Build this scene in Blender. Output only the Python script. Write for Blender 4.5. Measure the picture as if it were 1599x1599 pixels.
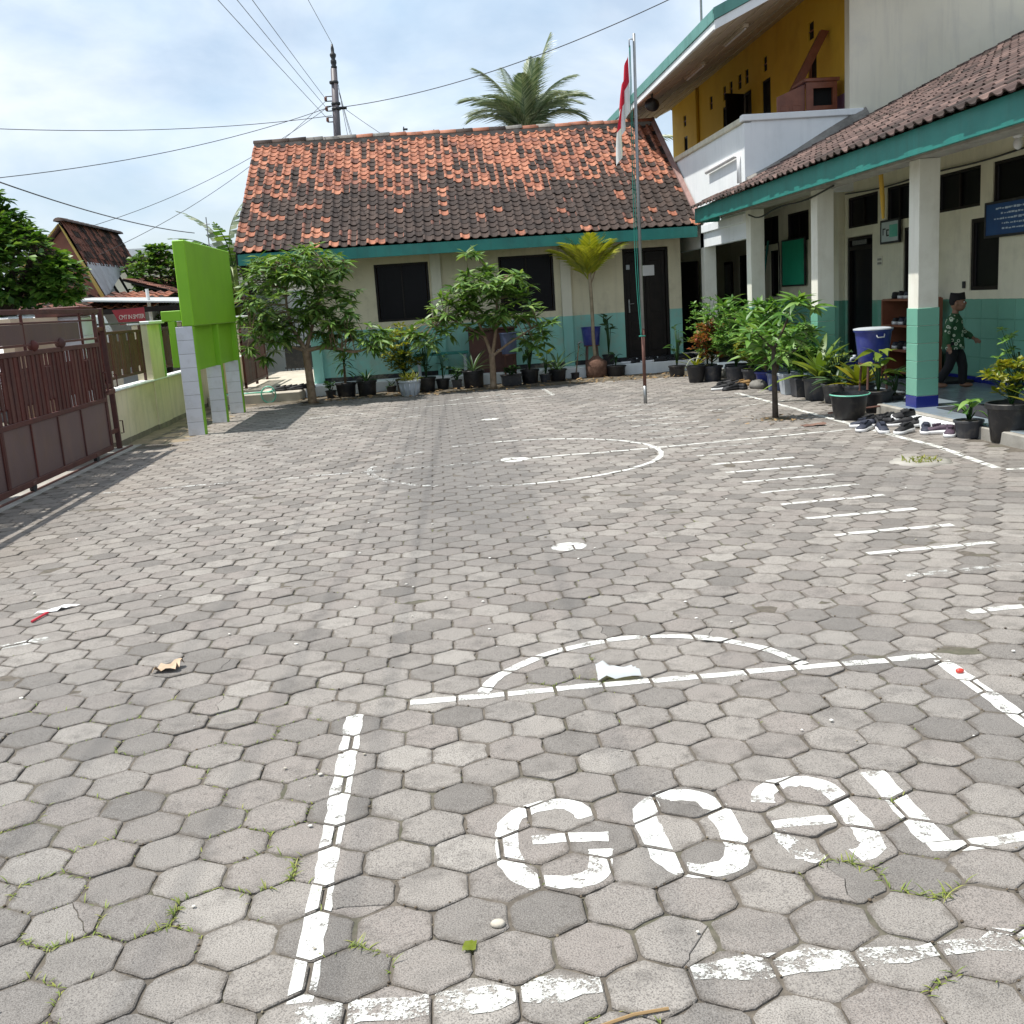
import bpy, math, random
from mathutils import Vector, Matrix, noise

for o in list(bpy.data.objects):
    bpy.data.objects.remove(o)
scene = bpy.context.scene
COL = scene.collection
PI = math.pi
rad = math.radians

# ------------------------------------------------------------------ camera
CAM_H = 1.5717
PITCH, ROLL, YAW = rad(11.4376), rad(-3.7922), rad(3.5099)
fw = Vector((math.sin(YAW)*math.cos(PITCH), math.cos(YAW)*math.cos(PITCH), -math.sin(PITCH)))
r0 = Vector((math.cos(YAW), -math.sin(YAW), 0)); u0 = r0.cross(fw)
cr = math.cos(ROLL)*r0 + math.sin(ROLL)*u0
cu = -math.sin(ROLL)*r0 + math.cos(ROLL)*u0
cam_d = bpy.data.cameras.new('camera'); cam = bpy.data.objects.new('camera', cam_d); COL.objects.link(cam)
cam_d.sensor_width = 36; cam_d.sensor_fit = 'HORIZONTAL'; cam_d.lens = 36*1636.84/1599
cam_d.clip_start = .05; cam_d.clip_end = 3000
m = Matrix((cr, cu, -fw)).transposed().to_4x4(); m.translation = (0, 0, CAM_H)
cam.matrix_world = m
scene.camera = cam

# ------------------------------------------------------------------ sky, sun, exposure
SUN_EL, SUN_AZ = rad(67.5), rad(-89)          # azimuth clockwise from +Y: the sun stands to the left
w = bpy.data.worlds.new('World'); scene.world = w; w.use_nodes = True
nt = w.node_tree; nt.nodes.clear()
def wn(t): return nt.nodes.new(t)
out = wn('ShaderNodeOutputWorld'); bg = wn('ShaderNodeBackground'); bg.inputs['Strength'].default_value = .118
sky = wn('ShaderNodeTexSky'); sky.sky_type = 'NISHITA'; sky.sun_disc = False
sky.sun_elevation = SUN_EL; sky.sun_rotation = SUN_AZ
sky.air_density = 1.0; sky.dust_density = 1.2; sky.ozone_density = 1.5
tc = wn('ShaderNodeTexCoord'); sx = wn('ShaderNodeSeparateXYZ')
nt.links.new(tc.outputs['Generated'], sx.inputs[0])
def wmath(op, a, b=None):
    n = wn('ShaderNodeMath'); n.operation = op
    for i, v in enumerate((a, b)):
        if v is None: continue
        if isinstance(v, (int, float)): n.inputs[i].default_value = v
        else: nt.links.new(v, n.inputs[i])
    return n.outputs[0]
den = wmath('ADD', wmath('MAXIMUM', sx.outputs['Z'], 0.0), .42)
cx = wmath('DIVIDE', sx.outputs['X'], den); cy = wmath('DIVIDE', sx.outputs['Y'], den)
cmb = wn('ShaderNodeCombineXYZ'); nt.links.new(cx, cmb.inputs[0]); nt.links.new(cy, cmb.inputs[1])
cn = wn('ShaderNodeTexNoise'); cn.inputs['Scale'].default_value = 2.3; cn.inputs['Detail'].default_value = 9
cn.inputs['Roughness'].default_value = .55; cn.inputs['Distortion'].default_value = .35
nt.links.new(cmb.outputs[0], cn.inputs['Vector'])
cn2 = wn('ShaderNodeTexNoise'); cn2.inputs['Scale'].default_value = 3.2; cn2.inputs['Detail'].default_value = 7
mp2 = wn('ShaderNodeMapping'); mp2.inputs['Location'].default_value = (7.3, 2.1, 4.4)
nt.links.new(cmb.outputs[0], mp2.inputs[0]); nt.links.new(mp2.outputs[0], cn2.inputs['Vector'])
ramp = wn('ShaderNodeValToRGB'); ramp.color_ramp.elements[0].position = .40; ramp.color_ramp.elements[1].position = .60
ramp.color_ramp.elements[0].color = (.50, .50, .50, 1); ramp.color_ramp.elements[1].color = (.97, .97, .97, 1)
nt.links.new(cn.outputs['Fac'], ramp.inputs[0])
ramp2 = wn('ShaderNodeValToRGB'); ramp2.color_ramp.elements[0].position = .3; ramp2.color_ramp.elements[1].position = .7
ramp2.color_ramp.elements[0].color = (4.6, 5.9, 7.3, 1); ramp2.color_ramp.elements[1].color = (7.6, 8.0, 8.4, 1)
nt.links.new(cn2.outputs['Fac'], ramp2.inputs[0])
mx = wn('ShaderNodeMix'); mx.data_type = 'RGBA'
nt.links.new(ramp.outputs[0], mx.inputs['Factor']); nt.links.new(sky.outputs[0], mx.inputs['A']); nt.links.new(ramp2.outputs[0], mx.inputs['B'])
nt.links.new(mx.outputs['Result'], bg.inputs['Color']); nt.links.new(bg.outputs[0], out.inputs[0])

sd = bpy.data.lights.new('sun', 'SUN'); sd.energy = 4.8; sd.angle = rad(.6); sd.color = (1, .965, .90)
sun = bpy.data.objects.new('sun', sd); COL.objects.link(sun)
sdir = Vector((math.sin(SUN_AZ)*math.cos(SUN_EL), math.cos(SUN_AZ)*math.cos(SUN_EL), math.sin(SUN_EL)))
sun.rotation_euler = (-sdir).to_track_quat('-Z', 'Y').to_euler(); sun.location = sdir*60
vs = scene.view_settings
vs.view_transform = 'Standard'; vs.look = 'None'; vs.exposure = 0.29; vs.gamma = 1; vs.use_curve_mapping = False
scene.render.engine = 'CYCLES'

# ------------------------------------------------------------------ object helpers
WMAT = {}
def wm(o): return WMAT.get(o.name, Matrix.Identity(4))
def setprops(o, label=None, cat=None, group=None, kind=None):
    if label: o['label'] = label
    if cat: o['category'] = cat
    if group: o['group'] = group
    if kind: o['kind'] = kind
    return o
def thing(name, label, cat, loc=(0, 0, 0), rotz=0, group=None):
    o = bpy.data.objects.new(name, None); COL.objects.link(o)
    o.empty_display_size = .1
    o.location = loc; o.rotation_euler = (0, 0, rotz)
    WMAT[o.name] = Matrix.Translation(loc) @ Matrix.Rotation(rotz, 4, 'Z')
    return setprops(o, label, cat, group)
def link_mesh(name, me, parent=None, mw=None, local=False):
    """object with world matrix mw (or, with local, matrix relative to the parent)"""
    o = bpy.data.objects.new(name, me); COL.objects.link(o)
    mw = mw or Matrix.Identity(4)
    if parent is not None:
        o.parent = parent
        if local:
            o.matrix_basis = mw; WMAT[o.name] = wm(parent) @ mw
        else:
            o.matrix_basis = wm(parent).inverted() @ mw; WMAT[o.name] = mw
    else:
        o.matrix_basis = mw; WMAT[o.name] = mw
    return o
def kids(o): return [c for c in o.children]
def copy_tree(o, loc=None, rotz=None, parent=None, label=None, scale=None):
    c = o.copy(); COL.objects.link(c)
    if parent is not None: c.parent = parent
    if loc is not None: c.location = loc
    if rotz is not None: c.rotation_euler = (0, 0, rotz)
    if scale is not None: c.scale = (scale,)*3
    if label: c['label'] = label
    for k in kids(o): copy_tree(k, parent=c)
    return c

class MB:
    def __init__(s): s.v = []; s.f = []; s.mi = []; s.cur = 0
    def add(s, vs, fs, M=None):
        b = len(s.v)
        s.v += [tuple(M @ Vector(p)) if M else tuple(p) for p in vs]
        s.f += [tuple(b+i for i in f) for f in fs]; s.mi += [s.cur]*len(fs)
        return s
    def poly(s, pts): return s.add(pts, [tuple(range(len(pts)))])
    def box(s, x0, x1, y0, y1, z0, z1, bev=0, M=None):
        if bev <= 0:
            vs = [(x, y, z) for z in (z0, z1) for y in (y0, y1) for x in (x0, x1)]
            return s.add(vs, [(0,2,3,1),(4,5,7,6),(0,1,5,4),(2,6,7,3),(0,4,6,2),(1,3,7,5)], M)
        b = min(bev, (x1-x0)*.45, (y1-y0)*.45, (z1-z0)*.45)
        vs = []; idx = {}
        X = (x0, x1); Y = (y0, y1); Z = (z0, z1); sg = (1, -1)
        for i in (0, 1):
            for j in (0, 1):
                for k in (0, 1):
                    for a in range(3):
                        p = [X[i], Y[j], Z[k]]
                        for q, sgn in enumerate((sg[i], sg[j], sg[k])):
                            if q != a: p[q] += sgn*b
                        idx[(i, j, k, a)] = len(vs); vs.append(tuple(p))
        fs = []
        for i in (0, 1):
            q = [idx[(i,0,0,0)], idx[(i,1,0,0)], idx[(i,1,1,0)], idx[(i,0,1,0)]]; fs.append(tuple(q if i else q[::-1]))
            q = [idx[(0,i,0,1)], idx[(0,i,1,1)], idx[(1,i,1,1)], idx[(1,i,0,1)]]; fs.append(tuple(q if i else q[::-1]))
            q = [idx[(0,0,i,2)], idx[(1,0,i,2)], idx[(1,1,i,2)], idx[(0,1,i,2)]]; fs.append(tuple(q if i else q[::-1]))
        for i in (0, 1):
            for j in (0, 1):
                a = (idx[(i,j,0,0)], idx[(i,j,1,0)], idx[(i,j,1,1)], idx[(i,j,0,1)]); fs.append(a)
                a = (idx[(i,0,j,0)], idx[(i,1,j,0)], idx[(i,1,j,2)], idx[(i,0,j,2)]); fs.append(a)
                a = (idx[(0,i,j,1)], idx[(1,i,j,1)], idx[(1,i,j,2)], idx[(0,i,j,2)]); fs.append(a)
                for k in (0, 1): fs.append((idx[(i,j,k,0)], idx[(i,j,k,1)], idx[(i,j,k,2)]))
        return s.add(vs, fs, M)
    def tube(s, pts, r, n=8, cap=True, M=None, flat=1.0):
        pts = [Vector(p) for p in pts]
        if not isinstance(r, (list, tuple)): r = [r]*len(pts)
        vs = []; fs = []; prev = None
        for i, p in enumerate(pts):
            t = (pts[min(i+1, len(pts)-1)] - pts[max(i-1, 0)])
            if t.length < 1e-9: t = Vector((0, 0, 1))
            t.normalize()
            if prev is None:
                a = Vector((0, 0, 1)) if abs(t.z) < .9 else Vector((1, 0, 0))
                u = t.cross(a).normalized()
            else:
                u = (prev - t*prev.dot(t)).normalized()
            prev = u; v = t.cross(u)
            for k in range(n):
                an = 2*PI*k/n
                vs.append(p + r[i]*(math.cos(an)*u + math.sin(an)*v*flat))
        for i in range(len(pts)-1):
            for k in range(n):
                fs.append((i*n+k, i*n+(k+1) % n, (i+1)*n+(k+1) % n, (i+1)*n+k))
        if cap:
            fs.append(tuple(range(n-1, -1, -1))); fs.append(tuple((len(pts)-1)*n+k for k in range(n)))
        return s.add(vs, fs, M)
    def lathe(s, prof, n=20, c=(0, 0, 0), M=None, sq=0):
        vs = []; fs = []
        for r, z in prof:
            for k in range(n):
                a = 2*PI*(k+.5)/n; x, y = math.cos(a), math.sin(a)
                if sq:
                    q = 1/max(abs(x), abs(y)); q = 1+(q-1)*sq; x *= q; y *= q
                vs.append((c[0]+r*x, c[1]+r*y, c[2]+z))
        for i in range(len(prof)-1):
            for k in range(n):
                fs.append((i*n+k, i*n+(k+1) % n, (i+1)*n+(k+1) % n, (i+1)*n+k))
        if prof[0][0] > 1e-4: fs.append(tuple(range(n-1, -1, -1)))
        if prof[-1][0] > 1e-4: fs.append(tuple((len(prof)-1)*n+k for k in range(n)))
        return s.add(vs, fs, M)
    def ball(s, c, r, nu=12, nv=8, M=None):
        if not isinstance(r, (list, tuple)): r = (r,)*3
        vs = [(c[0], c[1], c[2]-r[2])]; fs = []
        for j in range(1, nv):
            t = PI*j/nv
            for k in range(nu):
                a = 2*PI*k/nu
                vs.append((c[0]+r[0]*math.sin(t)*math.cos(a), c[1]+r[1]*math.sin(t)*math.sin(a), c[2]-r[2]*math.cos(t)))
        vs.append((c[0], c[1], c[2]+r[2])); L = len(vs)-1
        for k in range(nu):
            fs.append((0, 1+(k+1) % nu, 1+k)); fs.append((L, L-nu+k, L-nu+(k+1) % nu))
            for j in range(nv-2):
                fs.append((1+j*nu+k, 1+j*nu+(k+1) % nu, 1+(j+1)*nu+(k+1) % nu, 1+(j+1)*nu+k))
        return s.add(vs, fs, M)
    def prism(s, pts, ext):
        """closed polygon pts (3d) extruded by vector ext"""
        n = len(pts); e = Vector(ext)
        vs = [Vector(p) for p in pts] + [Vector(p)+e for p in pts]
        fs = [tuple(range(n-1, -1, -1)), tuple(range(n, 2*n))] + [(i, (i+1) % n, n+(i+1) % n, n+i) for i in range(n)]
        return s.add(vs, fs)
    def mesh(s, name, mats, smooth=False):
        me = bpy.data.meshes.new(name); me.from_pydata(s.v, [], s.f)
        if not isinstance(mats, (list, tuple)): mats = [mats]
        for mt in mats: me.materials.append(mt)
        if len(mats) > 1: me.polygons.foreach_set('material_index', s.mi)
        if smooth: me.polygons.foreach_set('use_smooth', [True]*len(me.polygons))
        me.update(); return me
    def build(s, name, mats, parent=None, smooth=False, kind=None, label=None, local=False, cat=None, group=None, mw=None):
        o = link_mesh(name, s.mesh(name, mats, smooth), parent, mw, local)
        return setprops(o, label, cat, group, kind)

def smooth_angle(o, deg=40):
    me = o.data
    me.polygons.foreach_set('use_smooth', [True]*len(me.polygons))
    try: me.set_sharp_from_angle(angle=rad(deg))
    except Exception: pass
    return o

# ------------------------------------------------------------------ materials
MATS = {}
def pmat(name, cols, scale=5.0, rough=.75, bump=.0, bscale=80, isl=0.0, streak=None, spec=.5, metal=0.0, dirt=None, wob=.0, transl=0.0, rvar=.0, tone=None, damp=False, objpos=False):
    """procedural material. cols: colours of a noise ramp; isl: value change per piece; streak=(colour, amount) vertical runs;
    dirt=(colour, amount, scale) blotches; tone=[(z, cols), ...] paint bands by height, lowest first"""
    mt = bpy.data.materials.new(name); mt.use_nodes = True; MATS[name] = mt
    t = mt.node_tree; N = t.nodes; Lk = t.links; bs = N['Principled BSDF']; o = N['Material Output']
    def new(k): return N.new(k)
    def mth(op, a, b=None):
        n = new('ShaderNodeMath'); n.operation = op
        for i, v in enumerate((a, b)):
            if v is None: continue
            if isinstance(v, (int, float)): n.inputs[i].default_value = v
            else: Lk.new(v, n.inputs[i])
        return n.outputs[0]
    def mix(f, a, b, mode='MIX'):
        n = new('ShaderNodeMix'); n.data_type = 'RGBA'; n.blend_type = mode
        for k, v in (('Factor', f), ('A', a), ('B', b)):
            if isinstance(v, (int, float)): n.inputs[k].default_value = v
            elif isinstance(v, tuple): n.inputs[k].default_value = (*v[:3], 1)
            else: Lk.new(v, n.inputs[k])
        return n.outputs['Result']
    geo = new('ShaderNodeNewGeometry')
    if objpos:
        tcn = new('ShaderNodeTexCoord'); pos = tcn.outputs['Object']
    else: pos = geo.outputs['Position']
    def nz(sc, det=5, rgh=.55, st=None, loc=None):
        n = new('ShaderNodeTexNoise'); n.inputs['Scale'].default_value = sc; n.inputs['Detail'].default_value = det; n.inputs['Roughness'].default_value = rgh
        if st or loc:
            mp = new('ShaderNodeMapping'); mp.inputs['Scale'].default_value = st or (1, 1, 1); mp.inputs['Location'].default_value = loc or (0, 0, 0)
            Lk.new(pos, mp.inputs[0]); Lk.new(mp.outputs[0], n.inputs['Vector'])
        else: Lk.new(pos, n.inputs['Vector'])
        return n.outputs['Fac']
    def rampc(fac, cs, lo=.3, hi=.7):
        r = new('ShaderNodeValToRGB'); e = r.color_ramp.elements
        e[0].position = lo; e[1].position = hi; e[0].color = (*cs[0], 1); e[1].color = (*cs[-1], 1)
        for i, c in enumerate(cs[1:-1]):
            q = e.new(lo+(hi-lo)*(i+1)/(len(cs)-1)); q.color = (*c, 1)
        Lk.new(fac, r.inputs[0]); return r.outputs[0]
    rnd = None
    if isl or rvar:
        oi = new('ShaderNodeObjectInfo')
        rnd = mth('FRACT', mth('ADD', geo.outputs['Random Per Island'], oi.outputs['Random']))
    base_noise = nz(scale)
    if len(cols) == 1: cols = [tuple(c*.93 for c in cols[0]), tuple(min(1, c*1.07) for c in cols[0])]
    if isl:
        fac = mth('ADD', mth('MULTIPLY', base_noise, 1-isl), mth('MULTIPLY', rnd, isl))
        lo, hi = .3-.3*isl, .7+.3*isl
        col = rampc(fac, cols, lo, hi)
    else: col = rampc(base_noise, cols)
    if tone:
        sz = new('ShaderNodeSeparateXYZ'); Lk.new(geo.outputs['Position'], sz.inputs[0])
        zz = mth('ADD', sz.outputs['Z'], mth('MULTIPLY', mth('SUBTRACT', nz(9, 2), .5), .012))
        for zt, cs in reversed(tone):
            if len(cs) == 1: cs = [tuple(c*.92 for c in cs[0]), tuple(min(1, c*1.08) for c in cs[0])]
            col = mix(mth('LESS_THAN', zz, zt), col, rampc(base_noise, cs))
    if dirt:
        r = rampc(nz(dirt[2], 7, .65, loc=(3.1, 9.2, 1.7)), [(0, 0, 0), (1, 1, 1)], .5, .72)
        col = mix(mth('MULTIPLY', r, dirt[1]), col, dirt[0])
    if streak:
        r = rampc(nz(7, 6, .6, st=(1, 1, .09)), [(0, 0, 0), (1, 1, 1)], .5, .75)
        col = mix(mth('MULTIPLY', r, streak[1]), col, streak[0])
    if damp:
        big = rampc(nz(.42, 5, .6, st=(1.5, .45, 1)), [(0, 0, 0), (1, 1, 1)], .5, .64)
        col = mix(mth('MULTIPLY', big, .42), col, (.105, .10, .096))
        sx_ = new('ShaderNodeSeparateXYZ'); Lk.new(geo.outputs['Position'], sx_.inputs[0])
        wobx = mth('MULTIPLY', mth('SUBTRACT', nz(1.3, 4), .5), 1.3)
        dx_ = mth('ABSOLUTE', mth('SUBTRACT', mth('ADD', sx_.outputs['X'], wobx), .1))
        band = rampc(dx_, [(1, 1, 1), (0, 0, 0)], .35, .95)
        yr = rampc(mth('MULTIPLY', sx_.outputs['Y'], .05), [(0, 0, 0), (1, 1, 1)], .25, .42)
        tyre = mth('ADD', .45, mth('MULTIPLY', nz(6, 4, .6, st=(1, .06, 1)), .8))
        col = mix(mth('MULTIPLY', mth('MULTIPLY', mth('MULTIPLY', band, yr), tyre), .85), col, (.095, .089, .084))
        tan = rampc(mth('ADD', mth('MULTIPLY', sx_.outputs['X'], -.2), mth('MULTIPLY', mth('SUBTRACT', nz(1.1, 5, .6, loc=(9, 1, 0)), .5), .5)), [(0, 0, 0), (1, 1, 1)], .50, .80)
        col = mix(mth('MULTIPLY', tan, .40), col, (.26, .205, .145))
        fine = rampc(nz(420, 2), [(0, 0, 0), (1, 1, 1)], .38, .66)
        col = mix(mth('MULTIPLY', fine, .42), col, (.42, .40, .375))
        fine2 = rampc(nz(230, 3, loc=(5, 5, 5)), [(0, 0, 0), (1, 1, 1)], .50, .62)
        col = mix(mth('MULTIPLY', fine2, .68), col, (.085, .076, .07))
        # dirt creeping in from the joints of the hexagonal lattice
        def vm(op, a, b=None, c=None):
            n = new('ShaderNodeVectorMath'); n.operation = op
            for i, v in enumerate((a, b, c)):
                if v is None: continue
                if isinstance(v, tuple): n.inputs[i].default_value = v
                else: Lk.new(v, n.inputs[i])
            return n
        p_ = vm('ADD', geo.outputs['Position'], (.1256, -3.338, 0)).outputs[0]
        H_ = (.1, .173205, 5)
        wa = vm('WRAP', p_, H_, (-.1, -.173205, -5)).outputs[0]
        wb_ = vm('WRAP', vm('SUBTRACT', p_, (.1, .173205, 0)).outputs[0], H_, (-.1, -.173205, -5)).outputs[0]
        flat = lambda v: vm('MULTIPLY', v, (1, 1, 0)).outputs[0]
        wa, wb_ = flat(wa), flat(wb_)
        la, lb = vm('LENGTH', wa).outputs['Value'], vm('LENGTH', wb_).outputs['Value']
        mv = new('ShaderNodeMix'); mv.data_type = 'VECTOR'; Lk.new(mth('LESS_THAN', la, lb), mv.inputs['Factor']); Lk.new(wb_, mv.inputs['A']); Lk.new(wa, mv.inputs['B'])
        ab = vm('ABSOLUTE', mv.outputs['Result']).outputs[0]
        s3 = new('ShaderNodeSeparateXYZ'); Lk.new(ab, s3.inputs[0])
        hexd = mth('MAXIMUM', s3.outputs['X'], vm('DOT_PRODUCT', ab, (.5, .8660254, 0)).outputs['Value'])
        edge = mth('SUBTRACT', .1, hexd)
        em = rampc(mth('ADD', edge, mth('MULTIPLY', mth('SUBTRACT', nz(13, 7, .7, loc=(4, 3, 2)), .5), .11)), [(1, 1, 1), (0, 0, 0)], .000, .018)
        col = mix(mth('MULTIPLY', em, .55), col, (.10, .084, .068))
        spot = rampc(nz(26, 6, .7, loc=(2, 7, 5)), [(0, 0, 0), (1, 1, 1)], .60, .68)
        col = mix(mth('MULTIPLY', spot, .6), col, (.09, .08, .07))
    Lk.new(col, bs.inputs['Base Color'])
    bs.inputs['Roughness'].default_value = rough; bs.inputs['Metallic'].default_value = metal
    bs.inputs['Specular IOR Level'].default_value = spec
    if bump:
        b = new('ShaderNodeBump'); b.inputs['Strength'].default_value = min(1, bump); b.inputs['Distance'].default_value = .004 if bump <= 1 else .004*bump
        Lk.new(nz(bscale, 4), b.inputs['Height']); Lk.new(b.outputs[0], bs.inputs['Normal'])
    if transl:
        tr = new('ShaderNodeBsdfTranslucent'); Lk.new(mix(1.0, col, (1.0, 1.0, .45), 'MULTIPLY'), tr.inputs['Color'])
        ms = new('ShaderNodeMixShader'); ms.inputs[0].default_value = transl
        Lk.new(bs.outputs[0], ms.inputs[1]); Lk.new(tr.outputs[0], ms.inputs[2]); Lk.new(ms.outputs[0], o.inputs['Surface'])
    return mt

def paint_mat(name, wear, col=(.80, .80, .76)):
    mt = pmat(name, [tuple(c*.9 for c in col), col], scale=14, rough=.7, bump=.35, bscale=240)
    t = mt.node_tree; N = t.nodes; Lk = t.links; bs = N['Principled BSDF']; o = N['Material Output']
    geo = N.new('ShaderNodeNewGeometry')
    def nz(sc, loc):
        mp = N.new('ShaderNodeMapping'); mp.inputs['Location'].default_value = loc
        Lk.new(geo.outputs['Position'], mp.inputs[0])
        n = N.new('ShaderNodeTexNoise'); n.inputs['Scale'].default_value = sc; n.inputs['Detail'].default_value = 8; n.inputs['Roughness'].default_value = .72
        Lk.new(mp.outputs[0], n.inputs['Vector']); return n.outputs['Fac']
    a = N.new('ShaderNodeMath'); a.operation = 'MULTIPLY_ADD'
    Lk.new(nz(11, (1, 4, 0)), a.inputs[0]); a.inputs[1].default_value = 1.15
    s2 = N.new('ShaderNodeMath'); s2.operation = 'MULTIPLY'; Lk.new(nz(130, (3, 2, 0)), s2.inputs[0]); s2.inputs[1].default_value = .75
    Lk.new(s2.outputs[0], a.inputs[2])
    r = N.new('ShaderNodeValToRGB'); e = r.color_ramp.elements
    e[0].position = max(0, wear-.05); e[1].position = wear+.07; e[0].color = (0, 0, 0, 1); e[1].color = (1, 1, 1, 1)
    Lk.new(a.outputs[0], r.inputs[0])
    tr = N.new('ShaderNodeBsdfTransparent'); ms = N.new('ShaderNodeMixShader')
    Lk.new(r.outputs[0], ms.inputs[0]); Lk.new(tr.outputs[0], ms.inputs[1]); Lk.new(bs.outputs[0], ms.inputs[2]); Lk.new(ms.outputs[0], o.inputs['Surface'])
    return mt

M_PAVER = pmat('paver_concrete', [(.105,.094,.083), (.19,.171,.152), (.25,.216,.192), (.24,.217,.193), (.285,.257,.228), (.36,.332,.297)], scale=9, rough=.9, bump=1.4, bscale=190, isl=.80, damp=True, dirt=((.085,.073,.062), .8, 7))
M_JOINT = pmat('joint_sand', [(.075,.064,.051), (.15,.128,.103)], scale=30, rough=.95, bump=1, bscale=120, dirt=((.06,.075,.03), .6, 3))
M_SOIL = pmat('soil', [(.05,.042,.03), (.12,.098,.07), (.17,.15,.12)], scale=7, rough=.95, bump=2.5, bscale=40, dirt=((.05,.055,.025), .6, 2))
M_SOIL2 = pmat('sandy_soil', [(.20,.155,.10), (.30,.24,.165)], scale=6, rough=.95, bump=2, bscale=40, dirt=((.10,.085,.055), .7, 3))
M_GROUND = pmat('outer_ground', [(.12,.10,.075), (.17,.15,.11)], scale=2, rough=.95, bump=1, bscale=20, dirt=((.06,.09,.03), .8, .4))
M_CONC = pmat('concrete', [(.28,.265,.235), (.40,.38,.34)], scale=5, rough=.85, bump=.8, bscale=90, dirt=((.16,.14,.11), .6, 2.5))
M_SLAB = pmat('pale_concrete', [(.46,.42,.35), (.58,.53,.45)], scale=3, rough=.85, bump=.5, bscale=90, dirt=((.3,.26,.2), .5, 1.8))
M_PAINT = paint_mat('court_paint', .845, (.68, .68, .64)); M_PAINT_W = paint_mat('court_paint_worn', .945, (.64, .64, .60)); M_PAINT_F = paint_mat('court_paint_faint', 1.03, (.60, .60, .57))
M_BACKWALL = pmat('back_wall_paint', [(.66,.60,.42), (.73,.67,.48)], scale=2, rough=.75, bump=.25, bscale=60, dirt=((.45,.40,.27), .5, 3), streak=((.36,.33,.24), .35),
                  tone=[(.20, [(.62,.62,.58)]), (.29, [(.02,.02,.025)]), (1.18, [(.27,.56,.48)])])
M_BACKCOL = pmat('back_column_paint', [(.66,.63,.50), (.72,.69,.56)], scale=2, rough=.75, bump=.25, bscale=60, streak=((.4,.38,.3), .3), tone=[(1.18, [(.24,.52,.45)])])
M_RWALL = pmat('porch_wall_paint', [(.72,.68,.51), (.79,.75,.58)], scale=2, rough=.7, bump=.2, bscale=60, dirt=((.5,.47,.36), .45, 2.2), streak=((.45,.42,.33), .25), tone=[(1.19, [(.10,.32,.22)])])
M_RCOL = pmat('porch_column_paint', [(.74,.73,.64), (.80,.79,.70)], scale=2, rough=.7, bump=.2, bscale=60, streak=((.5,.47,.38), .3), dirt=((.58,.55,.45), .4, 4))
M_GTILE = pmat('green_glazed_tile', [(.15,.37,.275), (.19,.44,.335)], scale=5, rough=.25, isl=.5, dirt=((.16,.36,.28), .4, 6))
M_BTILE = pmat('blue_glazed_tile', [(.012,.018,.16), (.018,.03,.22)], scale=5, rough=.2, isl=.5)
M_FTILE = pmat('porch_floor_tile', [(.22,.27,.31), (.27,.32,.36)], scale=4, rough=.22, isl=.4, dirt=((.16,.17,.17), .5, 3))
M_WTILE = pmat('white_glazed_tile', [(.60,.62,.66), (.70,.72,.75)], scale=6, rough=.25, isl=.5, dirt=((.42,.42,.40), .4, 7))
M_GROUT = pmat('grout', [(.33,.33,.32), (.42,.42,.40)], scale=20, rough=.9)
M_TEAL = pmat('teal_fascia_paint', [(.012,.17,.145), (.02,.215,.18)], scale=3, rough=.5, bump=.2, bscale=50, streak=((.02,.10,.085), .5), dirt=((.06,.24,.2), .3, 8))
M_TEALROOF = pmat('green_metal_edge', [(.08,.25,.21), (.11,.30,.26)], scale=3, rough=.5, streak=((.05,.14,.12), .5))
M_TN = pmat('terracotta_tile_new', [(.22,.075,.04), (.34,.125,.068), (.44,.19,.11)], scale=14, rough=.8, bump=.5, bscale=90, isl=.55, dirt=((.06,.034,.028), .9, 8))
M_TM = pmat('terracotta_tile_mid', [(.10,.042,.03), (.19,.075,.05), (.28,.12,.08)], scale=14, rough=.85, bump=.6, bscale=90, isl=.6, dirt=((.035,.024,.02), .8, 9))
M_TO = pmat('terracotta_tile_old', [(.017,.010,.0075), (.036,.0215,.016), (.065,.041,.031)], scale=14, rough=.85, bump=.6, bscale=90, isl=.6, dirt=((.07,.054,.047), .35, 9))
M_TB = pmat('terracotta_tile_brown', [(.05,.029,.025), (.10,.06,.05), (.19,.12,.10)], scale=14, rough=.85, bump=.6, bscale=90, isl=.7, dirt=((.06,.045,.04), .7, 6))
M_MORTAR = pmat('mortar', [(.15,.14,.125), (.28,.265,.24)], scale=6, rough=.9, bump=1, bscale=60, dirt=((.06,.055,.05), .7, 3))
M_WHITE = pmat('white_plaster', [(.76,.79,.80), (.82,.84,.84)], scale=1.5, rough=.7, bump=.25, bscale=50, streak=((.55,.57,.57), .3), dirt=((.64,.67,.68), .35, 2.5))
M_CREAM = pmat('cream_plaster', [(.68,.65,.52), (.76,.73,.60)], scale=.9, rough=.75, bump=.25, bscale=50, streak=((.50,.48,.42), .45), dirt=((.56,.55,.50), .5, 1.2))
M_COPING = pmat('coping_plaster', [(.58,.55,.43), (.66,.63,.50)], scale=3, rough=.8, streak=((.3,.29,.25), .5))
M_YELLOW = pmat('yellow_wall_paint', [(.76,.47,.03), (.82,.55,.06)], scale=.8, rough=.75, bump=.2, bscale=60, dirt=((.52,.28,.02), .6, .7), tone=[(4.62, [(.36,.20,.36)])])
M_SOFFIT = pmat('soffit_board', [(.52,.45,.34), (.60,.53,.41)], scale=2, rough=.75, streak=((.25,.2,.14), .3), dirt=((.3,.25,.17), .5, 1.5))
M_DARKWOOD = pmat('dark_timber', [(.008,.006,.005), (.016,.012,.010)], scale=6, rough=.5, spec=.25, bump=.2, streak=((.03,.02,.015), .4))
M_BROWNWOOD = pmat('brown_timber', [(.20,.065,.035), (.29,.10,.055)], scale=6, rough=.4, bump=.2, streak=((.08,.03,.02), .5))
M_REDWOOD = pmat('dark_red_timber', [(.07,.025,.018), (.11,.042,.03)], scale=6, rough=.5, streak=((.04,.018,.014), .5))
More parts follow.
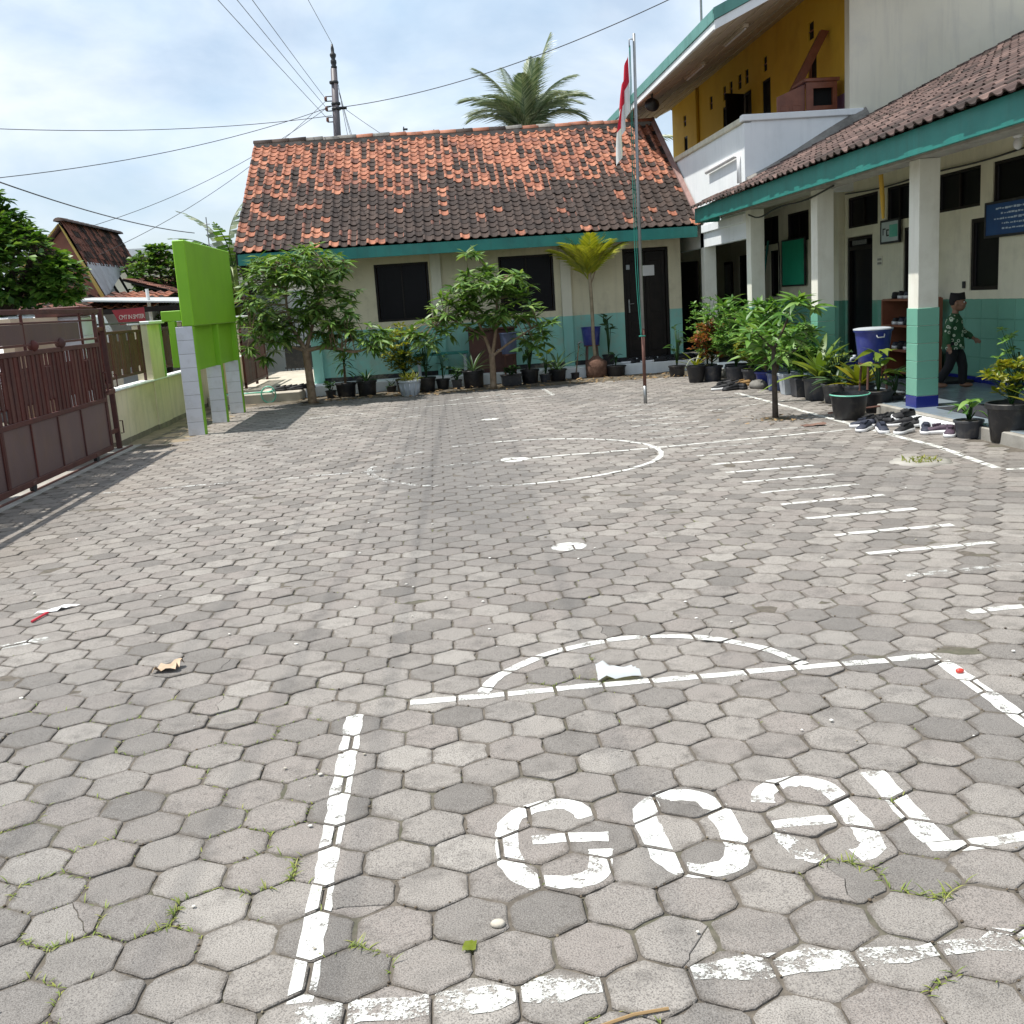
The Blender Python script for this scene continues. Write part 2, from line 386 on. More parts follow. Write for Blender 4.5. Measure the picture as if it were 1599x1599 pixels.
M_GLASS = pmat('unlit_interior_glass', [(.003,.003,.004), (.006,.006,.008)], scale=2, rough=.3, spec=.12)  # opaque near-black panes: the shade of the rooms behind is in the colour
M_INNER_SHADE = pmat('interior_shade', [(.006,.006,.006), (.010,.010,.010)], scale=2, rough=.9)  # near-black colour standing in for the shade inside openings
M_GREEN = pmat('lime_green_paint', [(.19,.43,.010), (.22,.48,.016)], scale=2, rough=.55, bump=.15, bscale=40, streak=((.14,.31,.012), .16), dirt=((.17,.36,.03), .5, 1.1))
M_GATE = pmat('gate_paint', [(.06,.018,.015), (.115,.032,.026), (.08,.036,.032), (.14,.055,.042)], scale=5, rough=.6, spec=.3, bump=.3, bscale=70, streak=((.05,.022,.02), .55), isl=.6, dirt=((.15,.07,.05), .5, 9))
M_GATE2 = pmat('gate_sheet_paint', [(.10,.06,.062), (.15,.09,.085)], scale=3, rough=.45, bump=.3, bscale=40, streak=((.17,.10,.075), .5), isl=.3, dirt=((.13,.07,.045), .7, 3))
M_BWALL = pmat('boundary_wall_paint', [(.72,.62,.44), (.80,.71,.54)], scale=1.6, rough=.8, bump=.4, bscale=40, streak=((.42,.38,.27), .5), dirt=((.48,.43,.28), .6, 1.6), tone=[(.07, [(.20,.17,.13)])])
M_METAL = pmat('grey_steel', [(.26,.27,.27), (.34,.35,.35)], scale=9, rough=.4, metal=.6, streak=((.16,.12,.1), .4))
M_RUSTY = pmat('rusted_steel', [(.10,.045,.035), (.17,.08,.06)], scale=12, rough=.8, bump=.6, bscale=120)
M_CORR = pmat('corrugated_metal', [(.34,.35,.36), (.46,.47,.48)], scale=3, rough=.5, metal=.3, streak=((.16,.13,.11), .6))
M_BLACKP = pmat('black_plastic', [(.010,.010,.012), (.020,.020,.023)], scale=4, rough=.45, isl=.4, dirt=((.075,.066,.055), .6, 11))
M_NAVYP = pmat('dark_grey_plastic', [(.028,.031,.04), (.05,.054,.066)], scale=4, rough=.5, isl=.5, dirt=((.15,.135,.115), .7, 11), streak=((.13,.12,.10), .4))
M_GREYP = pmat('pale_grey_plastic', [(.40,.44,.48), (.48,.52,.56)], scale=4, rough=.45, dirt=((.3,.29,.26), .5, 6))
M_BLUEP = pmat('blue_plastic', [(.02,.03,.20), (.03,.045,.27)], scale=3, rough=.3, dirt=((.12,.14,.28), .5, 5))
M_BLUEG = pmat('blue_grey_plastic', [(.10,.13,.25), (.14,.17,.30)], scale=3, rough=.4, dirt=((.2,.22,.3), .5, 5))
M_WHITEP = pmat('white_plastic', [(.72,.72,.72), (.80,.80,.80)], scale=4, rough=.4, dirt=((.5,.5,.48), .4, 8))
M_POTSOIL = pmat('pot_soil', [(.025,.02,.015), (.06,.048,.035)], scale=30, rough=.95, bump=1, bscale=60)
M_BARK = pmat('mango_bark', [(.16,.11,.07), (.28,.20,.13)], scale=14, rough=.9, bump=1, bscale=70, dirt=((.36,.30,.22), .5, 7))
M_DBARK = pmat('dark_bark', [(.035,.028,.022), (.08,.06,.045)], scale=14, rough=.9, bump=1, bscale=70, dirt=((.2,.12,.05), .5, 6))
LG = dict(transl=.34, isl=.85, rough=.42, bump=.0, spec=.45)
M_MANGO = pmat('mango_leaf', [(.05,.115,.022), (.10,.20,.038), (.17,.29,.06), (.30,.41,.13)], scale=3, **LG)
M_MANGO2 = pmat('mango_leaf_bright', [(.05,.13,.022), (.09,.22,.04), (.16,.31,.06), (.26,.40,.11)], scale=3, **LG)
M_BROAD = pmat('broad_leaf', [(.015,.05,.015), (.03,.085,.022), (.05,.125,.03)], scale=3, **LG)
M_TREE = pmat('tree_leaf', [(.03,.085,.014), (.065,.155,.024), (.12,.23,.038), (.21,.32,.07)], scale=1.5, **LG)
M_CROTON = pmat('croton_leaf', [(.10,.15,.012), (.20,.24,.018), (.30,.27,.025), (.12,.17,.02)], scale=4, **LG)
M_REDLEAF = pmat('red_croton_leaf', [(.12,.14,.02), (.26,.12,.03), (.36,.07,.04), (.20,.18,.03)], scale=4, **LG)
M_YPALM = pmat('yellow_palm_leaf', [(.20,.24,.02), (.34,.36,.03), (.46,.44,.05), (.24,.30,.03)], scale=4, **LG)
M_BROM = pmat('bromeliad_leaf', [(.10,.18,.03), (.17,.26,.04), (.26,.30,.05)], scale=4, **LG)
M_AGAVE = pmat('agave_leaf', [(.05,.10,.05), (.08,.15,.075), (.13,.20,.10)], scale=4, **LG)
M_COCO = pmat('coconut_leaf', [(.08,.12,.06), (.15,.20,.115), (.26,.30,.19), (.40,.42,.30)], scale=2, transl=.15, isl=.85, rough=.35)
M_DRY = pmat('dry_leaf', [(.20,.13,.06), (.34,.22,.10)], scale=8, rough=.8, isl=.6)
M_GRASS = pmat('joint_grass', [(.10,.15,.02), (.20,.26,.04), (.30,.30,.06)], scale=8, rough=.6, isl=.8, transl=.2)
# ------------------------------------------------------------------ ground and pavement
def sheet(name, x0, x1, y0, y1, z, mat, nx=1, ny=1, amp=0, sc=1, parent=None, kind=None, label=None):
    b = MB(); vs = []; fs = []
    for j in range(ny+1):
        for i in range(nx+1):
            x = x0+(x1-x0)*i/nx; y = y0+(y1-y0)*j/ny
            vs.append((x, y, z+(amp*noise.noise(Vector((x*sc, y*sc, z))) if amp else 0)))
    for j in range(ny):
        for i in range(nx):
            a = j*(nx+1)+i; fs.append((a, a+1, a+nx+2, a+nx+1))
    b.add(vs, fs); return b.build(name, mat, parent, kind=kind, label=label, smooth=True)

sheet('ground', -900, 900, -900, 1500, -.06, M_GROUND, kind='structure')
pavement = thing('courtyard_pavement', 'grey hexagonal concrete paving of the school yard', 'pavement', (0, 0, 0))
pavement['kind'] = 'structure'; del pavement['category']
sheet('joint_sand', -4.02, 5.06, -2.2, 19.05, -.0062, M_JOINT, 140, 300, .0075, 5.0, parent=pavement)
sheet('dirt_strip', -4.26, -3.35, 13.9, 19.66, -.006, M_SOIL2, 16, 90, .014, 3.0, kind='structure')
sheet('planting_strip', -4.3, 5.05, 19.0, 20.32, .0, M_SOIL, 120, 18, .022, 2.5, kind='structure')

rng = random.Random(11)
PITCH_X, ROW = .2, .2*math.sqrt(3)/2
def hexcorner(k, R): a = PI/2+k*PI/3; return (R*math.cos(a), R*math.sin(a))
def paver_outline(rg, inset, rough):
    R = (.1-inset)/math.cos(PI/6)
    P = []
    for k in range(6):
        a = hexcorner(k, R); b = hexcorner(k+1, R)
        # clipped corner plus one point along the side
        c = .05+rg.random()*.12
        P.append((a[0]+(b[0]-a[0])*c, a[1]+(b[1]-a[1])*c))
        tt = .35+.3*rg.random(); j = -abs(rg.gauss(0, rough))
        mx_, my_ = a[0]+(b[0]-a[0])*tt, a[1]+(b[1]-a[1])*tt; L = math.hypot(mx_, my_)
        P.append((mx_*(1+j/L), my_*(1+j/L)))
        P.append((a[0]+(b[0]-a[0])*(1-c*rg.uniform(.6, 1.3)), a[1]+(b[1]-a[1])*(1-c)))
    return [(x*(1+rg.gauss(0, .006)), y*(1+rg.gauss(0, .006))) for x, y in P]
def paver_geo(P, ch=.0034, dep=.02):
    n = len(P); c = (sum(p[0] for p in P)/n, sum(p[1] for p in P)/n)
    top = [(c[0]+(x-c[0])*(1-ch/.095), c[1]+(y-c[1])*(1-ch/.095), 0) for x, y in P]
    low = [(x, y, -ch*.9) for x, y in P]; bot = [(x, y, -dep) for x, y in P]
    vs = top+low+bot
    fs = [tuple(range(n))]
    for k in range(n):
        q = (k+1) % n
        fs.append((k, n+k, n+q, q)); fs.append((n+k, 2*n+k, 2*n+q, n+q))
    return vs, fs
VAR = [paver_geo(paver_outline(rng, .0017+.0016*rng.random(), .0034)) for _ in range(12)]
VMESH = []
for vs_, fs_ in VAR:
    VMESH.append(MB().add(vs_, fs_).mesh('paver', M_PAVER))
def cracked(rg):
    P = paver_outline(rg, .004, .003); n = len(P); a = rg.randrange(n); b = (a+n//2+rg.randint(-3, 3)) % n
    i, j = sorted((a, b)); p, q = P[i], P[j]
    # jagged break between the two halves
    J = []
    for k in range(1, 6):
        t = k/6; J.append((p[0]+(q[0]-p[0])*t+rg.gauss(0, .005), p[1]+(q[1]-p[1])*t+rg.gauss(0, .005)))
    A = P[i:j+1]+J[::-1]; B = P[j:]+P[:i+1]+J
    m_ = MB()
    for Q in (A, B):
        c = (sum(x[0] for x in Q)/len(Q), sum(x[1] for x in Q)/len(Q)); Q = [(c[0]+(x-c[0])*.975, c[1]+(y-c[1])*.975) for x, y in Q]
        v, f = paver_geo(Q, .002); dz = rg.gauss(0, .001)
        m_.add([(x, y, z+dz) for x, y, z in v], f)
    return m_.mesh('paver', M_PAVER)
CRACK = [cracked(rng) for _ in range(8)]

def pix(p):
    d = Vector(p)-Vector((0, 0, CAM_H)); dz = d.dot(fw)
    if dz <= .05: return None
    return 799.5+1636.84*d.dot(cr)/dz, 799.5-1636.84*d.dot(cu)/dz
PAVERS = []
for k in range(-31, 92):
    y = 3.338+k*ROW
    if y > 18.98: continue
    for i in range(-22, 28):
        x = -.1256+(.1 if k % 2 else 0)+i*PITCH_X
        lx = -3.93 if y < 13.6 else -3.45+.08*math.sin(y*3)
        if x < lx or x > 4.97: continue
        if math.hypot(x-4.03, y-8.55) < .12: continue
        if math.hypot(x-3.9, y-12.03) < .17 or math.hypot(x+2.24, y-18.66) < .2: continue
        p = pix((x, y, 0)); vis = p is not None and -40 < p[0] < 1640 and -40 < p[1] < 1650
        PAVERS.append([x, y, vis, y*y+x*x])
near = set(id(q) for q in sorted([q for q in PAVERS if q[2]], key=lambda q: q[3])[:300])
field = MB()
PLANE = []
for q in PAVERS:
    x, y = q[0], q[1]
    vi = rng.randrange(12); rt = rng.randrange(6)*PI/3
    big = .004*noise.noise(Vector((x*.8, y*.8, 0)))
    z = big+rng.gauss(0, .0013); tx, ty = rng.gauss(0, .006), rng.gauss(0, .006)
    x += rng.gauss(0, .0012); y += rng.gauss(0, .0012)
    Mx = Matrix.Translation((x, y, z)) @ Matrix.Rotation(tx, 4, 'X') @ Matrix.Rotation(ty, 4, 'Y') @ Matrix.Rotation(rt, 4, 'Z')
    PLANE.append((x, y, z, tx, ty))
    if id(q) in near:
        link_mesh('paver', VMESH[vi] if rng.random() > .045 else rng.choice(CRACK), pavement, Mx)
    else:
        field.add(*VAR[vi], Mx)
field.build('paver_field', M_PAVER, pavement, kind='stuff', label='farther hexagonal pavers of the school yard')

# ------------------------------------------------------------------ painted markings, broken at the paver joints
from collections import defaultdict
GRID = defaultdict(list)
for pl in PLANE: GRID[(int(math.floor(pl[0]/.4)), int(math.floor(pl[1]/.4)))].append(pl)
HEXP = [hexcorner(k, (.1-.0072)/math.cos(PI/6)) for k in range(6)]
def clip(poly, hx):
    out_ = poly
    for i in range(6):
        a, b = hx[i], hx[(i+1) % 6]; inp = out_; out_ = []
        if not inp: break
        def side(p): return (b[0]-a[0])*(p[1]-a[1])-(b[1]-a[1])*(p[0]-a[0])
        for j in range(len(inp)):
            p, q2 = inp[j], inp[(j+1) % len(inp)]; sp, sq_ = side(p), side(q2)
            if sp >= 0: out_.append(p)
            if (sp >= 0) != (sq_ >= 0):
                t_ = sp/(sp-sq_); out_.append((p[0]+(q2[0]-p[0])*t_, p[1]+(q2[1]-p[1])*t_))
    return out_
MARKN = [0]
def marking(name, polys, mat, label):
    """polys: convex 2d polygons (counter-clockwise)"""
    MARKN[0] += 1; off = .0013+.00025*(MARKN[0] % 6)
    b = MB()
    for poly in polys:
        A_ = sum(poly[i][0]*poly[(i+1) % len(poly)][1]-poly[(i+1) % len(poly)][0]*poly[i][1] for i in range(len(poly)))
        if A_ < 0: poly = poly[::-1]
        xs = [p[0] for p in poly]; ys = [p[1] for p in poly]
        for gx in range(int(math.floor((min(xs)-.12)/.4)), int(math.floor((max(xs)+.12)/.4))+1):
            for gy in range(int(math.floor((min(ys)-.12)/.4)), int(math.floor((max(ys)+.12)/.4))+1):
                for (px_, py_, pz_, tx, ty) in GRID[(gx, gy)]:
                    c = clip(poly, [(px_+hx, py_+hy) for hx, hy in HEXP])
                    if len(c) >= 3:
                        b.poly([(X, Y, pz_+tx*(Y-py_)-ty*(X-px_)+off) for X, Y in c])
    return b.build(name, mat, pavement, label=label)
def stroke(pts, wd, jit=.0022, step=.05, closed=False, taper=False):
    pts = list(pts)
    if closed: pts = pts+[pts[0]]
    # resample
    Q = [Vector((*pts[0], 0))]
    for a, b in zip(pts, pts[1:]):
        a, b = Vector((*a, 0)), Vector((*b, 0)); n = max(1, int((b-a).length/step))
        Q += [a.lerp(b, (i+1)/n) for i in range(n)]
    if closed: Q = Q[:-1]
    n = len(Q); Lf = []; Rt = []
    for i in range(n):
        p0 = Q[i-1] if (i or closed) else Q[i]; p1 = Q[(i+1) % n] if (i < n-1 or closed) else Q[i]
        t_ = (p1-p0).normalized(); nn = Vector((-t_.y, t_.x, 0)); h = wd/2+rng.gauss(0, jit)
        c_ = Q[i]+nn*rng.gauss(0, jit*.6)
        Lf.append(c_+nn*h); Rt.append(c_-nn*h)
    R_ = []
    for i in range(n if closed else n-1):
        j = (i+1) % n
        R_.append([(Rt[i].x, Rt[i].y), (Rt[j].x, Rt[j].y), (Lf[j].x, Lf[j].y), (Lf[i].x, Lf[i].y)])
    return R_
def smooth(pts, it=2, closed=False):
    for _ in range(it):
        n = len(pts); q = [] if closed else [pts[0]]
        for i in range(n if closed else n-1):
            a, b = pts[i], pts[(i+1) % n]
            q += [(a[0]*.75+b[0]*.25, a[1]*.75+b[1]*.25), (a[0]*.25+b[0]*.75, a[1]*.25+b[1]*.75)]
        if not closed: q.append(pts[-1])
        pts = q
    return pts
def disc(c, r, n=14): 
    return [[(c[0]+r*math.cos(2*PI*k/n)*(1+rng.gauss(0, .03)), c[1]+r*math.sin(2*PI*k/n)) for k in range(n)]]
def cut(pts, gaps):
    """drop sub-quads of a list by fraction ranges"""
    n = len(pts); return [p for i, p in enumerate(pts) if not any(a <= i/n <= b for a, b in gaps)]

marking('painted_line', stroke([(-.433, 2.20), (-.433, 3.96)], .066), M_PAINT, 'white line along the left side of the goal box')
marking('painted_line', stroke([(-.215, 4.04), (1.99, 4.04)], .052), M_PAINT, 'white line across the front of the goal box')
marking('painted_line', stroke([(1.975, 3.98), (1.95, 2.2)], .07), M_PAINT, 'white line along the right side of the goal box')
marking('painted_line', cut(stroke([(-.44, 2.15), (1.95, 2.165)], .07, .008), [(.28, .37)]), M_PAINT_W, 'worn white line along the back of the goal box')
marking('painted_arc', stroke(smooth([(.081, 4.075), (.13, 4.22), (.221, 4.33), (.41, 4.506), (.722, 4.616), (1.072, 4.568), (1.325, 4.335), (1.43, 4.075)]), .052), M_PAINT, 'white half circle in front of the goal box')
gl = []
gl += stroke(smooth([(.355, 2.955), (.317, 3.045), (.255, 3.062), (.168, 3.041), (.107, 2.976), (.092, 2.858), (.097, 2.714), (.14, 2.625), (.19, 2.606), (.261, 2.595), (.332, 2.615), (.352, 2.69), (.36, 2.76)]), .068, step=.03)
gl += stroke([(.170, 2.845), (.263, 2.845), (.395, 2.825)], .052, step=.03)
gl += stroke(smooth([(.53, 2.97), (.60, 3.042), (.70, 3.035), (.748, 2.965), (.752, 2.825), (.748, 2.69), (.712, 2.606), (.647, 2.585), (.565, 2.602), (.53, 2.67), (.526, 2.794), (.52, 2.90)], 2, True), .072, step=.03, closed=True)
gl += stroke(smooth([(.895, 2.935), (.915, 3.012), (1.001, 3.058), (1.078, 3.048), (1.122, 2.985), (1.129, 2.875), (1.126, 2.752), (1.125, 2.665), (1.105, 2.605), (1.05, 2.592)]), .07, step=.03)
gl += stroke([(.881, 2.80), (.967, 2.80), (1.068, 2.797)], .05, step=.03)
gl += stroke([(1.297, 3.07), (1.293, 2.865), (1.292, 2.62)], .08, step=.03)
gl += stroke([(1.26, 2.592), (1.367, 2.588), (1.47, 2.593), (1.58, 2.606)], .05, step=.03)
marking('painted_letters', gl, M_PAINT, 'white painted word GOAL on the pavers')
marking('painted_letters', stroke([(.893, 2.765), (.895, 2.70), (.905, 2.62), (.96, 2.585)], .055, step=.03), M_PAINT_F, 'worn lower curve of the painted letter A')
cc, cR = (.705, 10.36), 1.445
arcp = lambda a0, a1, n: [(cc[0]+cR*math.cos(rad(a0+(a1-a0)*i/n)), cc[1]+cR*math.sin(rad(a0+(a1-a0)*i/n))) for i in range(n+1)]
marking('painted_arc', stroke(arcp(-92, 95, 44), .055), M_PAINT, 'white right half of the centre circle')
marking('painted_arc', cut(stroke(arcp(95, 268, 44), .07), [(.1, .2), (.3, .42), (.8, .88)]), M_PAINT_F, 'worn left half of the centre circle')
marking('painted_line', stroke([(.78, 10.40), (2.2, 10.45), (4.3, 10.72)], .055), M_PAINT, 'long white line running right from the centre circle')
marking('painted_line', stroke([(-3.3, 10.2), (.55, 10.36)], .055), M_PAINT_F, 'faint white line running left from the centre circle')
marking('painted_spot', disc((.70, 10.40), .15), M_PAINT, 'white spot inside the centre circle')
marking('painted_spot', disc((.746, 6.49), .115), M_PAINT, 'white spot before the goal box arc')
marking('painted_spot', disc((.653, 14.17), .12), M_PAINT, 'white spot far off near the mango tree')
for i, y in enumerate([4.58, 5.24, 5.75, 6.25, 6.765, 7.28, 7.76, 8.25, 8.74, 9.22, 9.755, 10.2, 11.2, 11.75, 12.3, 12.9, 13.45, 14.0, 14.6]):
    far = i > 11
    marking('painted_dash', stroke([(2.39 - (.15 if far else 0), y-.02), (3.165 - (.1 if far else 0), y+.015)], .06), (M_PAINT if i < 10 else M_PAINT_W) if i != 1 else M_PAINT_F,
            'short white dash, number %d of the row counted from the camera' % (i+1))
marking('painted_line', stroke([(4.40, 8.0), (4.50, 9.2), (4.45, 11.0), (4.38, 15.3)], .07), M_PAINT, 'white line along the potted plants by the porch')
marking('painted_line', stroke([(4.42, 7.9), (4.75, 7.8)], .07), M_PAINT, 'short white line end by the large black pot')
marking('painted_line', stroke([(3.3, 11.1), (4.35, 11.2)], .05), M_PAINT_W, 'worn white line under the mango sapling')
marking('painted_line', stroke([(3.4, 13.3), (4.75, 13.9)], .05), M_PAINT_W, 'worn white line by the white pot')
marking('painted_line', stroke([(-2.6, 5.18), (-2.12, 5.40)], .07), M_PAINT_W, 'short worn line at the left by the litter')
marking('painted_line', stroke([(-.6, 16.55), (.7, 16.75), (1.85, 17.05)], .07), M_PAINT_W, 'worn line across the front of the far goal box')
marking('painted_line', stroke([(1.85, 17.05), (1.80, 18.6)], .07), M_PAINT_W, 'right side line of the far goal box')
fl = []
for (a, b_) in (((.15, 17.35), (.35, 17.55)), ((.42, 17.6), (.55, 17.75)), ((.68, 17.55), (.82, 17.75)), ((.9, 17.72), (1.06, 17.85)), ((1.2, 17.75), (1.4, 17.95))): fl += stroke([a, b_], .12)
marking('painted_letters', fl, M_PAINT_W, 'worn white letters inside the far goal box')
for (a, b_, wd) in (((-2.1, 16.1), (-1.2, 16.3), .1), ((-1.1, 15.2), (-.3, 15.35), .1)):
    marking('painted_line', stroke([a, b_], wd), M_PAINT_F, 'faint white smear near the left mango tree' if wd == .1 and a[1] > 16 else 'faint white smear left of the far goal box')

# sand ring with weeds, soil rings round the sapling and the left tree
b = MB()
n = 26; ring = []
for k in range(n):
    a = 2*PI*k/n; ring.append((4.03+.25*math.cos(a)*(1+rng.gauss(0, .05)), 8.55+.25*math.sin(a)*(1+rng.gauss(0, .05))))
vs_ = [(4.03, 8.55, .006)]+[(4.03+(x-4.03)*.6, 8.55+(y-8.55)*.6, .012) for x, y in ring]+[(x, y, .004) for x, y in ring]+[(x, y, -.02) for x, y in ring]
fs_ = [(0, 1+k, 1+(k+1) % n) for k in range(n)]
for L in (1, 1+n): fs_ += [(L+k, L+n+k, L+n+(k+1) % n, L+(k+1) % n) for k in range(n)]
b.add(vs_, fs_); b.build('filled_hole', M_CONC, pavement, label='round patched hole in the pavers with weeds', smooth=True)
for nm, (cx_, cy_, rr) in (('soil_patch', (3.9, 12.03, .24)), ('soil_patch', (-2.24, 18.66, .3))):
    b = MB(); n = 22
    vs_ = [(cx_, cy_, .02)]+[(cx_+rr*.6*math.cos(2*PI*k/n), cy_+rr*.6*math.sin(2*PI*k/n), .012+rng.gauss(0, .004)) for k in range(n)]+[(cx_+rr*math.cos(2*PI*k/n)*(1+rng.gauss(0, .08)), cy_+rr*math.sin(2*PI*k/n), -.012) for k in range(n)]
    fs_ = [(0, 1+k, 1+(k+1) % n) for k in range(n)]+[(1+k, 1+n+k, 1+n+(k+1) % n, 1+(k+1) % n) for k in range(n)]
    b.add(vs_, fs_); b.build(nm, M_SOIL, pavement, smooth=True)
# ------------------------------------------------------------------ building helpers
def wall_mb(axis, p0, p1, u0_, u1_, z0, z1, holes=()):
    """wall slab between p0 and p1 along axis ('x' or 'y' is the normal), with rectangular holes (ua,ub,za,zb)"""
    us = sorted(set([u0_, u1_]+[h[0] for h in holes]+[h[1] for h in holes])); zs = sorted(set([z0, z1]+[h[2] for h in holes]+[h[3] for h in holes]))
    us = [u for u in us if u0_ <= u <= u1_]; zs = [z for z in zs if z0 <= z <= z1]
    solid = lambda i, j: 0 <= i < len(us)-1 and 0 <= j < len(zs)-1 and not any(h[0] <= (us[i]+us[i+1])/2 <= h[1] and h[2] <= (zs[j]+zs[j+1])/2 <= h[3] for h in holes)
    P = (lambda u, p, z: (p, u, z)) if axis == 'x' else (lambda u, p, z: (u, p, z))
    b = MB()
    for i in range(len(us)-1):
        for j in range(len(zs)-1):
            if not solid(i, j): continue
            a0, a1, c0, c1 = us[i], us[i+1], zs[j], zs[j+1]
            b.poly([P(a0, p0, c0), P(a1, p0, c0), P(a1, p0, c1), P(a0, p0, c1)])
            b.poly([P(a1, p1, c0), P(a0, p1, c0), P(a0, p1, c1), P(a1, p1, c1)])
            if not solid(i-1, j): b.poly([P(a0, p1, c0), P(a0, p0, c0), P(a0, p0, c1), P(a0, p1, c1)])
            if not solid(i+1, j): b.poly([P(a1, p0, c0), P(a1, p1, c0), P(a1, p1, c1), P(a1, p0, c1)])
            if not solid(i, j-1): b.poly([P(a0, p0, c0), P(a0, p1, c0), P(a1, p1, c0), P(a1, p0, c0)])
            if not solid(i, j+1): b.poly([P(a0, p0, c1), P(a1, p0, c1), P(a1, p1, c1), P(a0, p1, c1)])
    return b
def window(parent, axis, p, ua, ub, za, zb, into, mull=1, trans=0, fr=.045, name='window', fmat=None, sill=False, gmat=None):
    """frame, panes set back in a hole; p is the wall face, into = +1/-1 direction into the wall"""
    fmat = fmat or M_DARKWOOD
    def bx(b, a, c, d, e, q0, q1, bev=.004):
        q0, q1 = sorted((p+into*q0, p+into*q1))
        if axis == 'x': b.box(q0, q1, a, c, d, e, bev)
        else: b.box(a, c, q0, q1, d, e, bev)
    b = MB()
    bx(b, ua, ua+fr, za, zb, .015, .09); bx(b, ub-fr, ub, za, zb, .015, .09)
    bx(b, ua+fr, ub-fr, za, za+fr, .015, .09); bx(b, ua+fr, ub-fr, zb-fr, zb, .015, .09)
    f = b.build(name, fmat, parent)
    n = mull+1; wd = (ub-ua-2*fr)/n
    for k in range(n):
        if k:
            b = MB(); bx(b, ua+fr+k*wd-.018, ua+fr+k*wd+.018, za+fr, zb-fr, .02, .08); b.build('mullion', fmat, f)
        b = MB(); bx(b, ua+fr+k*wd+.012, ua+fr+(k+1)*wd-.012, za+fr-.005, zb-fr+.005, .05, .058, 0); b.build('pane', gmat or M_GLASS, f)
    return f
def tile_geo(wt, ln, seg=7, th=.014, lift=.020, amp=.040):
    prof = [(0, .80), (.10, 1.0), (.22, .88), (.34, .30), (.50, .02), (.78, 0), (.92, .32), (1.03, .72)]
    vs = []; fs = []
    n = len(prof)
    for (v, dz) in ((0, lift), (ln, .0)):
        for u, z in prof: vs.append((u*wt, v, z*amp+dz))
    for u, z in prof: vs.append((u*wt, 0, z*amp+lift-th))
    for i in range(n-1):
        fs.append((i, i+1, n+i+1, n+i)); fs.append((2*n+i, 2*n+i+1, i+1, i))
    fs.append((2*n, 0, n)); fs.append((3*n-1, 2*n-1, n-1))
    return vs, fs
def tile_roof(parent, O, U, V, nu, nv, wt, ex, kindf, mats, limit=300, keep=None, seed=5, rank=None, name='roof_tile'):
    """pantiles from eave origin O along U (eave) and V (up the slope); kindf(i,j,rng)->material index"""
    rg = random.Random(seed); U = Vector(U).normalized(); V = Vector(V).normalized(); W = U.cross(V)
    R = Matrix((U, V, W)).transposed().to_4x4()
    geo = tile_geo(wt, ex*1.28); meshes = []; nf = len(geo[1])
    # a kind is (material of the roll, material of the pan)
    KN = [(k, k) for k in range(len(mats))]+([(0, 1), (2, 1)] if len(mats) > 2 else [])
    def put(b, k, Mx=None):
        r_, p_ = KN[k]; i0 = len(b.mi); b.add(geo[0], geo[1], Mx)
        for q in range(nf): b.mi[i0+q] = p_ if (q < nf-2 and q//2 in (3, 4, 5)) else r_
    for k in range(len(KN)):
        b = MB(); put(b, k); meshes.append(b.mesh(name, mats, smooth=False))
    allt = []
    for j in range(nv):
        for i in range(nu):
            if keep and not keep(i, j): continue
            pos = Vector(O)+U*(i*wt+rg.gauss(0, .003))+V*(j*ex+rg.gauss(0, .005))+W*rg.gauss(.004, .003)
            Mx = Matrix.Translation(pos) @ R @ Matrix.Rotation(rg.gauss(0, .018), 4, 'Z') @ Matrix.Rotation(rg.gauss(0, .012), 4, 'Y')
            allt.append((i, j, Mx, kindf(i, j, rg), pos))
    order = sorted(allt, key=lambda t: (rank(t[4]) if rank else (t[4]-Vector((0, 0, CAM_H))).length))
    first = set((t[0], t[1]) for t in order[:limit])
    rest = MB()
    for i, j, Mx, k, pos in allt:
        if (i, j) in first: link_mesh(name, meshes[k], parent, Mx)
        else: put(rest, k, Mx)
    if rest.v: rest.build('upper_roof_tiles', mats, parent, kind='stuff')
    return allt

# ------------------------------------------------------------------ the classroom block at the back
bb = thing('classroom_block', 'long low cream classroom with orange and black tiled roof behind the flagpole', 'building', (.8, 21, 0))
HW = [(-1.08, -.03, 1.30, 2.40), (1.34, 2.42, 1.30, 2.40), (3.79, 4.70, .22, 2.40)]
wf = wall_mb('y', 21.0, 21.16, -2.4, 4.95, 0, 2.98, HW).build('front_wall', M_BACKWALL, bb)
wall_mb('x', -2.4, -2.24, 21.161, 27.3, 0, 2.98).build('side_wall', M_BACKWALL, bb)
MB().prism([(-2.4, 20.9, 2.985), (-2.4, 27.4, 2.985), (-2.4, 24.05, 5.0)], (.15, 0, 0)).build('gable_wall', M_BACKWALL, bb)
wall_mb('y', 27.3, 27.45, -2.4, 5.0, 0, 2.98).build('rear_wall', M_BACKWALL, bb)
wall_mb('x', 4.80, 4.949, 21.161, 27.3, 0, 2.98).build('side_wall', M_BACKWALL, bb)
for a in HW[:2]: window(bb, 'y', 21.0, a[0], a[1], a[2], a[3], 1, mull=1)
for x in (-2.42, .01, 2.54):
    MB().box(x, x+.2, 20.90, 20.998, .2, 2.62, .006).build('column', M_BACKCOL, bb)
b = MB(); b.box(-2.55, 5.0, 20.33, 20.999, -.05, .2, .012); b.build('plinth', M_WHITE, bb)
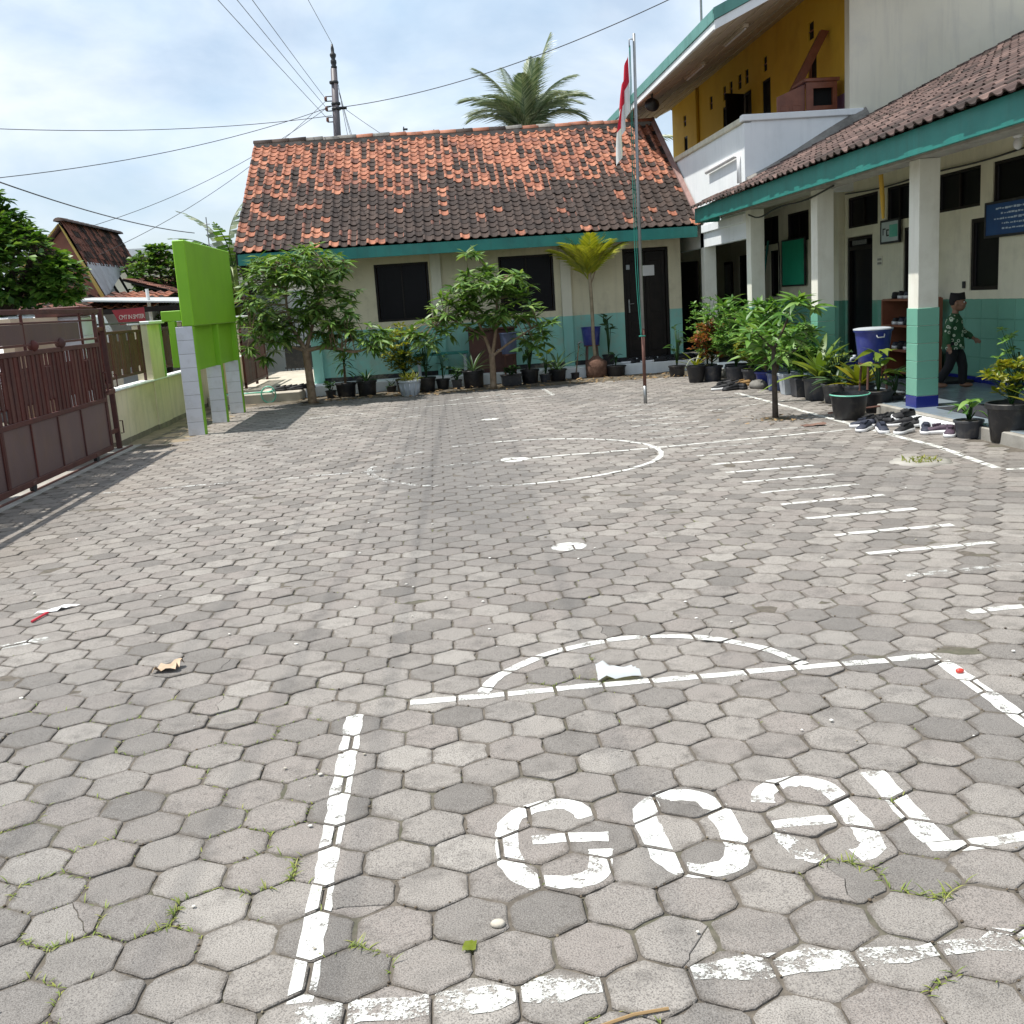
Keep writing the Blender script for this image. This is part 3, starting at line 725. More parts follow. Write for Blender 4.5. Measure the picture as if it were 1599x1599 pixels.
# double door
dr = MB(); dr.box(3.795, 3.85, 21.015, 21.11, .225, 2.39, .004).box(4.64, 4.695, 21.015, 21.11, .225, 2.39, .004).box(3.85, 4.64, 21.015, 21.11, 2.33, 2.39, .004)
d0 = dr.build('door', M_DARKWOOD, bb)
for k in range(2):
    xa = 3.855+k*.39; b = MB(); b.box(xa, xa+.385, 21.04, 21.08, .24, 2.325, .004)
    lf = b.build('door_leaf', M_DARKWOOD, d0)
    for (za, zb) in ((.40, 1.0), (1.15, 2.15)):
        MB().box(xa+.07, xa+.315, 21.03, 21.041, za, zb, .008).build('raised_panel', M_DARKWOOD, lf)
MB().box(3.88, 3.91, 21.015, 21.04, 1.16, 1.42, .004).tube([(3.895, 21.02, 1.33), (3.895, 20.985, 1.33), (3.985, 20.985, 1.335)], .009, 6).build('door_handle', M_METAL, d0)
MB().box(3.80, 4.69, 20.80, 20.995, .2, .265, .008).build('doorstep', M_WHITE, bb)
nb = MB(); nb.box(4.14, 4.42, 21.018, 21.0295, 1.86, 2.06); setprops(nb.build('paper_notice', M_WHITEP), 'white paper notice taped to the black double door', 'notice')
nb = MB(); nb.box(3.86, 3.93, 21.018, 21.0295, 2.0, 2.09); setprops(nb.build('door_sticker', M_GREYP), 'small pale sticker on the left leaf of the black door', 'sticker')

# roof: eave at y 20.15 z 2.70, ridge at y 24.05 z 5.16
EV = Vector((-3.56, 20.12, 2.715)); slope = Vector((0, 3.93, 2.44)); SL = slope.length
TW, NT = .174, 50; EXP = SL/24
def backkind(i, j, rg):
    f = j/24.0; x = i/NT
    edge = .46+.05*math.sin(i*.35)+.04*math.sin(i*.9+1)+(.06 if .2 < x < .3 else 0)+(-.05 if x < .12 else 0)-(.03 if x > .5 else 0)
    run = noise.noise(Vector((i*.55, j*.16, 3)))+.5*noise.noise(Vector((i*.9, j*.5, 8)))
    q = rg.random()+run*.55
    soft = (f-edge)*6
    if soft > -.15+.25*rg.random():
        return 0 if q < .50 else 3 if q < .82 else 2 if q < .92 else 4 if q < .97 else 1
    pr = .015+(.14 if x < .22 and f < .4 else 0)+(.05 if x > .8 else 0)
    if i == 22 and .1 < f < .42: pr = .75
    if i in (14, 15, 30, 37) and j == 0: pr = .9
    if rg.random() < pr: return 0
    return 4 if rg.random() < .05+.3*max(0, soft+.7)+(.16 if x < .25 else 0) else 1
backroof = link_mesh('roof', MB().prism([(-3.52, 20.14, 2.66), (5.1, 20.14, 2.66), (5.1, 24.05, 5.10), (-3.52, 24.05, 5.10)], (0, .0, -.05)).mesh('roof', M_DARKWOOD), bb)
tile_roof(backroof, EV, (1, 0, 0), slope, NT, 24, TW, EXP, backkind, [M_TN, M_TO, M_TM], 300)
MB().prism([(-3.52, 24.05, 5.13), (5.1, 24.05, 5.13), (5.1, 28.0, 2.7), (-3.52, 28.0, 2.7)], (0, 0, .04)).build('rear_roof_slope', M_TO, bb)
b = MB(); b.box(-3.50, 5.09, 20.13, 20.165, 2.50, 2.705, .004); b.build('fascia', M_TEAL, bb)
b = MB()
for z_, d_ in ((0, 0),): b.prism([(-3.53, 20.13, 2.52), (-3.53, 24.0, 4.95), (-3.53, 24.0, 5.12), (-3.53, 20.13, 2.70)], (.03, 0, 0))
b.build('verge_board', M_DARKWOOD, bb)
# ridge: mortar bed and capping tiles
MB().box(-3.55, 5.08, 23.95, 24.17, 5.06, 5.235, .02).build('ridge_mortar', M_MORTAR, bb)
capv = MB()
def cap_mesh(mat):
    b = MB(); vs = []; n = 6
    for (u, rr) in ((0, .105), (.40, .118)):
        for k in range(n+1):
            a = PI*k/n; vs.append((u, -rr*math.cos(a)*1.15, rr*math.sin(a)*.75))
    fs = [(k, k+1, n+2+k, n+1+k) for k in range(n)]
    fs.append(tuple(range(n+1, 2*n+2))); fs.append(tuple(range(n, -1, -1)))
    return b.add(vs, fs).mesh('ridge_tile', mat, True)
CAPS = [cap_mesh(M_TN), cap_mesh(M_TO), cap_mesh(M_MORTAR)]
rgc = random.Random(8)
for k in range(24):
    link_mesh('ridge_tile', CAPS[rgc.choice((0, 1, 0, 2, 0))], bb, Matrix.Translation((-3.56+k*.36, 24.06, 5.205+rgc.gauss(0, .006))) @ Matrix.Rotation(rgc.gauss(0, .015), 4, 'Y'))
# pink mortar flashing along the right verge, against the two-storey house
b = MB(); b.prism([(5.09, 20.1, 2.76), (5.17, 20.1, 2.80), (5.17, 24.05, 5.26), (5.09, 24.05, 5.22)], (0, 0, .05)); b.build('verge_flashing', pmat('pink_mortar', [(.20,.12,.105), (.30,.19,.17)], scale=6, rough=.9, bump=.8), bb)

# ------------------------------------------------------------------ the porch classrooms on the right
pb = thing('porch_classrooms', 'cream and green classroom wing with columned porch on the right', 'building', (7, 14, 0))
UP = [(16.42, 17.62, 2.36, 2.85), (15.30, 16.09, 2.36, 2.86), (13.30, 14.46, 2.35, 2.85), (11.5, 13.0, 2.34, 2.84), (9.6, 10.9, 2.34, 2.84), (8.0, 9.2, 2.34, 2.84),
      (21.20, 22.25, 2.33, 2.87), (19.48, 20.67, 2.30, 2.84)]
LO = [(12.82, 13.53, 1.30, 2.20), (21.24, 21.75, 1.28, 2.20), (19.0, 19.36, 1.28, 2.20), (15.05, 15.50, 1.26, 2.23), (9.9, 10.7, 1.30, 2.20)]
DO = [(16.62, 17.66, .12, 2.22), (23.0, 24.0, .12, 2.2)]
wall_mb('x', 7.0, 7.16, 5.0, 26.0, 0, 3.55, UP+LO+DO).build('front_wall', M_RWALL, pb)
for a in UP: window(pb, 'x', 7.0, a[0], a[1], a[2], a[3], 1, mull=1, fr=.035)
for a in LO: window(pb, 'x', 7.0, a[0], a[1], a[2], a[3], 1, mull=0, fr=.05)
for ya, yb in ((16.62, 17.66), (23.0, 24.0)):
    b = MB(); b.box(7.015, 7.11, ya+.004, ya+.06, .125, 2.21, .004).box(7.015, 7.11, yb-.06, yb-.004, .125, 2.21, .004).box(7.015, 7.11, ya+.06, yb-.06, 2.0, 2.06, .004).box(7.015, 7.11, ya+.06, yb-.06, 2.16, 2.21, .004)
    d_ = b.build('door', M_DARKWOOD, pb)
    MB().box(7.07, 7.09, ya+.06, yb-.06, .13, 2.0).build('door_leaf', M_GLASS, d_)
    MB().box(7.06, 7.075, ya+.06, yb-.06, 2.06, 2.16).build('transom', M_GLASS, d_)
MB().box(6.985, 7.012, 16.85, 17.4, 2.08, 2.15, .003).build('door_plate', pmat('plate_lettering', [(.02,.02,.02), (.22,.22,.2)], scale=60), pb)
for y in (17.78, 14.72):
    MB().box(6.9, 6.999, y, y+.28, .121, 3.3, .006).build('pilaster', M_RWALL, pb)
# dado tiles on the wall
gt = MB(); gt.box(-.006, 0, .003, .397, .002, .246, .003); GT = gt.mesh('dado_tile', M_GTILE)
holes_d = DO+[(17.74, 18.1, 0, 3), (14.68, 15.04, 0, 3)]
for row in range(4):
    y = 8.0
    while y < 22.8:
        if not any(h[0] < y+.4 and h[1] > y for h in holes_d):
            link_mesh('dado_tile', GT, pb, Matrix.Translation((6.9985, y, .195+row*.2485)))
        y += .4
MB().box(6.99, 6.9995, 5.0, 22.8, .121, .193).build('skirting', M_BTILE, pb)
# porch floor
slab = MB().box(5.05, 6.998, 4.0, 20.6, -.05, .112, .01).build('porch_slab', M_CONC, pb)
ft = MB(); ft.box(.002, .398, .002, .398, 0, .008, .002); FT = ft.mesh('floor_tile', M_FTILE)
for i in range(4):
    for j in range(36):
        link_mesh('floor_tile', FT, slab, Matrix.Translation((5.10+i*.4 if i else 5.10, 6.2+j*.4, .1125)))
MB().box(6.70, 6.985, 6.2, 20.6, .1125, .1195).build('floor_border', M_FTILE, slab)
# columns: painted shaft, glazed tile dado in courses, blue foot
colm = []
def column(y, top=2.74, tiled=True):
    x0, x1 = 5.2, 5.43
    c = MB().box(x0, x1, y, y+.24, .112, top, .006).build('column', M_RCOL, pb)
    if tiled:
        for k in range(5):
            za = .245+k*.19
            MB().box(x0-.009, x1+.009, y-.009, y+.249, za+.002, za+.188, .004).build('tile_course', M_GTILE, c)
        MB().box(x0-.012, x1+.012, y-.012, y+.252, .1125, .243, .004).build('tile_foot', M_BTILE, c)
    return c
for y in (8.15, 11.15, 14.15, 17.15): column(y)
column(20.12, 2.72, False)
MB().box(5.19, 5.44, 5.0, 20.37, 2.742, 2.90, .01).build('porch_beam', M_CONC, pb)
b = MB(); b.box(5.15, 5.27, 17.395, 20.118, 2.56, 2.70, .006); b.build('porch_lintel', M_WHITE, pb)
# fascia and roof
b = MB(); b.box(4.735, 4.77, 4.0, 18.9, 2.68, 2.925, .004); b.build('fascia', M_TEAL, pb)
b = MB(); b.box(4.771, 5.18, 18.87, 18.9, 2.68, 2.92, .004); b.build('fascia_return', M_TEAL, pb)
PS = Vector((1, 0, .45)).normalized()
deck = MB(); deck.prism([(4.76, 4.0, 2.90), (4.76, 17.38, 2.90), (11.0, 17.38, 5.708), (11.0, 4.0, 5.708)], (0, 0, -.05))
deck.prism([(4.76, 17.385, 2.90), (4.76, 18.88, 2.90), (5.19, 18.88, 3.0935), (5.19, 17.385, 3.0935)], (0, 0, -.05))
pr_ = deck.build('roof', M_SOFFIT, pb)
def pk(i, j, rg):
    if j == 0: return 1 if rg.random() < .55 else 0
    return 0 if rg.random() < .78 else 1
def keep_p(i, j):
    y = 18.9-i*.2
    if y < 5.0: return False
    return True if y-.2 < 17.2 or j < 2 else False
# eave runs along -y seen from the slope
tile_roof(pr_, (4.66, 18.9, 2.905), (0, -1, 0), PS, 70, 25, .2, .245, pk, [M_TB, M_TO], 300, keep=keep_p, rank=lambda p: p.z*3+abs(p.y-13)*.2+(50 if p.y < 8.0 else 0))
b = MB(); rg4 = random.Random(4)
pts = []
for k in range(13):
    x = 5.22+k*.165; z = 2.93+(x-4.66)*.45+.02
    pts.append((x, z))
for (xa, za), (xb, zb) in zip(pts, pts[1:]):
    b.prism([(xa, 17.17, za-.02), (xb, 17.17, zb-.02), (xb, 17.368, zb+.10+.05*math.sin(xb*2)), (xa, 17.368, za+.10+.05*math.sin(xa*2))], (0, 0, -.06))
b.build('roof_flashing', M_MORTAR, pb)
# a lamp, loose cables, fittings in the porch
lp = thing('porch_lamp', 'white bulb lamp hanging under the porch eave at the right', 'lamp', (5.9, 10.5, 2.86))
MB().lathe([(.03, .06), (.05, .03), (.05, 0), (.03, -.01)], 12, (5.9, 10.5, 2.82)).build('socket', M_WHITEP, lp, True)
MB().ball((5.9, 10.5, 2.76), (.045, .045, .06)).build('bulb', M_WHITEP, lp, True)
MB().tube([(5.9, 10.5, 2.87), (5.9, 10.5, 3.3)], .006, 6).build('cord', M_BLACKP, lp)
def cable(name, pts, r, mat, label, cat='cable', n=6):
    return setprops(MB().tube(smooth3(pts), r, n).build(name, mat, None, True), label, cat)
def smooth3(pts, it=2):
    pts = [Vector(p) for p in pts]
    for _ in range(it):
        q = [pts[0]]
        for a, b_ in zip(pts, pts[1:]): q += [a.lerp(b_, .25), a.lerp(b_, .75)]
        q.append(pts[-1]); pts = q
    return pts
cable('loose_cable', [(6.98, 12.0, 2.92), (6.95, 13.2, 2.87), (6.95, 14.5, 2.90), (6.95, 16.2, 2.86), (6.95, 17.6, 2.92)], .012, M_BLACKP, 'black cable sagging along the porch wall above the high windows')
cable('loose_cable', [(5.18, 13.5, 2.72), (5.16, 14.5, 2.62), (5.17, 15.6, 2.66), (5.18, 16.6, 2.55), (5.19, 17.2, 2.66)], .012, M_BLACKP, 'black cable drooping under the teal eave between two columns')
cable('wall_cable', [(6.96, 21.1, 2.35), (6.95, 21.0, 2.0), (6.96, 21.05, 1.3)], .014, M_BLACKP, 'black cable hanging down the wall left of the green board')
MB_ = MB().tube([(5.55, 12.95, 2.85), (5.6, 13.0, 2.5), (5.62, 13.02, 2.25)], [.03, .03, .018], 8)
setprops(MB_.build('yellow_strap', pmat('yellow_cloth', [(.50,.30,.03), (.58,.36,.05)], rough=.7)), 'yellow strap hanging from the porch eave', 'strap')

# boards on the porch wall
def board(name, label, ya, yb, za, zb, mat, x=6.93, cat='board', tilt=0):
    t = thing(name, label, cat, (x, (ya+yb)/2, za))
    MB().box(x+.004, x+.03, ya+.02, yb-.02, za+.02, zb-.02).build('panel', mat, t)
    f = MB()
    f.box(x-.006, x+.034, ya, ya+.03, za, zb, .004).box(x-.006, x+.034, yb-.03, yb, za, zb, .004).box(x-.006, x+.034, ya+.03, yb-.03, za, za+.03, .004).box(x-.006, x+.034, ya+.03, yb-.03, zb-.03, zb, .004)
    f.build('frame', M_BLACKP, t); return t
board('notice_board', 'blank bright green notice board hung on the porch wall', 19.52, 20.82, 1.47, 2.36, pmat('green_board', [(.015,.30,.17), (.02,.35,.20)], rough=.5))
wb = board('poster_frame', 'small framed pale poster with dark lettering above the shoe rack', 15.5, 16.16, 2.03, 2.38, pmat('poster_paper', [(.42,.52,.50), (.55,.60,.60)], scale=3, rough=.4))
mk = MB()
for (ya, yb, za, zb) in ((16.05, 16.08, 2.16, 2.26), (15.98, 16.05, 2.24, 2.26), (15.92, 15.95, 2.14, 2.24), (15.86, 15.92, 2.14, 2.16), (15.86, 15.92, 2.22, 2.24)): mk.box(6.931, 6.9335, ya, yb, za, zb)
mk.build('lettering', M_BLACKP, wb)
mk = MB().box(6.931, 6.9335, 15.56, 15.84, 2.12, 2.30); mk.build('green_patch', pmat('poster_green', [(.10,.42,.32), (.16,.48,.38)], scale=4), wb)
bl = board('wall_board', 'large blue board with white writing high on the porch wall at the right edge', 11.2, 13.05, 1.93, 2.36, pmat('blue_board', [(.008,.05,.17), (.012,.07,.21)], rough=.4))
rgb = random.Random(3); wr = MB()
for row, z in enumerate((2.26, 2.20, 2.14, 2.08, 2.02)):
    y = 12.85-rgb.random()*.25
    while y > 11.6 - row*.02:
        L = rgb.uniform(.02, .07); wr.box(6.931, 6.9334, y-L, y, z+rgb.gauss(0, .003), z+.012+rgb.random()*.01); y -= L+rgb.uniform(.006, .03)
wr.build('writing', pmat('chalk_white', [(.45,.55,.66), (.55,.64,.72)]), bl)
pn = thing('number_plate', 'small plate with two lines of dark figures beside the porch door', 'plate', (6.99, 16.3, 1.7))
MB().box(6.988, 6.999, 16.22, 16.42, 1.72, 1.86, .002).build('plate', M_CREAM, pn)
wr = MB()
for z in (1.81, 1.75):
    for k in range(4): wr.box(6.9855, 6.9878, 16.25+k*.038, 16.275+k*.038, z-.015, z+.018)
wr.build('figures', pmat('faded_ink', [(.15,.14,.11), (.2,.19,.15)]), pn)
sw = MB().box(6.975, 6.999, 13.62, 13.68, 1.33, 1.42, .004); setprops(sw.build('light_switch', M_BLACKP), 'small black switch on the wall beside the tall porch window', 'switch')
# ladder leaning behind the second column
ld = thing('ladder', 'teal folding ladder standing against the porch wall behind the second column', 'ladder', (6.6, 21.9, .12))
for yy in (21.55, 21.95): MB().tube([(6.55, yy, .12), (6.9, yy, 2.4)], .025, 6).build('rail', M_TEAL, ld)
for k in range(8): MB().tube([(6.58+k*.04, 21.55, .4+k*.26), (6.58+k*.04, 21.95, .4+k*.26)], .016, 6).build('rung', M_METAL, ld)
# dark passage end wall between the two blocks
pw = wall_mb('y', 26.0, 26.15, 4.97, 7.2, 0, 3.3, [(5.6, 6.6, .1, 2.2)]); setprops(pw.build('passage_wall', M_RWALL), 'cream wall closing the dark passage behind the porch', 'wall')
setprops(MB().box(5.55, 6.65, 26.2, 26.23, 0, 2.3).build('passage_door', M_DARKWOOD), 'dark door at the end of the porch passage', 'door')
mir = thing('wall_mirror', 'dark framed mirror standing in the passage behind the first columns', 'mirror', (6.9, 24.6, 1.3))
MB().box(6.93, 6.97, 24.4, 25.0, 1.3, 2.1, .01).build('frame', M_DARKWOOD, mir); MB().box(6.925, 6.929, 24.46, 24.94, 1.36, 2.04).build('glass', M_METAL, mir)

# ------------------------------------------------------------------ the two-storey house behind the porch
th = thing('two_storey_house', 'yellow upper floor with white balcony parapet behind the porch roof', 'building', (7, 20, 0))
MB().box(5.2, 5.32, 17.38, 24.6, 2.3, 4.10, .0).build('balcony_parapet', M_WHITE, th)
MB().box(5.321, 7.12, 17.38, 17.5, 2.95, 4.12, .0).build('balcony_parapet', M_WHITE, th)
MB().box(5.16, 5.36, 17.50, 24.62, 4.102, 4.2, .012).build('coping', M_COPING, th)
MB().box(5.16, 7.16, 17.34, 17.498, 4.122, 4.225, .012).build('coping', M_WHITE, th)
MB().box(5.322, 7.2, 17.51, 30.0, 3.12, 3.28).build('balcony_floor', M_SLAB, th)
YH = [(19.56, 20.0, 3.3, 5.66), (22.18, 22.72, 3.3, 5.67), (23.49, 24.5, 3.3, 5.68), (24.85, 25.75, 4.3, 5.68), (29.28, 29.66, 4.4, 5.6),
      (19.69, 19.96, 5.82, 6.12), (22.38, 22.62, 5.83, 6.12), (23.67, 23.92, 5.84, 6.14), (24.2, 24.46, 5.83, 6.14), (24.9, 25.14, 5.82, 6.13), (25.45, 25.69, 5.82, 6.13), (26.65, 26.9, 5.82, 6.13), (29.38, 29.66, 5.86, 6.14)]
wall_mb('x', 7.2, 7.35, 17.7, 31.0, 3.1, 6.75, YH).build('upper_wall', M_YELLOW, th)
for k, a in enumerate(YH):
    if k < 5: window(th, 'x', 7.2, a[0], a[1], a[2], a[3], 1, mull=(1 if k in (2, 3) else 0), name='upper_door' if k < 3 else 'upper_window', fmat=M_BROWNWOOD if k == 0 else M_DARKWOOD)
    else:
        v = MB().box(7.225, 7.34, a[0]-.01, a[1]+.01, a[2]-.01, a[3]+.01).build('air_vent', M_INNER_SHADE, th)  # solid box, the vent's inner shade is put into its colour
        MB().box(7.205, 7.223, a[0]-.012, a[1]+.012, (a[2]+a[3])/2-.010, (a[2]+a[3])/2+.010).build('vent_bar', M_BROWNWOOD, v)
lfs = MB().box(-.02, .02, 0, .5, 0, 1.25, .004); o_ = lfs.build('open_shutter', M_DARKWOOD, th, mw=Matrix.Translation((7.18, 24.02, 4.42)) @ Matrix.Rotation(rad(115), 4, 'Z'))
# the tall cream wall, facing the yard
wall_mb('y', 17.42, 17.62, 6.95, 15.0, 3.0, 10.0).build('tall_wall', M_CREAM, th)
b = MB().tube([(5.17, 17.62, 3.2), (5.17, 17.62, 3.62), (5.15, 17.75, 3.64), (5.15, 19.6, 3.6)], .035, 8); b.build('drain_pipe', M_WHITEP, th, True)
MB().tube([(7.16, 28.0, 3.3), (7.16, 28.0, 6.6)], .04, 8).build('down_pipe', M_YELLOW, th, True)
# upper roof: eave x 4.7, rising to the right
s_ = .45; EX, YA, YB = 4.55, 16.55, 31.4
def zr(x, z0): return z0+(x-EX)*s_
ur = MB().prism([(EX+.02, YA+.02, 5.39), (EX+.02, YB, 5.39), (9.6, YB, zr(9.6, 5.39)), (9.6, YA+.02, zr(9.6, 5.39))], (0, 0, .14)).build('upper_roof', M_SOFFIT, th)
MB().prism([(EX-.04, YA-.04, 5.55), (EX-.04, YB+.1, 5.55), (9.6, YB+.1, zr(9.6, 5.57)), (9.6, YA-.04, zr(9.6, 5.57))], (0, 0, .06)).build('roof_sheet', M_TEALROOF, ur)
MB().box(EX-.045, EX, YA-.01, YB+.05, 5.45, 5.625, .004).build('green_fascia', M_TEALROOF, ur)
MB().box(EX-.025, EX+.02, YA, YB, 5.34, 5.447, .004).build('white_fascia', M_WHITE, ur)
MB().prism([(EX-.04, YA-.05, 5.46), (9.6, YA-.05, zr(9.6, 5.47)), (9.6, YA-.05, zr(9.6, 5.645)), (EX-.04, YA-.05, 5.63)], (0, .038, 0)).build('green_barge_board', M_TEALROOF, ur)
MB().prism([(EX-.02, YA-.03, 5.33), (9.6, YA-.03, zr(9.6, 5.34)), (9.6, YA-.03, zr(9.6, 5.467)), (EX-.02, YA-.03, 5.457)], (0, .045, 0)).build('white_barge_board', M_WHITE, ur)
for k in range(6):
    x = 5.0+k*.45
    MB().prism([(x, YA+.06, zr(x, 5.385)), (x+.04, YA+.06, zr(x+.04, 5.385)), (x+.04, YB-.05, zr(x+.04, 5.385)), (x, YB-.05, zr(x, 5.385))], (0, 0, -.02)).build('soffit_batten', M_DARKWOOD if k == 5 else M_SOFFIT, ur)
MB().prism([(5.22, 26.2, 5.6), (5.22, 26.35, 5.6), (5.22, 24.6, 4.12), (5.22, 24.4, 4.12)], (.16, 0, 0)).build('raking_post', M_COPING, th)
for k, (ya, yb) in enumerate(((21.3, 22.7), (18.5, 19.8))):
    tl = thing('tube_lamp', ('fluorescent tube lamp under the upper soffit, the farther one', 'fluorescent tube lamp under the upper soffit, the nearer one')[k], 'lamp', (5.6, (ya+yb)/2, 5.8), group='tube lamps under the soffit')
    MB().box(5.55, 5.65, ya, yb, 5.79, 5.85, .006).build('housing', M_SOFFIT, tl)
    MB().tube([(5.6, ya+.04, 5.772), (5.6, yb-.04, 5.772)], .016, 8).build('tube', M_WHITEP, tl)
sp = thing('loudspeaker', 'small round black loudspeaker under the upper eave', 'loudspeaker', (4.8, 22.4, 5.30))
MB().lathe([(.05, .12), (.13, 0), (.15, -.02), (.15, -.035), (.02, -.03)], 18).build('horn', M_BLACKP, sp, True, local=True, mw=Matrix.Rotation(rad(70), 4, 'X'))
MB().box(-.02, .02, -.02, .02, .05, .22).build('bracket', M_BLACKP, sp, local=True)
# pulpit and propped timber on the balcony
pl = thing('wooden_pulpit', 'reddish brown wooden pulpit with square opening standing on the balcony', 'pulpit', (6.7, 18.2, 3.3))
pbx = wall_mb('y', 18.15, 18.19, 6.50, 7.03, 3.28, 4.80, [(6.62, 6.96, 4.42, 4.70)]); pbx.build('front_panel', M_BROWNWOOD, pl)
MB().box(6.60, 6.98, 18.28, 18.30, 4.40, 4.72).build('opening_shade', M_INNER_SHADE, pl)  # flat near-black sheet gives the opening its shade
MB().box(6.46, 7.07, 18.12, 18.75, 4.801, 4.86, .01).build('top_board', M_BROWNWOOD, pl)
MB().box(6.98, 7.03, 18.191, 18.7, 3.28, 4.80).build('side_panel', M_BROWNWOOD, pl)
b = MB().prism([(6.02, 18.20, 3.28), (6.499, 18.20, 3.28), (6.499, 18.20, 4.78), (6.02, 18.20, 4.60)], (0, .04, 0)); b.build('wing_panel', M_BROWNWOOD, pl)
for xa in (6.08, 6.28): MB().box(xa, xa+.14, 18.185, 18.199, 3.6, 4.45, .01).build('wing_moulding', M_BROWNWOOD, pl)
tb = MB().prism([(5.62, 18.9, 3.28), (5.78, 18.9, 3.28), (7.18, 18.9, 5.75), (7.05, 18.9, 5.78)], (0, .12, 0)); setprops(tb.build('leaning_timber', M_BROWNWOOD), 'brown timber beam leaning slantwise over the balcony behind the pulpit', 'beam')
mast = thing('antenna_mast', 'thin grey antenna mast rising above the green upper roof', 'mast', (5.5, 21.0, 6.0))
MB().tube([(5.5, 21.0, 5.9), (5.5, 21.0, 9.2)], [.025, .02], 8).build('pole', M_METAL, mast)
for k in range(5): MB().tube([(5.2+.03*k, 21.0, 8.6+k*.1), (5.8-.03*k, 21.0, 8.6+k*.1)], .008, 5).build('element', M_METAL, mast)
# ------------------------------------------------------------------ sliding gate
GX = -4.10
gate = thing('sliding_gate', 'reddish brown steel sliding gate with slats and sheet panels at the left', 'gate', (GX, 11.6, 0))
Y0, Y1 = 7.6, 13.28
def gbar(name, y0, y1, z0, z1, mat=None, t=.02, par=gate, dx=0, bev=.004):
    return MB().box(GX-t+dx, GX+t+dx, y0, y1, z0, z1, bev).build(name, mat or M_GATE, par)
gbar('bottom_rail', Y0, Y1, .065, .125); gbar('middle_rail', Y0, Y1, .665, .715); gbar('top_rail', Y0, Y1, 1.335, 1.385)
gbar('upper_rail', Y0, Y1+.15, 1.74, 1.79); gbar('thin_rail', Y0, Y1, 1.645, 1.665, t=.012); gbar('thin_rail', Y0, Y1, 1.425, 1.45, t=.014)
for y in (Y0, 10.02, Y1-.045): gbar('stile', y, y+.045, .126, 1.735, t=.022)
for y in (9.2, 10.95, 12.72): gbar('upper_bar', y, y+.03, 1.386, 1.738, t=.013)
rg = random.Random(21)
# sheet panels of the lower half with folded ribs
y = Y0+.05; k = 0
edges = [Y0+.046, 8.3, 9.1, 10.019, 10.066, 10.78, 11.55, 12.3, Y1-.046]
for ya, yb in zip(edges, edges[1:]):
    if yb-ya < .1: continue
    p = gbar('sheet_panel', ya+.004, yb-.004, .126, .664, M_GATE2, t=.006, bev=.002)
    MB().box(GX+.006, GX+.02, yb-.03, yb-.006, .13, .66, .003).build('rib', M_GATE, p)
# slats of the upper half
y = Y0+.05; i = 0
while y < Y1-.06:
    if 9.97 < y < 10.07: y = 10.07
    g = i % 11
    if g in (8, 10): za, zb = .86, 1.20
    elif g == 9: za, zb = .716, 1.334
    else: za, zb = .716, 1.334
    wd = .050 if g in (8, 10) else .056
    if g in (8, 9, 10): wd = .042
    gbar('slat', y, y+wd, za, zb, t=.008, dx=(.006 if i % 2 else -.004), bev=.002)
    y += wd+(.012 if g in (7, 8, 9, 10) else .0025); i += 1
gbar('slat_rail', Y0, Y1, .84, .865, t=.006, dx=-.02, bev=.002); gbar('slat_rail', Y0, Y1, 1.19, 1.215, t=.006, dx=-.02, bev=.002)
nbd = gbar('name_board', 10.35, 12.64, 1.452, 1.642, M_GATE2, t=.010)
for yy in (11.15, 11.95):
    MB().ball((GX+.01, yy, 1.425), .058, 14, 10).build('ball_ornament', M_GATE, gate, True)
for yy in (8.4, 10.62, 12.63):
    wl = MB().tube([(GX-.02, yy, .055), (GX+.02, yy, .055)], .052, 14).build('wheel', M_BLACKP, gate)
    MB().box(GX-.03, GX+.03, yy-.05, yy+.05, .07, .11, .004).build('wheel_fork', M_RUSTY, wl)
MB().tube([(GX+.03, 13.2, 1.02), (GX+.07, 13.2, 1.02), (GX+.07, 13.2, .78), (GX+.03, 13.2, .78)], .012, 6).build('pull_handle', M_GATE, gate)
MB().box(GX-.012, GX+.03, 13.28, 13.62, .74, .80, .004).build('bolt_bar', M_GATE, gate)
MB().tube([(GX+.02, 9.05, 1.0), (GX+.22, 9.05, 1.0), (GX+.22, 9.25, .72), (GX+.02, 9.3, .62)], .016, 6).build('bent_bracket', M_GATE, gate)
rail = MB().box(-4.75, -4.0, 6.0, 14.2, -.05, .006, .004); setprops(rail.build('gate_track', M_CONC), kind='structure')
MB_ = MB().box(GX-.015, GX+.015, 6.0, 14.1, .006, .02); MB_.build('track_rail', M_RUSTY, bpy.data.objects['gate_track'])
# guide post the gate runs against
gp = thing('gate_post', 'slim leaning brown steel post at the right end of the gate', 'post', (-4.2, 13.9, 0))
MB().box(-.03, .03, -.03, .03, 0, 1.80, .004).build('tube', M_GATE, gp, local=True, mw=Matrix.Rotation(rad(1.0), 4, 'X'))
for z in (.22, .80, 1.52): MB().box(-.02, .02, -.30, -.03, z, z+.05, .004).build('guide_arm', M_GATE, gp, local=True)
for z in (.2, .8): MB().tube([(.035, .04, z), (.06, .07, z), (.06, .07, z+.16), (.035, .04, z+.16)], .008, 6).build('hook', M_GATE, gp, local=True)
def gate_pillar(x0, x1, y0, y1, label):
    t = thing('gate_pillar', label, 'pillar', ((x0+x1)/2, (y0+y1)/2, 0))
    c = MB().box(x0, x1, y0, y1, 0, 1.72, .008).build('shaft', M_WHITE, t)
    for k in range(7):
        za = .06+k*.235
        MB().box(x0-.008, x1+.008, y0-.008, y1+.008, za+.004, za+.231, .004).build('tile_course', M_WTILE, c)
    MB().box(x0-.07, x1+.07, y0-.07, y1+.07, 1.722, 1.80, .01).build('cap', M_GATE, t)
    MB().box(x0-.03, x1+.03, y0-.03, y1+.03, 1.801, 1.84, .01).build('cap', M_GATE, t)
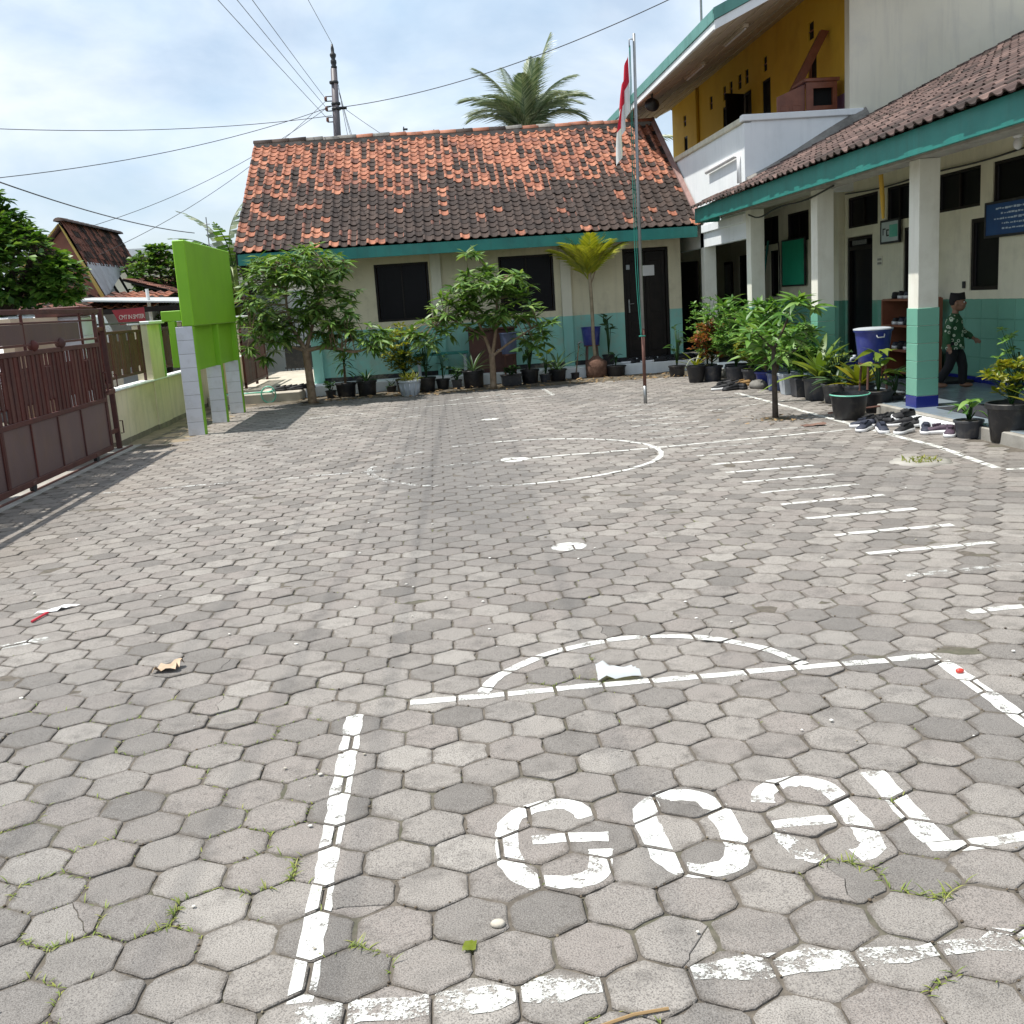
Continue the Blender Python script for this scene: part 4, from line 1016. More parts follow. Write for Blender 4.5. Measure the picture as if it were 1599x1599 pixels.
gate_pillar(-4.80, -4.36, 13.55, 14.0, 'white tiled gate pillar with brown cap beside the leaning post')
gate_pillar(-4.85, -4.42, 9.9, 10.35, 'white tiled gate pillar with brown cap at the left picture edge')
gw_ = wall_mb('x', -4.72, -4.6, 12.0, 13.48, 0, 1.72).build('gate_wing_wall', pmat('peach_paint', [(.62,.48,.33), (.70,.56,.40)], scale=2, rough=.8)); setprops(gw_, 'peach coloured wall piece seen behind the gate slats', 'wall')

# ------------------------------------------------------------------ boundary wall with steel panels
bw = thing('boundary_wall', 'cream plastered boundary wall with pillars beside the green signboard', 'wall', (-4.3, 17, 0))
MB().box(-4.42, -4.26, 14.05, 24.6, -.05, .72, .008).build('low_wall', M_BWALL, bw)
MB().box(-4.46, -4.23, 14.05, 24.6, .7215, .745, .006).build('wall_coping', M_WHITE, bw)
for k, (ya, yb) in enumerate(((16.15, 16.95), (18.9, 19.3), (21.4, 21.8), (24.2, 24.6))):
    MB().box(-4.47, -4.24, ya, yb, -.05, 1.56, .01).build('pillar', M_BWALL, bw)
    MB().box(-4.52, -4.19, ya-.05, yb+.05, 1.562, 1.61, .01).build('pillar_cap', M_WHITE, bw)
MB().box(-4.245, -4.238, 16.83, 16.94, .75, 1.555).build('green_overspray', M_GREEN, bw)
def fence_panel(ya, yb, label):
    t = thing('fence_panel', label, 'fence', (-4.35, (ya+yb)/2, .8), group='steel panels on the boundary wall')
    x = -4.34
    for z in (.86, 1.46): MB().box(x-.015, x+.015, ya, yb, z, z+.04, .004).build('panel_rail', M_GATE, t)
    for yy in (ya, yb-.04): MB().box(x-.018, x+.018, yy, yy+.04, .745, 1.56, .004).build('panel_stile', M_GATE, t)
    y = ya+.06; i = 0
    while y < yb-.1:
        short = i % 5 == 3
        MB().box(x-.006, x+.006, y, y+.075, .98 if short else .90, 1.36 if short else 1.459, .002).build('slat', M_GATE, t); y += .084+(.02 if short else 0); i += 1
    MB().tube([(x, ya, 1.60), (x, yb, 1.60)], .014, 6).build('top_bar', M_BLACKP, t)
fence_panel(14.15, 16.1, 'brown slatted steel panel on the low wall between the gate and the pillar')
fence_panel(17.0, 18.85, 'brown slatted steel panel between the wall pillar and the first signboard leg')
fence_panel(19.4, 21.3, 'brown slatted steel panel behind the signboard legs')
pots_w = None

# ------------------------------------------------------------------ green signboard on tiled pillars
sg = thing('sign_wall', 'blank lime green masonry signboard on three white tiled pillars', 'signboard', (-3.35, 16.4, 0))
MB().box(-3.43, -3.265, 14.84, 18.0, 1.50, 2.645, .012).build('board', M_GREEN, sg)
b = MB()
for k in range(3):
    ya = (14.85, 16.46, 17.92)[k]; zt = (1.50, .88, .88)[k]
    s_p = MB().box(-3.52, -3.285, ya, ya+.12, 0, 1.499, .006).build('pillar', M_GREEN, sg)
    z = .0; n_ = 8 if k == 0 else 5
    for c in range(n_):
        MB().box(-3.522, -3.30, ya-.009, ya-.0005, c*zt/n_+.003, (c+1)*zt/n_-.003, .002).build('tile', M_WTILE, s_p)
    MB().box(-3.523, -3.2995, ya-.0045, ya-.0002, 0, zt).build('grout', M_GROUT, s_p)
MB().box(-3.42, -3.36, 14.97, 16.459, .88, 1.499).build('back_panel', M_GREEN, sg)
MB().box(-3.42, -3.36, 16.581, 17.919, .88, 1.499).build('back_panel', M_GREEN, sg)
MB().box(-3.70, -3.435, 14.86, 14.97, 1.58, 1.72, .006).build('side_beam', M_GREEN, sg)
MB().box(-3.62, -3.525, 14.86, 14.97, .95, 1.579, .006).build('side_post', M_GREEN, sg)

# ------------------------------------------------------------------ alley left of the back block
al = MB().box(-4.25, -2.56, 19.65, 27.0, -.05, .17, .015); setprops(al.build('alley_slab', M_SLAB), kind='structure')
rgt = thing('side_gate', 'reddish brown side gate standing open along the alley', 'gate', (-3.75, 22, .17))
for z in (.26, 1.08, 1.40): MB().box(-3.77, -3.73, 20.9, 23.6, z, z+.05, .004).build('rail', M_GATE, rgt)
for y in (20.9, 22.2, 23.55): MB().box(-3.775, -3.725, y, y+.05, .2, 1.45, .004).build('stile', M_GATE, rgt)
for k in range(20): MB().box(-3.757, -3.743, 20.98+k*.128, 21.07+k*.128, .311, 1.079, .002).build('slat', M_GATE, rgt)
MB().box(-3.76, -3.74, 21.0, 22.15, 1.131, 1.399).build('plate', M_GATE2, rgt)
cw = MB().box(-4.05, -3.80, 20.3, 20.85, .17, 1.25, .012); setprops(cw.build('alley_pillar', pmat('ochre_plaster', [(.62,.46,.26), (.70,.54,.33)], scale=2, rough=.8, streak=((.45,.33,.2), .5))), 'ochre plaster pillar holding the open side gate', 'pillar')
tp = thing('wall_tap', 'small tap with a valve on the ochre pillar by the hose', 'tap', (-3.95, 20.28, .95))
MB().tube([(-3.95, 20.30, .95), (-3.95, 20.18, .95), (-3.95, 20.16, .90)], .014, 6).box(-3.97, -3.93, 20.2, 20.24, .965, 1.0, .003).build('spout', M_METAL, tp)
bgt = thing('iron_gate', 'black wrought iron gate closing the far end of the alley', 'gate', (-3.1, 26.5, .17))
for z in (.25, .75, 1.35): MB().box(-3.75, -2.45, 26.48, 26.52, z, z+.04).build('rail', M_BLACKP, bgt)
for k in range(14): MB().tube([(-3.7+k*.095, 26.5, .2), (-3.7+k*.095, 26.5, 1.6)], .012, 6).build('bar', M_BLACKP, bgt)
for k in range(5): MB().tube([(-3.6+k*.24+.09*math.cos(a*PI/6), 26.49, 1.05+.14*math.sin(a*PI/6)) for a in range(12)], .009, 5, cap=False).build('scroll', M_BLACKP, bgt)
MB().box(-3.72, -2.47, 26.49, 26.505, .291, .749).build('sheet', M_BLACKP, bgt)
hs = thing('garden_hose', 'pale green hose coiled over the step of the alley', 'hose', (-3.35, 19.6, 0))
def helix(c, r, turns, axis='y'):
    return [(c[0]+r*math.cos(2*PI*t/20), c[1]+.012*t/20, c[2]+r*1.15*math.sin(2*PI*t/20)) for t in range(int(20*turns)+1)]
M_HOSE = pmat('green_hose', [(.16,.55,.40), (.22,.62,.47)], rough=.35)
MB().tube(helix((-3.13, 19.60, .15), .13, 1.9), .013, 6).build('coil', M_HOSE, hs, True)
MB().tube(smooth3([(-3.02, 19.62, .22), (-3.2, 19.75, .185), (-3.45, 19.72, .19), (-3.7, 19.8, .19), (-4.0, 19.9, .185)]), .013, 6).build('run', M_HOSE, hs, True)
MB().tube(smooth3([(-3.05, 19.68, .185), (-3.3, 19.7, .2), (-3.6, 19.68, .19), (-4.0, 19.75, .185)]), .013, 6).build('run', M_HOSE, hs, True)

# ------------------------------------------------------------------ white van beyond the gate
van = thing('parked_van', 'white van parked beyond the brown gate', 'van', (-6.3, 16.2, 0))
M_CAR = pmat('white_car_paint', [(.74,.75,.77), (.80,.81,.82)], scale=2, rough=.2)
side = [(14.3, .45), (14.25, .85), (14.5, 1.0), (15.2, 1.10), (15.75, 1.62), (16.1, 1.74), (17.5, 1.80), (18.6, 1.76), (18.85, 1.5), (18.95, .9), (18.9, .42)]
b = MB(); vs_ = []; fs_ = []
secs = ((-7.15, .0, .12), (-7.1, .0, .03), (-6.9, .03, 0), (-6.3, .05, 0), (-5.7, .03, 0), (-5.5, 0, .03), (-5.45, 0, .12))
for (x, up, inn) in secs:
    for (y, z) in side:
        zc = .95; k_ = 1-inn*.5
        tum = .0 if z < 1.1 else (z-1.1)*.30
        xx = -6.3+(x+6.3)*(1-tum*.4)
        vs_.append((xx, 16.6+(y-16.6)*k_, zc+(z-zc)*k_+(up if z > 1.5 else 0)))
n = len(side)
for i in range(len(secs)-1):
    for k in range(n): fs_.append((i*n+k, i*n+(k+1) % n, (i+1)*n+(k+1) % n, (i+1)*n+k))
fs_ += [tuple(range(n-1, -1, -1)), tuple((len(secs)-1)*n+k for k in range(n))]
b.add(vs_, fs_); smooth_angle(b.build('body', M_CAR, van), 35)
MB().prism([(-5.445, 15.65, 1.12), (-5.445, 18.5, 1.15), (-5.55, 18.35, 1.58), (-5.55, 16.05, 1.58)], (-.02, 0, 0)).build('side_window', M_GLASS, van)
MB().prism([(-6.95, 15.22, 1.15), (-5.65, 15.22, 1.15), (-5.75, 15.68, 1.6), (-6.85, 15.68, 1.6)], (0, -.02, .01)).build('windscreen', M_GLASS, van)
for x in (-7.02, -5.58):
    for y in (15.1, 18.0):
        wl = MB().tube([(x-.09, y, .31), (x+.09, y, .31)], .31, 20).build('wheel', M_BLACKP, van)
        MB().tube([(x-.1, y, .31), (x+.1, y, .31)], .17, 14).build('rim', M_METAL, wl)
for x in (-6.95, -5.65): MB().box(x-.16, x+.16, 14.22, 14.27, .72, .86, .01).build('headlight', M_WHITEP, van)
MB().box(-7.05, -5.55, 14.18, 14.3, .42, .6, .02).build('bumper', M_NAVYP, van)
for x in (-6.9, -5.7): MB().tube([(x, 16.2, 1.80), (x, 16.3, 1.87), (x, 18.2, 1.87), (x, 18.3, 1.80)], .02, 6).build('roof_rail', M_METAL, van)

# ------------------------------------------------------------------ old house with steep roof beyond the wall
oh = thing('old_house', 'old house with steep dark tiled gable and a corrugated patch beyond the wall', 'house', (-8.2, 26, 0))
AX, AZ, FX, FZ = -7.85, 3.82, -7.10, 2.15
ya, yb = 24.0, 28.2
MB().box(-10.2, -6.6, 24.9, 29.0, -.05, 2.2).build('walls', pmat('old_wash', [(.40,.42,.42), (.5,.52,.52)], scale=2, rough=.85, dirt=((.25,.24,.22), .6, 2)), oh)
rs = Vector((FX-AX, 0, FZ-AZ)); rl = rs.length; up = -rs.normalized()
EO = Vector((FX, ya, FZ))
def ohk(i, j, rg): return 1 if rg.random() < .45 else 0
nrow = 11; exo = rl/nrow
dk = MB().prism([(AX, ya, AZ), (AX, yb, AZ), (AX+.40, yb, AZ-.89), (AX+.40, ya, AZ-.89)], (-.04, 0, -.02)); rr_ = dk.build('roof', M_DARKWOOD, oh)
tile_roof(rr_, EO, (0, 1, 0), up, 21, nrow, .2, exo, ohk, [M_TM, M_TO], 0, keep=lambda i, j: j >= 5 or i > 18, seed=9)
MB().prism([(AX, ya, AZ), (AX, yb, AZ), (-9.6, yb, 2.1), (-9.6, ya, 2.1)], (.03, 0, -.04)).build('far_slope', M_TB, oh)
for k in range(12): link_mesh('ridge_tile', CAPS[1], oh, Matrix.Translation((AX, ya-.05+k*.36, AZ+.03)) @ Matrix.Rotation(PI/2, 4, 'Z'))
M_BARGE = pmat('ochre_barge_paint', [(.42,.30,.07), (.50,.37,.10)], scale=3, rough=.7, streak=((.3,.22,.08), .4))
MB().prism([(AX-.02, ya-.06, AZ-.02), (AX+.06, ya-.06, AZ-.14), (FX+.06, ya-.06, FZ-.10), (FX-.04, ya-.06, FZ-.06)], (0, .05, 0)).build('barge_board', M_BARGE, oh)
MB().prism([(AX-.02, ya-.06, AZ-.02), (AX-.10, ya-.06, AZ-.14), (-9.5, ya-.06, 2.10), (-9.45, ya-.06, 2.24)], (0, .05, 0)).build('barge_board', M_BARGE, oh)
MB().prism([(AX, ya+.15, AZ-.12), (FX-.02, ya+.15, FZ), (-9.4, ya+.15, FZ)], (0, .06, 0)).build('gable_boarding', M_BROWNWOOD, oh)
# corrugated triangle set on the lower slope
cb = MB(); N = 22
def slp(t, y): return Vector((AX, y, AZ))+rs*t+Vector((.03, 0, .02))
prevp = None
for k in range(N*2+1):
    f_ = k/(N*2); y_ = ya+.06+f_*3.0
    t1 = .52; t0 = .52+(1-f_)*.46 if f_ > .12 else .97
    off_ = Vector((.016, 0, .007))*(1 if k % 2 else -1)
    cur = (slp(t1, y_)+off_, slp(t0, y_)+off_)
    if prevp: cb.poly([prevp[0], cur[0], cur[1], prevp[1]])
    prevp = cur
cb.build('corrugated_patch', M_CORR, oh)
MB().box(-8.6, -7.62, 25.2, 27.9, 2.1, 2.25).build('attic_floor', M_INNER_SHADE, oh)
MB().prism([(-7.75, 25.0, 2.2), (-7.35, 26.3, 2.2), (-7.6, 25.6, 2.95)], (-.05, .05, 0)).build('attic_partition', M_WHITE, oh)
for k in range(3): MB().tube([slp(.5, 25.6+k*.9)-Vector((.12, 0, .05)), slp(1.0, 25.6+k*.9)-Vector((.12, 0, .05))], .03, 6).build('rafter', M_DARKWOOD, oh)
# lower roofs
la = Vector((-6.0, 22.6, 1.98))
MB().prism([(-9.6, 22.4, 2.02), (-5.6, 22.4, 1.86), (-6.5, 24.6, 2.22), (-9.6, 24.6, 2.35)], (0, 0, -.04)).build('lean_to_deck', M_DARKWOOD, oh)
lt = link_mesh('lean_to_roof', MB().prism([(-9.6, 22.4, 2.022), (-5.6, 22.4, 1.862), (-6.5, 24.6, 2.222), (-9.6, 24.6, 2.352)], (0, 0, .004)).mesh('lean_to_roof', M_TB), oh)
tile_roof(lt, (-9.5, 22.42, 2.03), (1, 0, -.04), (0, 1, .155), 19, 9, .2, .245, lambda i, j, rg: 0 if (i > 13 and rg.random() < .7) else rg.choice((1, 1, 2)), [M_TN, M_TM, M_TO], 0, seed=6)
MB().prism([(-7.2, 21.6, 2.10), (-4.9, 21.6, 1.93), (-4.9, 23.4, 2.02), (-7.2, 23.4, 2.16)], (0, 0, .03)).build('awning', pmat('awning_sheet', [(.42,.44,.44), (.52,.54,.54)], scale=3, rough=.5, streak=((.3,.3,.28), .4)), oh)
MB().box(-7.2, -4.9, 21.62, 21.66, 1.80, 1.90).build('awning_beam', M_DARKWOOD, oh)
sr = MB().prism([(-7.0, 25.0, 2.60), (-7.0, 29.0, 2.72), (-4.7, 29.0, 1.96), (-4.7, 25.0, 1.82)], (0, 0, -.04)).build('side_roof', M_DARKWOOD, oh)
tile_roof(sr, (-4.72, 25.0, 1.85), (0, 1, .035), (-1, 0, .32), 20, 10, .2, .23, lambda i, j, rg: rg.choice((0, 0, 0, 1)), [M_TM, M_TO], 0, seed=7)
wp = MB().tube([(-5.62, 21.9, 0), (-5.66, 21.9, 2.25)], .035, 8); setprops(wp.build('white_post', M_WHITEP), 'slim white post in front of the old house awning', 'post')
# shop banner
bn = thing('shop_banner', 'dark red banner with pale capitals below the awning of the old house', 'banner', (-5.75, 20.6, 1.55))
bpts = [(-6.02, 20.6, 1.86), (-5.42, 20.6, 1.88), (-5.42, 20.6, 1.60), (-5.90, 20.6, 1.58)]
MB().prism(bpts, (0, .015, 0)).build('cloth', pmat('red_banner', [(.24,.015,.025), (.32,.025,.035)], scale=3, rough=.6), bn)
cu_ = bpy.data.curves.new('banner_text', 'FONT'); cu_.body = 'CMT IN SMTER'; cu_.size = .085; cu_.align_x = 'CENTER'; cu_.extrude = .002; cu_.space_character = .82
to = bpy.data.objects.new('banner_text', cu_); me_ = bpy.data.meshes.new_from_object(to); bpy.data.objects.remove(to)
me_.materials.clear(); me_.materials.append(pmat('banner_ink', [(.55,.48,.42), (.62,.55,.5)]))
link_mesh('lettering', me_, bn, Matrix.Translation((-5.665, 20.594, 1.68)) @ Matrix.Rotation(PI/2, 4, 'X') @ Matrix.Diagonal((1.0, 1.35, 1, 1)))
# far white roofed house and wall behind the trees
fh = thing('far_house', 'distant house with a white roof edge behind the trees left of the signboard', 'house', (-9, 38, 0))
MB().box(-14, -4.5, 38, 44, -.05, 3.855).build('walls', M_CREAM, fh)
MB().box(-14.5, -4.0, 37.5, 44.5, 3.86, 3.94).build('roof', M_CORR, fh)
MB().box(-14.6, -3.9, 37.38, 37.49, 3.80, 4.08).build('eave', M_WHITE, fh)
for x in (-12.5, -9.8, -6.8): window(fh, 'y', 37.999, x, x+1.2, 1.2, 2.6, -1, mull=1)
ya2 = wall_mb('y', 29.6, 29.75, -6.4, -2.4, 0, 2.2); setprops(ya2.build('neighbour_wall', M_WHITE), 'white neighbour wall seen past the end of the alley', 'wall')

# ------------------------------------------------------------------ utility pole and overhead wires
up_ = thing('utility_pole', 'grey brown utility pole rising behind the tiled roof', 'pole', (-2.2, 30, 0))
M_POLE = pmat('pole_steel', [(.085,.075,.085), (.13,.11,.12)], scale=5, rough=.5, streak=((.2,.15,.14), .5))
MB().tube([(-2.27, 30, 0), (-2.2, 30, 6.2), (-2.13, 30, 7.9)], [.12, .1, .085], 14).build('shaft', M_POLE, up_, True)
MB().lathe([(.075, 0), (.085, .05), (.06, .08), (.08, .14), (.08, .2), (.05, .24), (.085, .32), (.085, .36), (.045, .4), (.045, .5), (.02, .62)], 12, (-2.12, 30, 7.9)).build('pole_cap', M_BLACKP, up_, True)
for z in (7.52, 6.98, 6.85): MB().lathe([(.115, 0), (.125, .02), (.125, .05), (.115, .07)], 14, (-2.16, 30, z)).build('band', M_BLACKP, up_)
for z in (7.15, 6.9, 6.62):
    ar = MB().tube([(-2.2, 30, z+.06), (-2.42, 30, z+.06), (-2.42, 30, z-.06), (-2.2, 30, z-.06)], .016, 6).build('bracket', M_BLACKP, up_)
    MB().lathe([(.03, -.05), (.045, -.02), (.03, 0), (.045, .02), (.03, .05)], 10, (-2.42, 30, z)).build('insulator', M_BROWNWOOD, ar, True)
MB().tube([(-2.1, 30, 6.9), (-1.88, 30, 6.9)], .04, 8).build('clamp', M_BLACKP, up_)
def wire(label, a, b_, sag, r=.0065):
    a, b_ = Vector(a), Vector(b_)
    pts = [a.lerp(b_, t/24)-Vector((0, 0, sag*4*(t/24)*(1-t/24))) for t in range(25)]
    return setprops(MB().tube(pts, r, 5).build('overhead_wire', M_BLACKP, None, True), label, 'wire', 'overhead wires')
def ext(a, b_, Yend):
    a, b_ = Vector(a), Vector(b_); t = (Yend-a.y)/(b_.y-a.y); return a.lerp(b_, t)
A1, A2, A3 = (-2.42, 30, 7.15), (-2.42, 30, 6.92), (-2.42, 30, 6.65)
wire('overhead wire running to the top edge from the highest pole bracket, rightmost of three', A1, ext(A1, (-2.68, 20, 7.02), -8), .12)
wire('overhead wire running to the top edge from the middle pole bracket', A2, ext(A2, (-2.90, 20, 6.98), -8), .12)
wire('overhead wire running to the top edge from the lowest pole bracket, leftmost of three', A3, ext(A3, (-3.22, 20, 7.02), -8), .15)
wire('single overhead wire running to the top edge from the pole tip', (-2.1, 30, 8.5), ext((-2.1, 30, 8.5), (-2.2, 25, 8.35), -8), .1)
wire('upper of two wires running from the pole to the left edge', (-2.3, 30, 6.72), (-13.2, 20, 5.9), .45, .008)
wire('lower of two wires running from the pole to the left edge', (-2.3, 30, 6.95), (-11.2, 18, 4.0), .5, .008)
wire('steep service wire from the pole down toward the old house, farther right', (-2.42, 30, 7.1), (-7.6, 25, 3.1), .35)
wire('steep service wire from the pole down toward the old house, farther left', (-2.42, 30, 6.92), (-8.3, 25.5, 3.7), .35)
wire('thick cable crossing the sky above the old house toward the signboard', (-6.0, 9.0, 4.05), (-5.35, 25.5, 3.55), .28, .010)
wire('wire running right from the pole past the coconut palm to the upper roof', (-1.9, 30, 6.93), (5.5, 21.0, 7.15), .32, .010)
wire('short wire sloping from the pole behind the ridge on the right', (-1.9, 30, 6.85), (.9, 33, 5.4), .1)
for k, (x0, dx) in enumerate(((-2.0, .12), (-1.95, .3), (-1.98, .22))):
    wire(('hanging cable loop close to the pole shaft', 'hanging cable loop standing widest off the pole', 'hanging cable loop in the middle beside the pole')[k], (-2.05, 30, 7.5-.1*k), (-1.95+dx, 30.2, 5.6), .25-.1*k)
# little antennas behind the ridge
for k, (x, z, lab) in enumerate(((-.35, 5.55, 'small dark aerial sticking up behind the roof ridge, nearer the pole'), (.35, 5.45, 'thin tiny aerial rod behind the roof ridge'), (1.05, 5.45, 'small dark finial behind the roof ridge near the palm'))):
    t = thing('roof_aerial', lab, 'aerial', (x, 26, 5.0)); MB().tube([(x, 26, 4.0), (x, 26, z+.15)], .014, 5).build('rod', M_BLACKP, t)
    for q in range(2 if k == 0 else 1): MB().box(x-.02, x+.09, 25.98, 26.02, z-.02+q*.09, z+.02+q*.09).build('element', M_BLACKP, t)
ra = thing('roof_aerial', 'thin aerial rod rising above the top of the green signboard', 'aerial', (-4.6, 24, 2)); MB().tube([(-4.75, 24, 1.6), (-4.75, 24, 3.75)], .012, 5).build('rod', M_METAL, ra)
MB().tube([(-4.82, 24, 3.6), (-4.68, 24, 3.6)], .008, 5).build('element', M_METAL, ra)
# ------------------------------------------------------------------ foliage helpers
def leaf_geo(L, W, droop=.25, fold=.18, fine=False, shape='lance'):
    if fine: T = [0, .12, .3, .5, .7, .87, 1]
    else: T = [0, .3, .68, 1]
    def hw(t):
        if shape == 'lance': return W/2*math.sin(PI*min(1, t*.94+.06)**.85)
        if shape == 'ovate': return W/2*math.sin(PI*min(1, t*.95+.05)**.65)
        if shape == 'obov': return W/2*math.sin(PI*min(1, t*.92+.03)**1.5)
        if shape == 'strap': return W/2*(min(1, .55+t*1.2) if t < .6 else max(0, 1-((t-.6)/.4)**1.8))
    vs = []; fs = []; rows = []
    for t in T:
        y = L*t*(1-.12*droop*t); z = -droop*L*t*t; h = hw(t) if 0 < t < 1 else (W*.06 if t == 0 else 0)
        if t == 1: rows.append((len(vs),)); vs.append((0, y, z))
        else:
            a = len(vs); vs += [(-h, y, z+fold*h), (0, y, z), (h, y, z+fold*h)]; rows.append((a, a+1, a+2))
    for a, b_ in zip(rows, rows[1:]):
        if len(b_) == 3: fs += [(a[0], a[1], b_[1], b_[0]), (a[1], a[2], b_[2], b_[1])]
        else: fs += [(a[0], a[1], b_[0]), (a[1], a[2], b_[0])]
    return vs, fs
def orient(pos, d, up=(0, 0, 1), roll=0, s=1):
    d = Vector(d).normalized(); up = Vector(up)
    x = d.cross(up)
    if x.length < 1e-3: x = d.cross(Vector((1, 0, 0)))
    x.normalize(); z = x.cross(d)
    return Matrix.Translation(pos) @ Matrix((x, d, z)).transposed().to_4x4() @ Matrix.Rotation(roll, 4, 'Y') @ Matrix.Scale(s, 4)
def sph(az, el): return Vector((math.cos(el)*math.cos(az), math.cos(el)*math.sin(az), math.sin(el)))
class Leaves:
    """collects leaf placements; joined into one mesh or linked as single leaf objects sharing meshes"""
    def __init__(s, geos): s.geos = geos; s.L = []
    def add(s, rg, M): s.L.append((rg.randrange(len(s.geos)), M))
    def whorl(s, rg, p, n, el0=-.5, el1=.6, up=None, sc=(.8, 1.15)):
        a0 = rg.random()*6.28
        for k in range(n):
            az = a0+k*2.4+rg.gauss(0, .2); el = el0+(el1-el0)*rg.random()
            d = sph(az, el)
            if up is not None: d = (d+Vector(up)*.55).normalized()
            s.add(rg, orient(Vector(p), d, roll=rg.gauss(0, .35), s=rg.uniform(*sc)))
    def join(s, name, mat, parent, kind='stuff'):
        b = MB()
        for g, M in s.L: b.add(*s.geos[g], M)
        return b.build(name, mat, parent, True, kind=kind)
    def objects(s, name, mat, parent):
        ms = [MB().add(*g).mesh(name, mat, True) for g in s.geos]
        for g, M in s.L: link_mesh(name, ms[g], parent, M)
def geos(n, L, W, seed, shape='lance', fine=False, droop=(.1, .5), fold=(.05, .35)):
    rg = random.Random(seed)
    return [leaf_geo(L*rg.uniform(.85, 1.15), W*rg.uniform(.85, 1.15), rg.uniform(*droop), rg.uniform(*fold), fine, shape) for _ in range(n)]
def in_ell(rg, e, shell=.45):
    while True:
        v = Vector((rg.uniform(-1, 1), rg.uniform(-1, 1), rg.uniform(-1, 1)))
        if shell <= v.length <= 1: return Vector((e[0]+v.x*e[3], e[1]+v.y*e[5], e[2]+v.z*e[4]))
def leafy_tree(name, label, cat, base, branches, ells, ntip, nleaf, lf, mat, seed, bark=None, objs=False, twig=.006, group=None, shell=.45):
    """ells: (x, y, z, rx, rz, ry, weight); branches: list of (points, radii), first is the trunk"""
    rg = random.Random(seed); t = thing(name, label, cat, base, group=group); bark = bark or M_BARK
    pts, rr = branches[0]; MB().tube(smooth3(pts, 1), lerp_r(rr, len(smooth3(pts, 1))), 10).build('trunk', bark, t, True)
    nodes = []
    for pts, rr in branches[1:]:
        sp_ = smooth3(pts, 2); MB().tube(sp_, lerp_r(rr, len(sp_)), 7).build('branch', bark, t, True); nodes += sp_
    if not nodes: nodes = [Vector(p) for p in branches[0][0]]
    lv = Leaves(lf); tw = MB(); tot = sum(e[6] for e in ells)
    for e in ells:
        for _ in range(max(1, int(round(ntip*e[6]/tot)))):
            p = in_ell(rg, e, shell)
            near_ = min(nodes, key=lambda q: (q-p).length)
            mid = near_.lerp(p, .55)+Vector((0, 0, .04)); tw.tube([near_, mid, p], [twig*1.5, twig, twig*.6], 4, cap=False)
            outw = (p-Vector((e[0], e[1], e[2]-e[4]*.6))).normalized()
            lv.whorl(rg, p, nleaf+rg.randint(-2, 2), -.55, .55, outw*.7)
    tw.build('twigs', bark, t, kind='stuff')
    if objs: lv.objects('leaf', mat, t)
    else: lv.join('crown', mat, t)
    return t
def lerp_r(rr, n):
    if not isinstance(rr, (list, tuple)): return rr
    out_ = []
    for i in range(n):
        f = i/(n-1)*(len(rr)-1); k = min(int(f), len(rr)-2); out_.append(rr[k]+(rr[k+1]-rr[k])*(f-k))
    return out_

# ------------------------------------------------------------------ trees in the yard
leafy_tree('mango_tree', 'largest mango tree with a dense wide crown next to the green signboard', 'tree', (-2.24, 18.66, 0),
    [([(-2.23, 18.66, -.02), (-2.235, 18.66, .35), (-2.245, 18.66, .65), (-2.26, 18.64, .95)], [.085, .07, .066, .062]),
     ([(-2.25, 18.64, .93), (-2.0, 18.6, .98), (-1.68, 18.5, .93), (-1.35, 18.4, .84), (-1.0, 18.4, 1.0)], [.045, .035, .025, .015]),
     ([(-2.25, 18.65, .93), (-2.45, 18.7, 1.3), (-2.55, 18.8, 1.8), (-2.4, 18.8, 2.35)], [.05, .035, .02, .012]),
     ([(-2.25, 18.65, .93), (-2.1, 18.8, 1.4), (-1.9, 18.9, 1.9), (-1.8, 18.9, 2.4)], [.045, .03, .02, .012]),
     ([(-2.25, 18.65, .93), (-2.7, 18.5, 1.1), (-3.1, 18.4, 1.3)], [.035, .02, .012])],
    [(-2.48, 18.7, 1.80, .93, .78, .9, 5), (-2.25, 18.75, 2.38, .88, .36, .8, 3), (-1.30, 18.45, 1.05, .62, .30, .45, 1.4), (-3.0, 18.55, 1.28, .55, .42, .5, 1.6), (-1.78, 18.7, 1.66, .58, .55, .7, 2.2)],
    310, 11, geos(6, .24, .06, 1), M_MANGO, 31)
leafy_tree('mango_tree', 'umbrella shaped mango tree in the middle of the back row', 'tree', (.99, 19.18, 0),
    [([(.99, 19.18, -.02), (1.0, 19.18, .3), (1.0, 19.18, .62)], [.07, .058, .055]),
     ([(1.0, 19.18, .58), (.9, 19.18, .95), (.75, 19.15, 1.3), (.7, 19.15, 1.7)], [.04, .03, .02, .012]),
     ([(1.0, 19.18, .58), (1.1, 19.18, 1.0), (1.15, 19.2, 1.4), (1.15, 19.2, 1.9)], [.04, .03, .02, .012]),
     ([(1.0, 19.18, .58), (1.3, 19.1, .80), (1.55, 19.05, .93), (1.85, 19.0, 1.1)], [.03, .022, .016, .01]),
     ([(.9, 19.15, .95), (.5, 19.0, 1.2), (.2, 18.95, 1.35)], [.02, .014, .01])],
    [(1.05, 19.1, 1.88, .70, .30, .6, 3), (.50, 19.05, 1.30, .45, .38, .45, 1.6), (1.40, 19.1, 1.42, .66, .42, .55, 2.6), (.74, 19.1, 2.36, .13, .1, .12, .25), (1.85, 19.0, .95, .33, .32, .3, .9), (.28, 19.0, 1.50, .36, .25, .3, .8), (-.12, 18.95, 1.1, .32, .3, .3, .9)],
    165, 11, geos(6, .24, .06, 2), M_MANGO, 32)
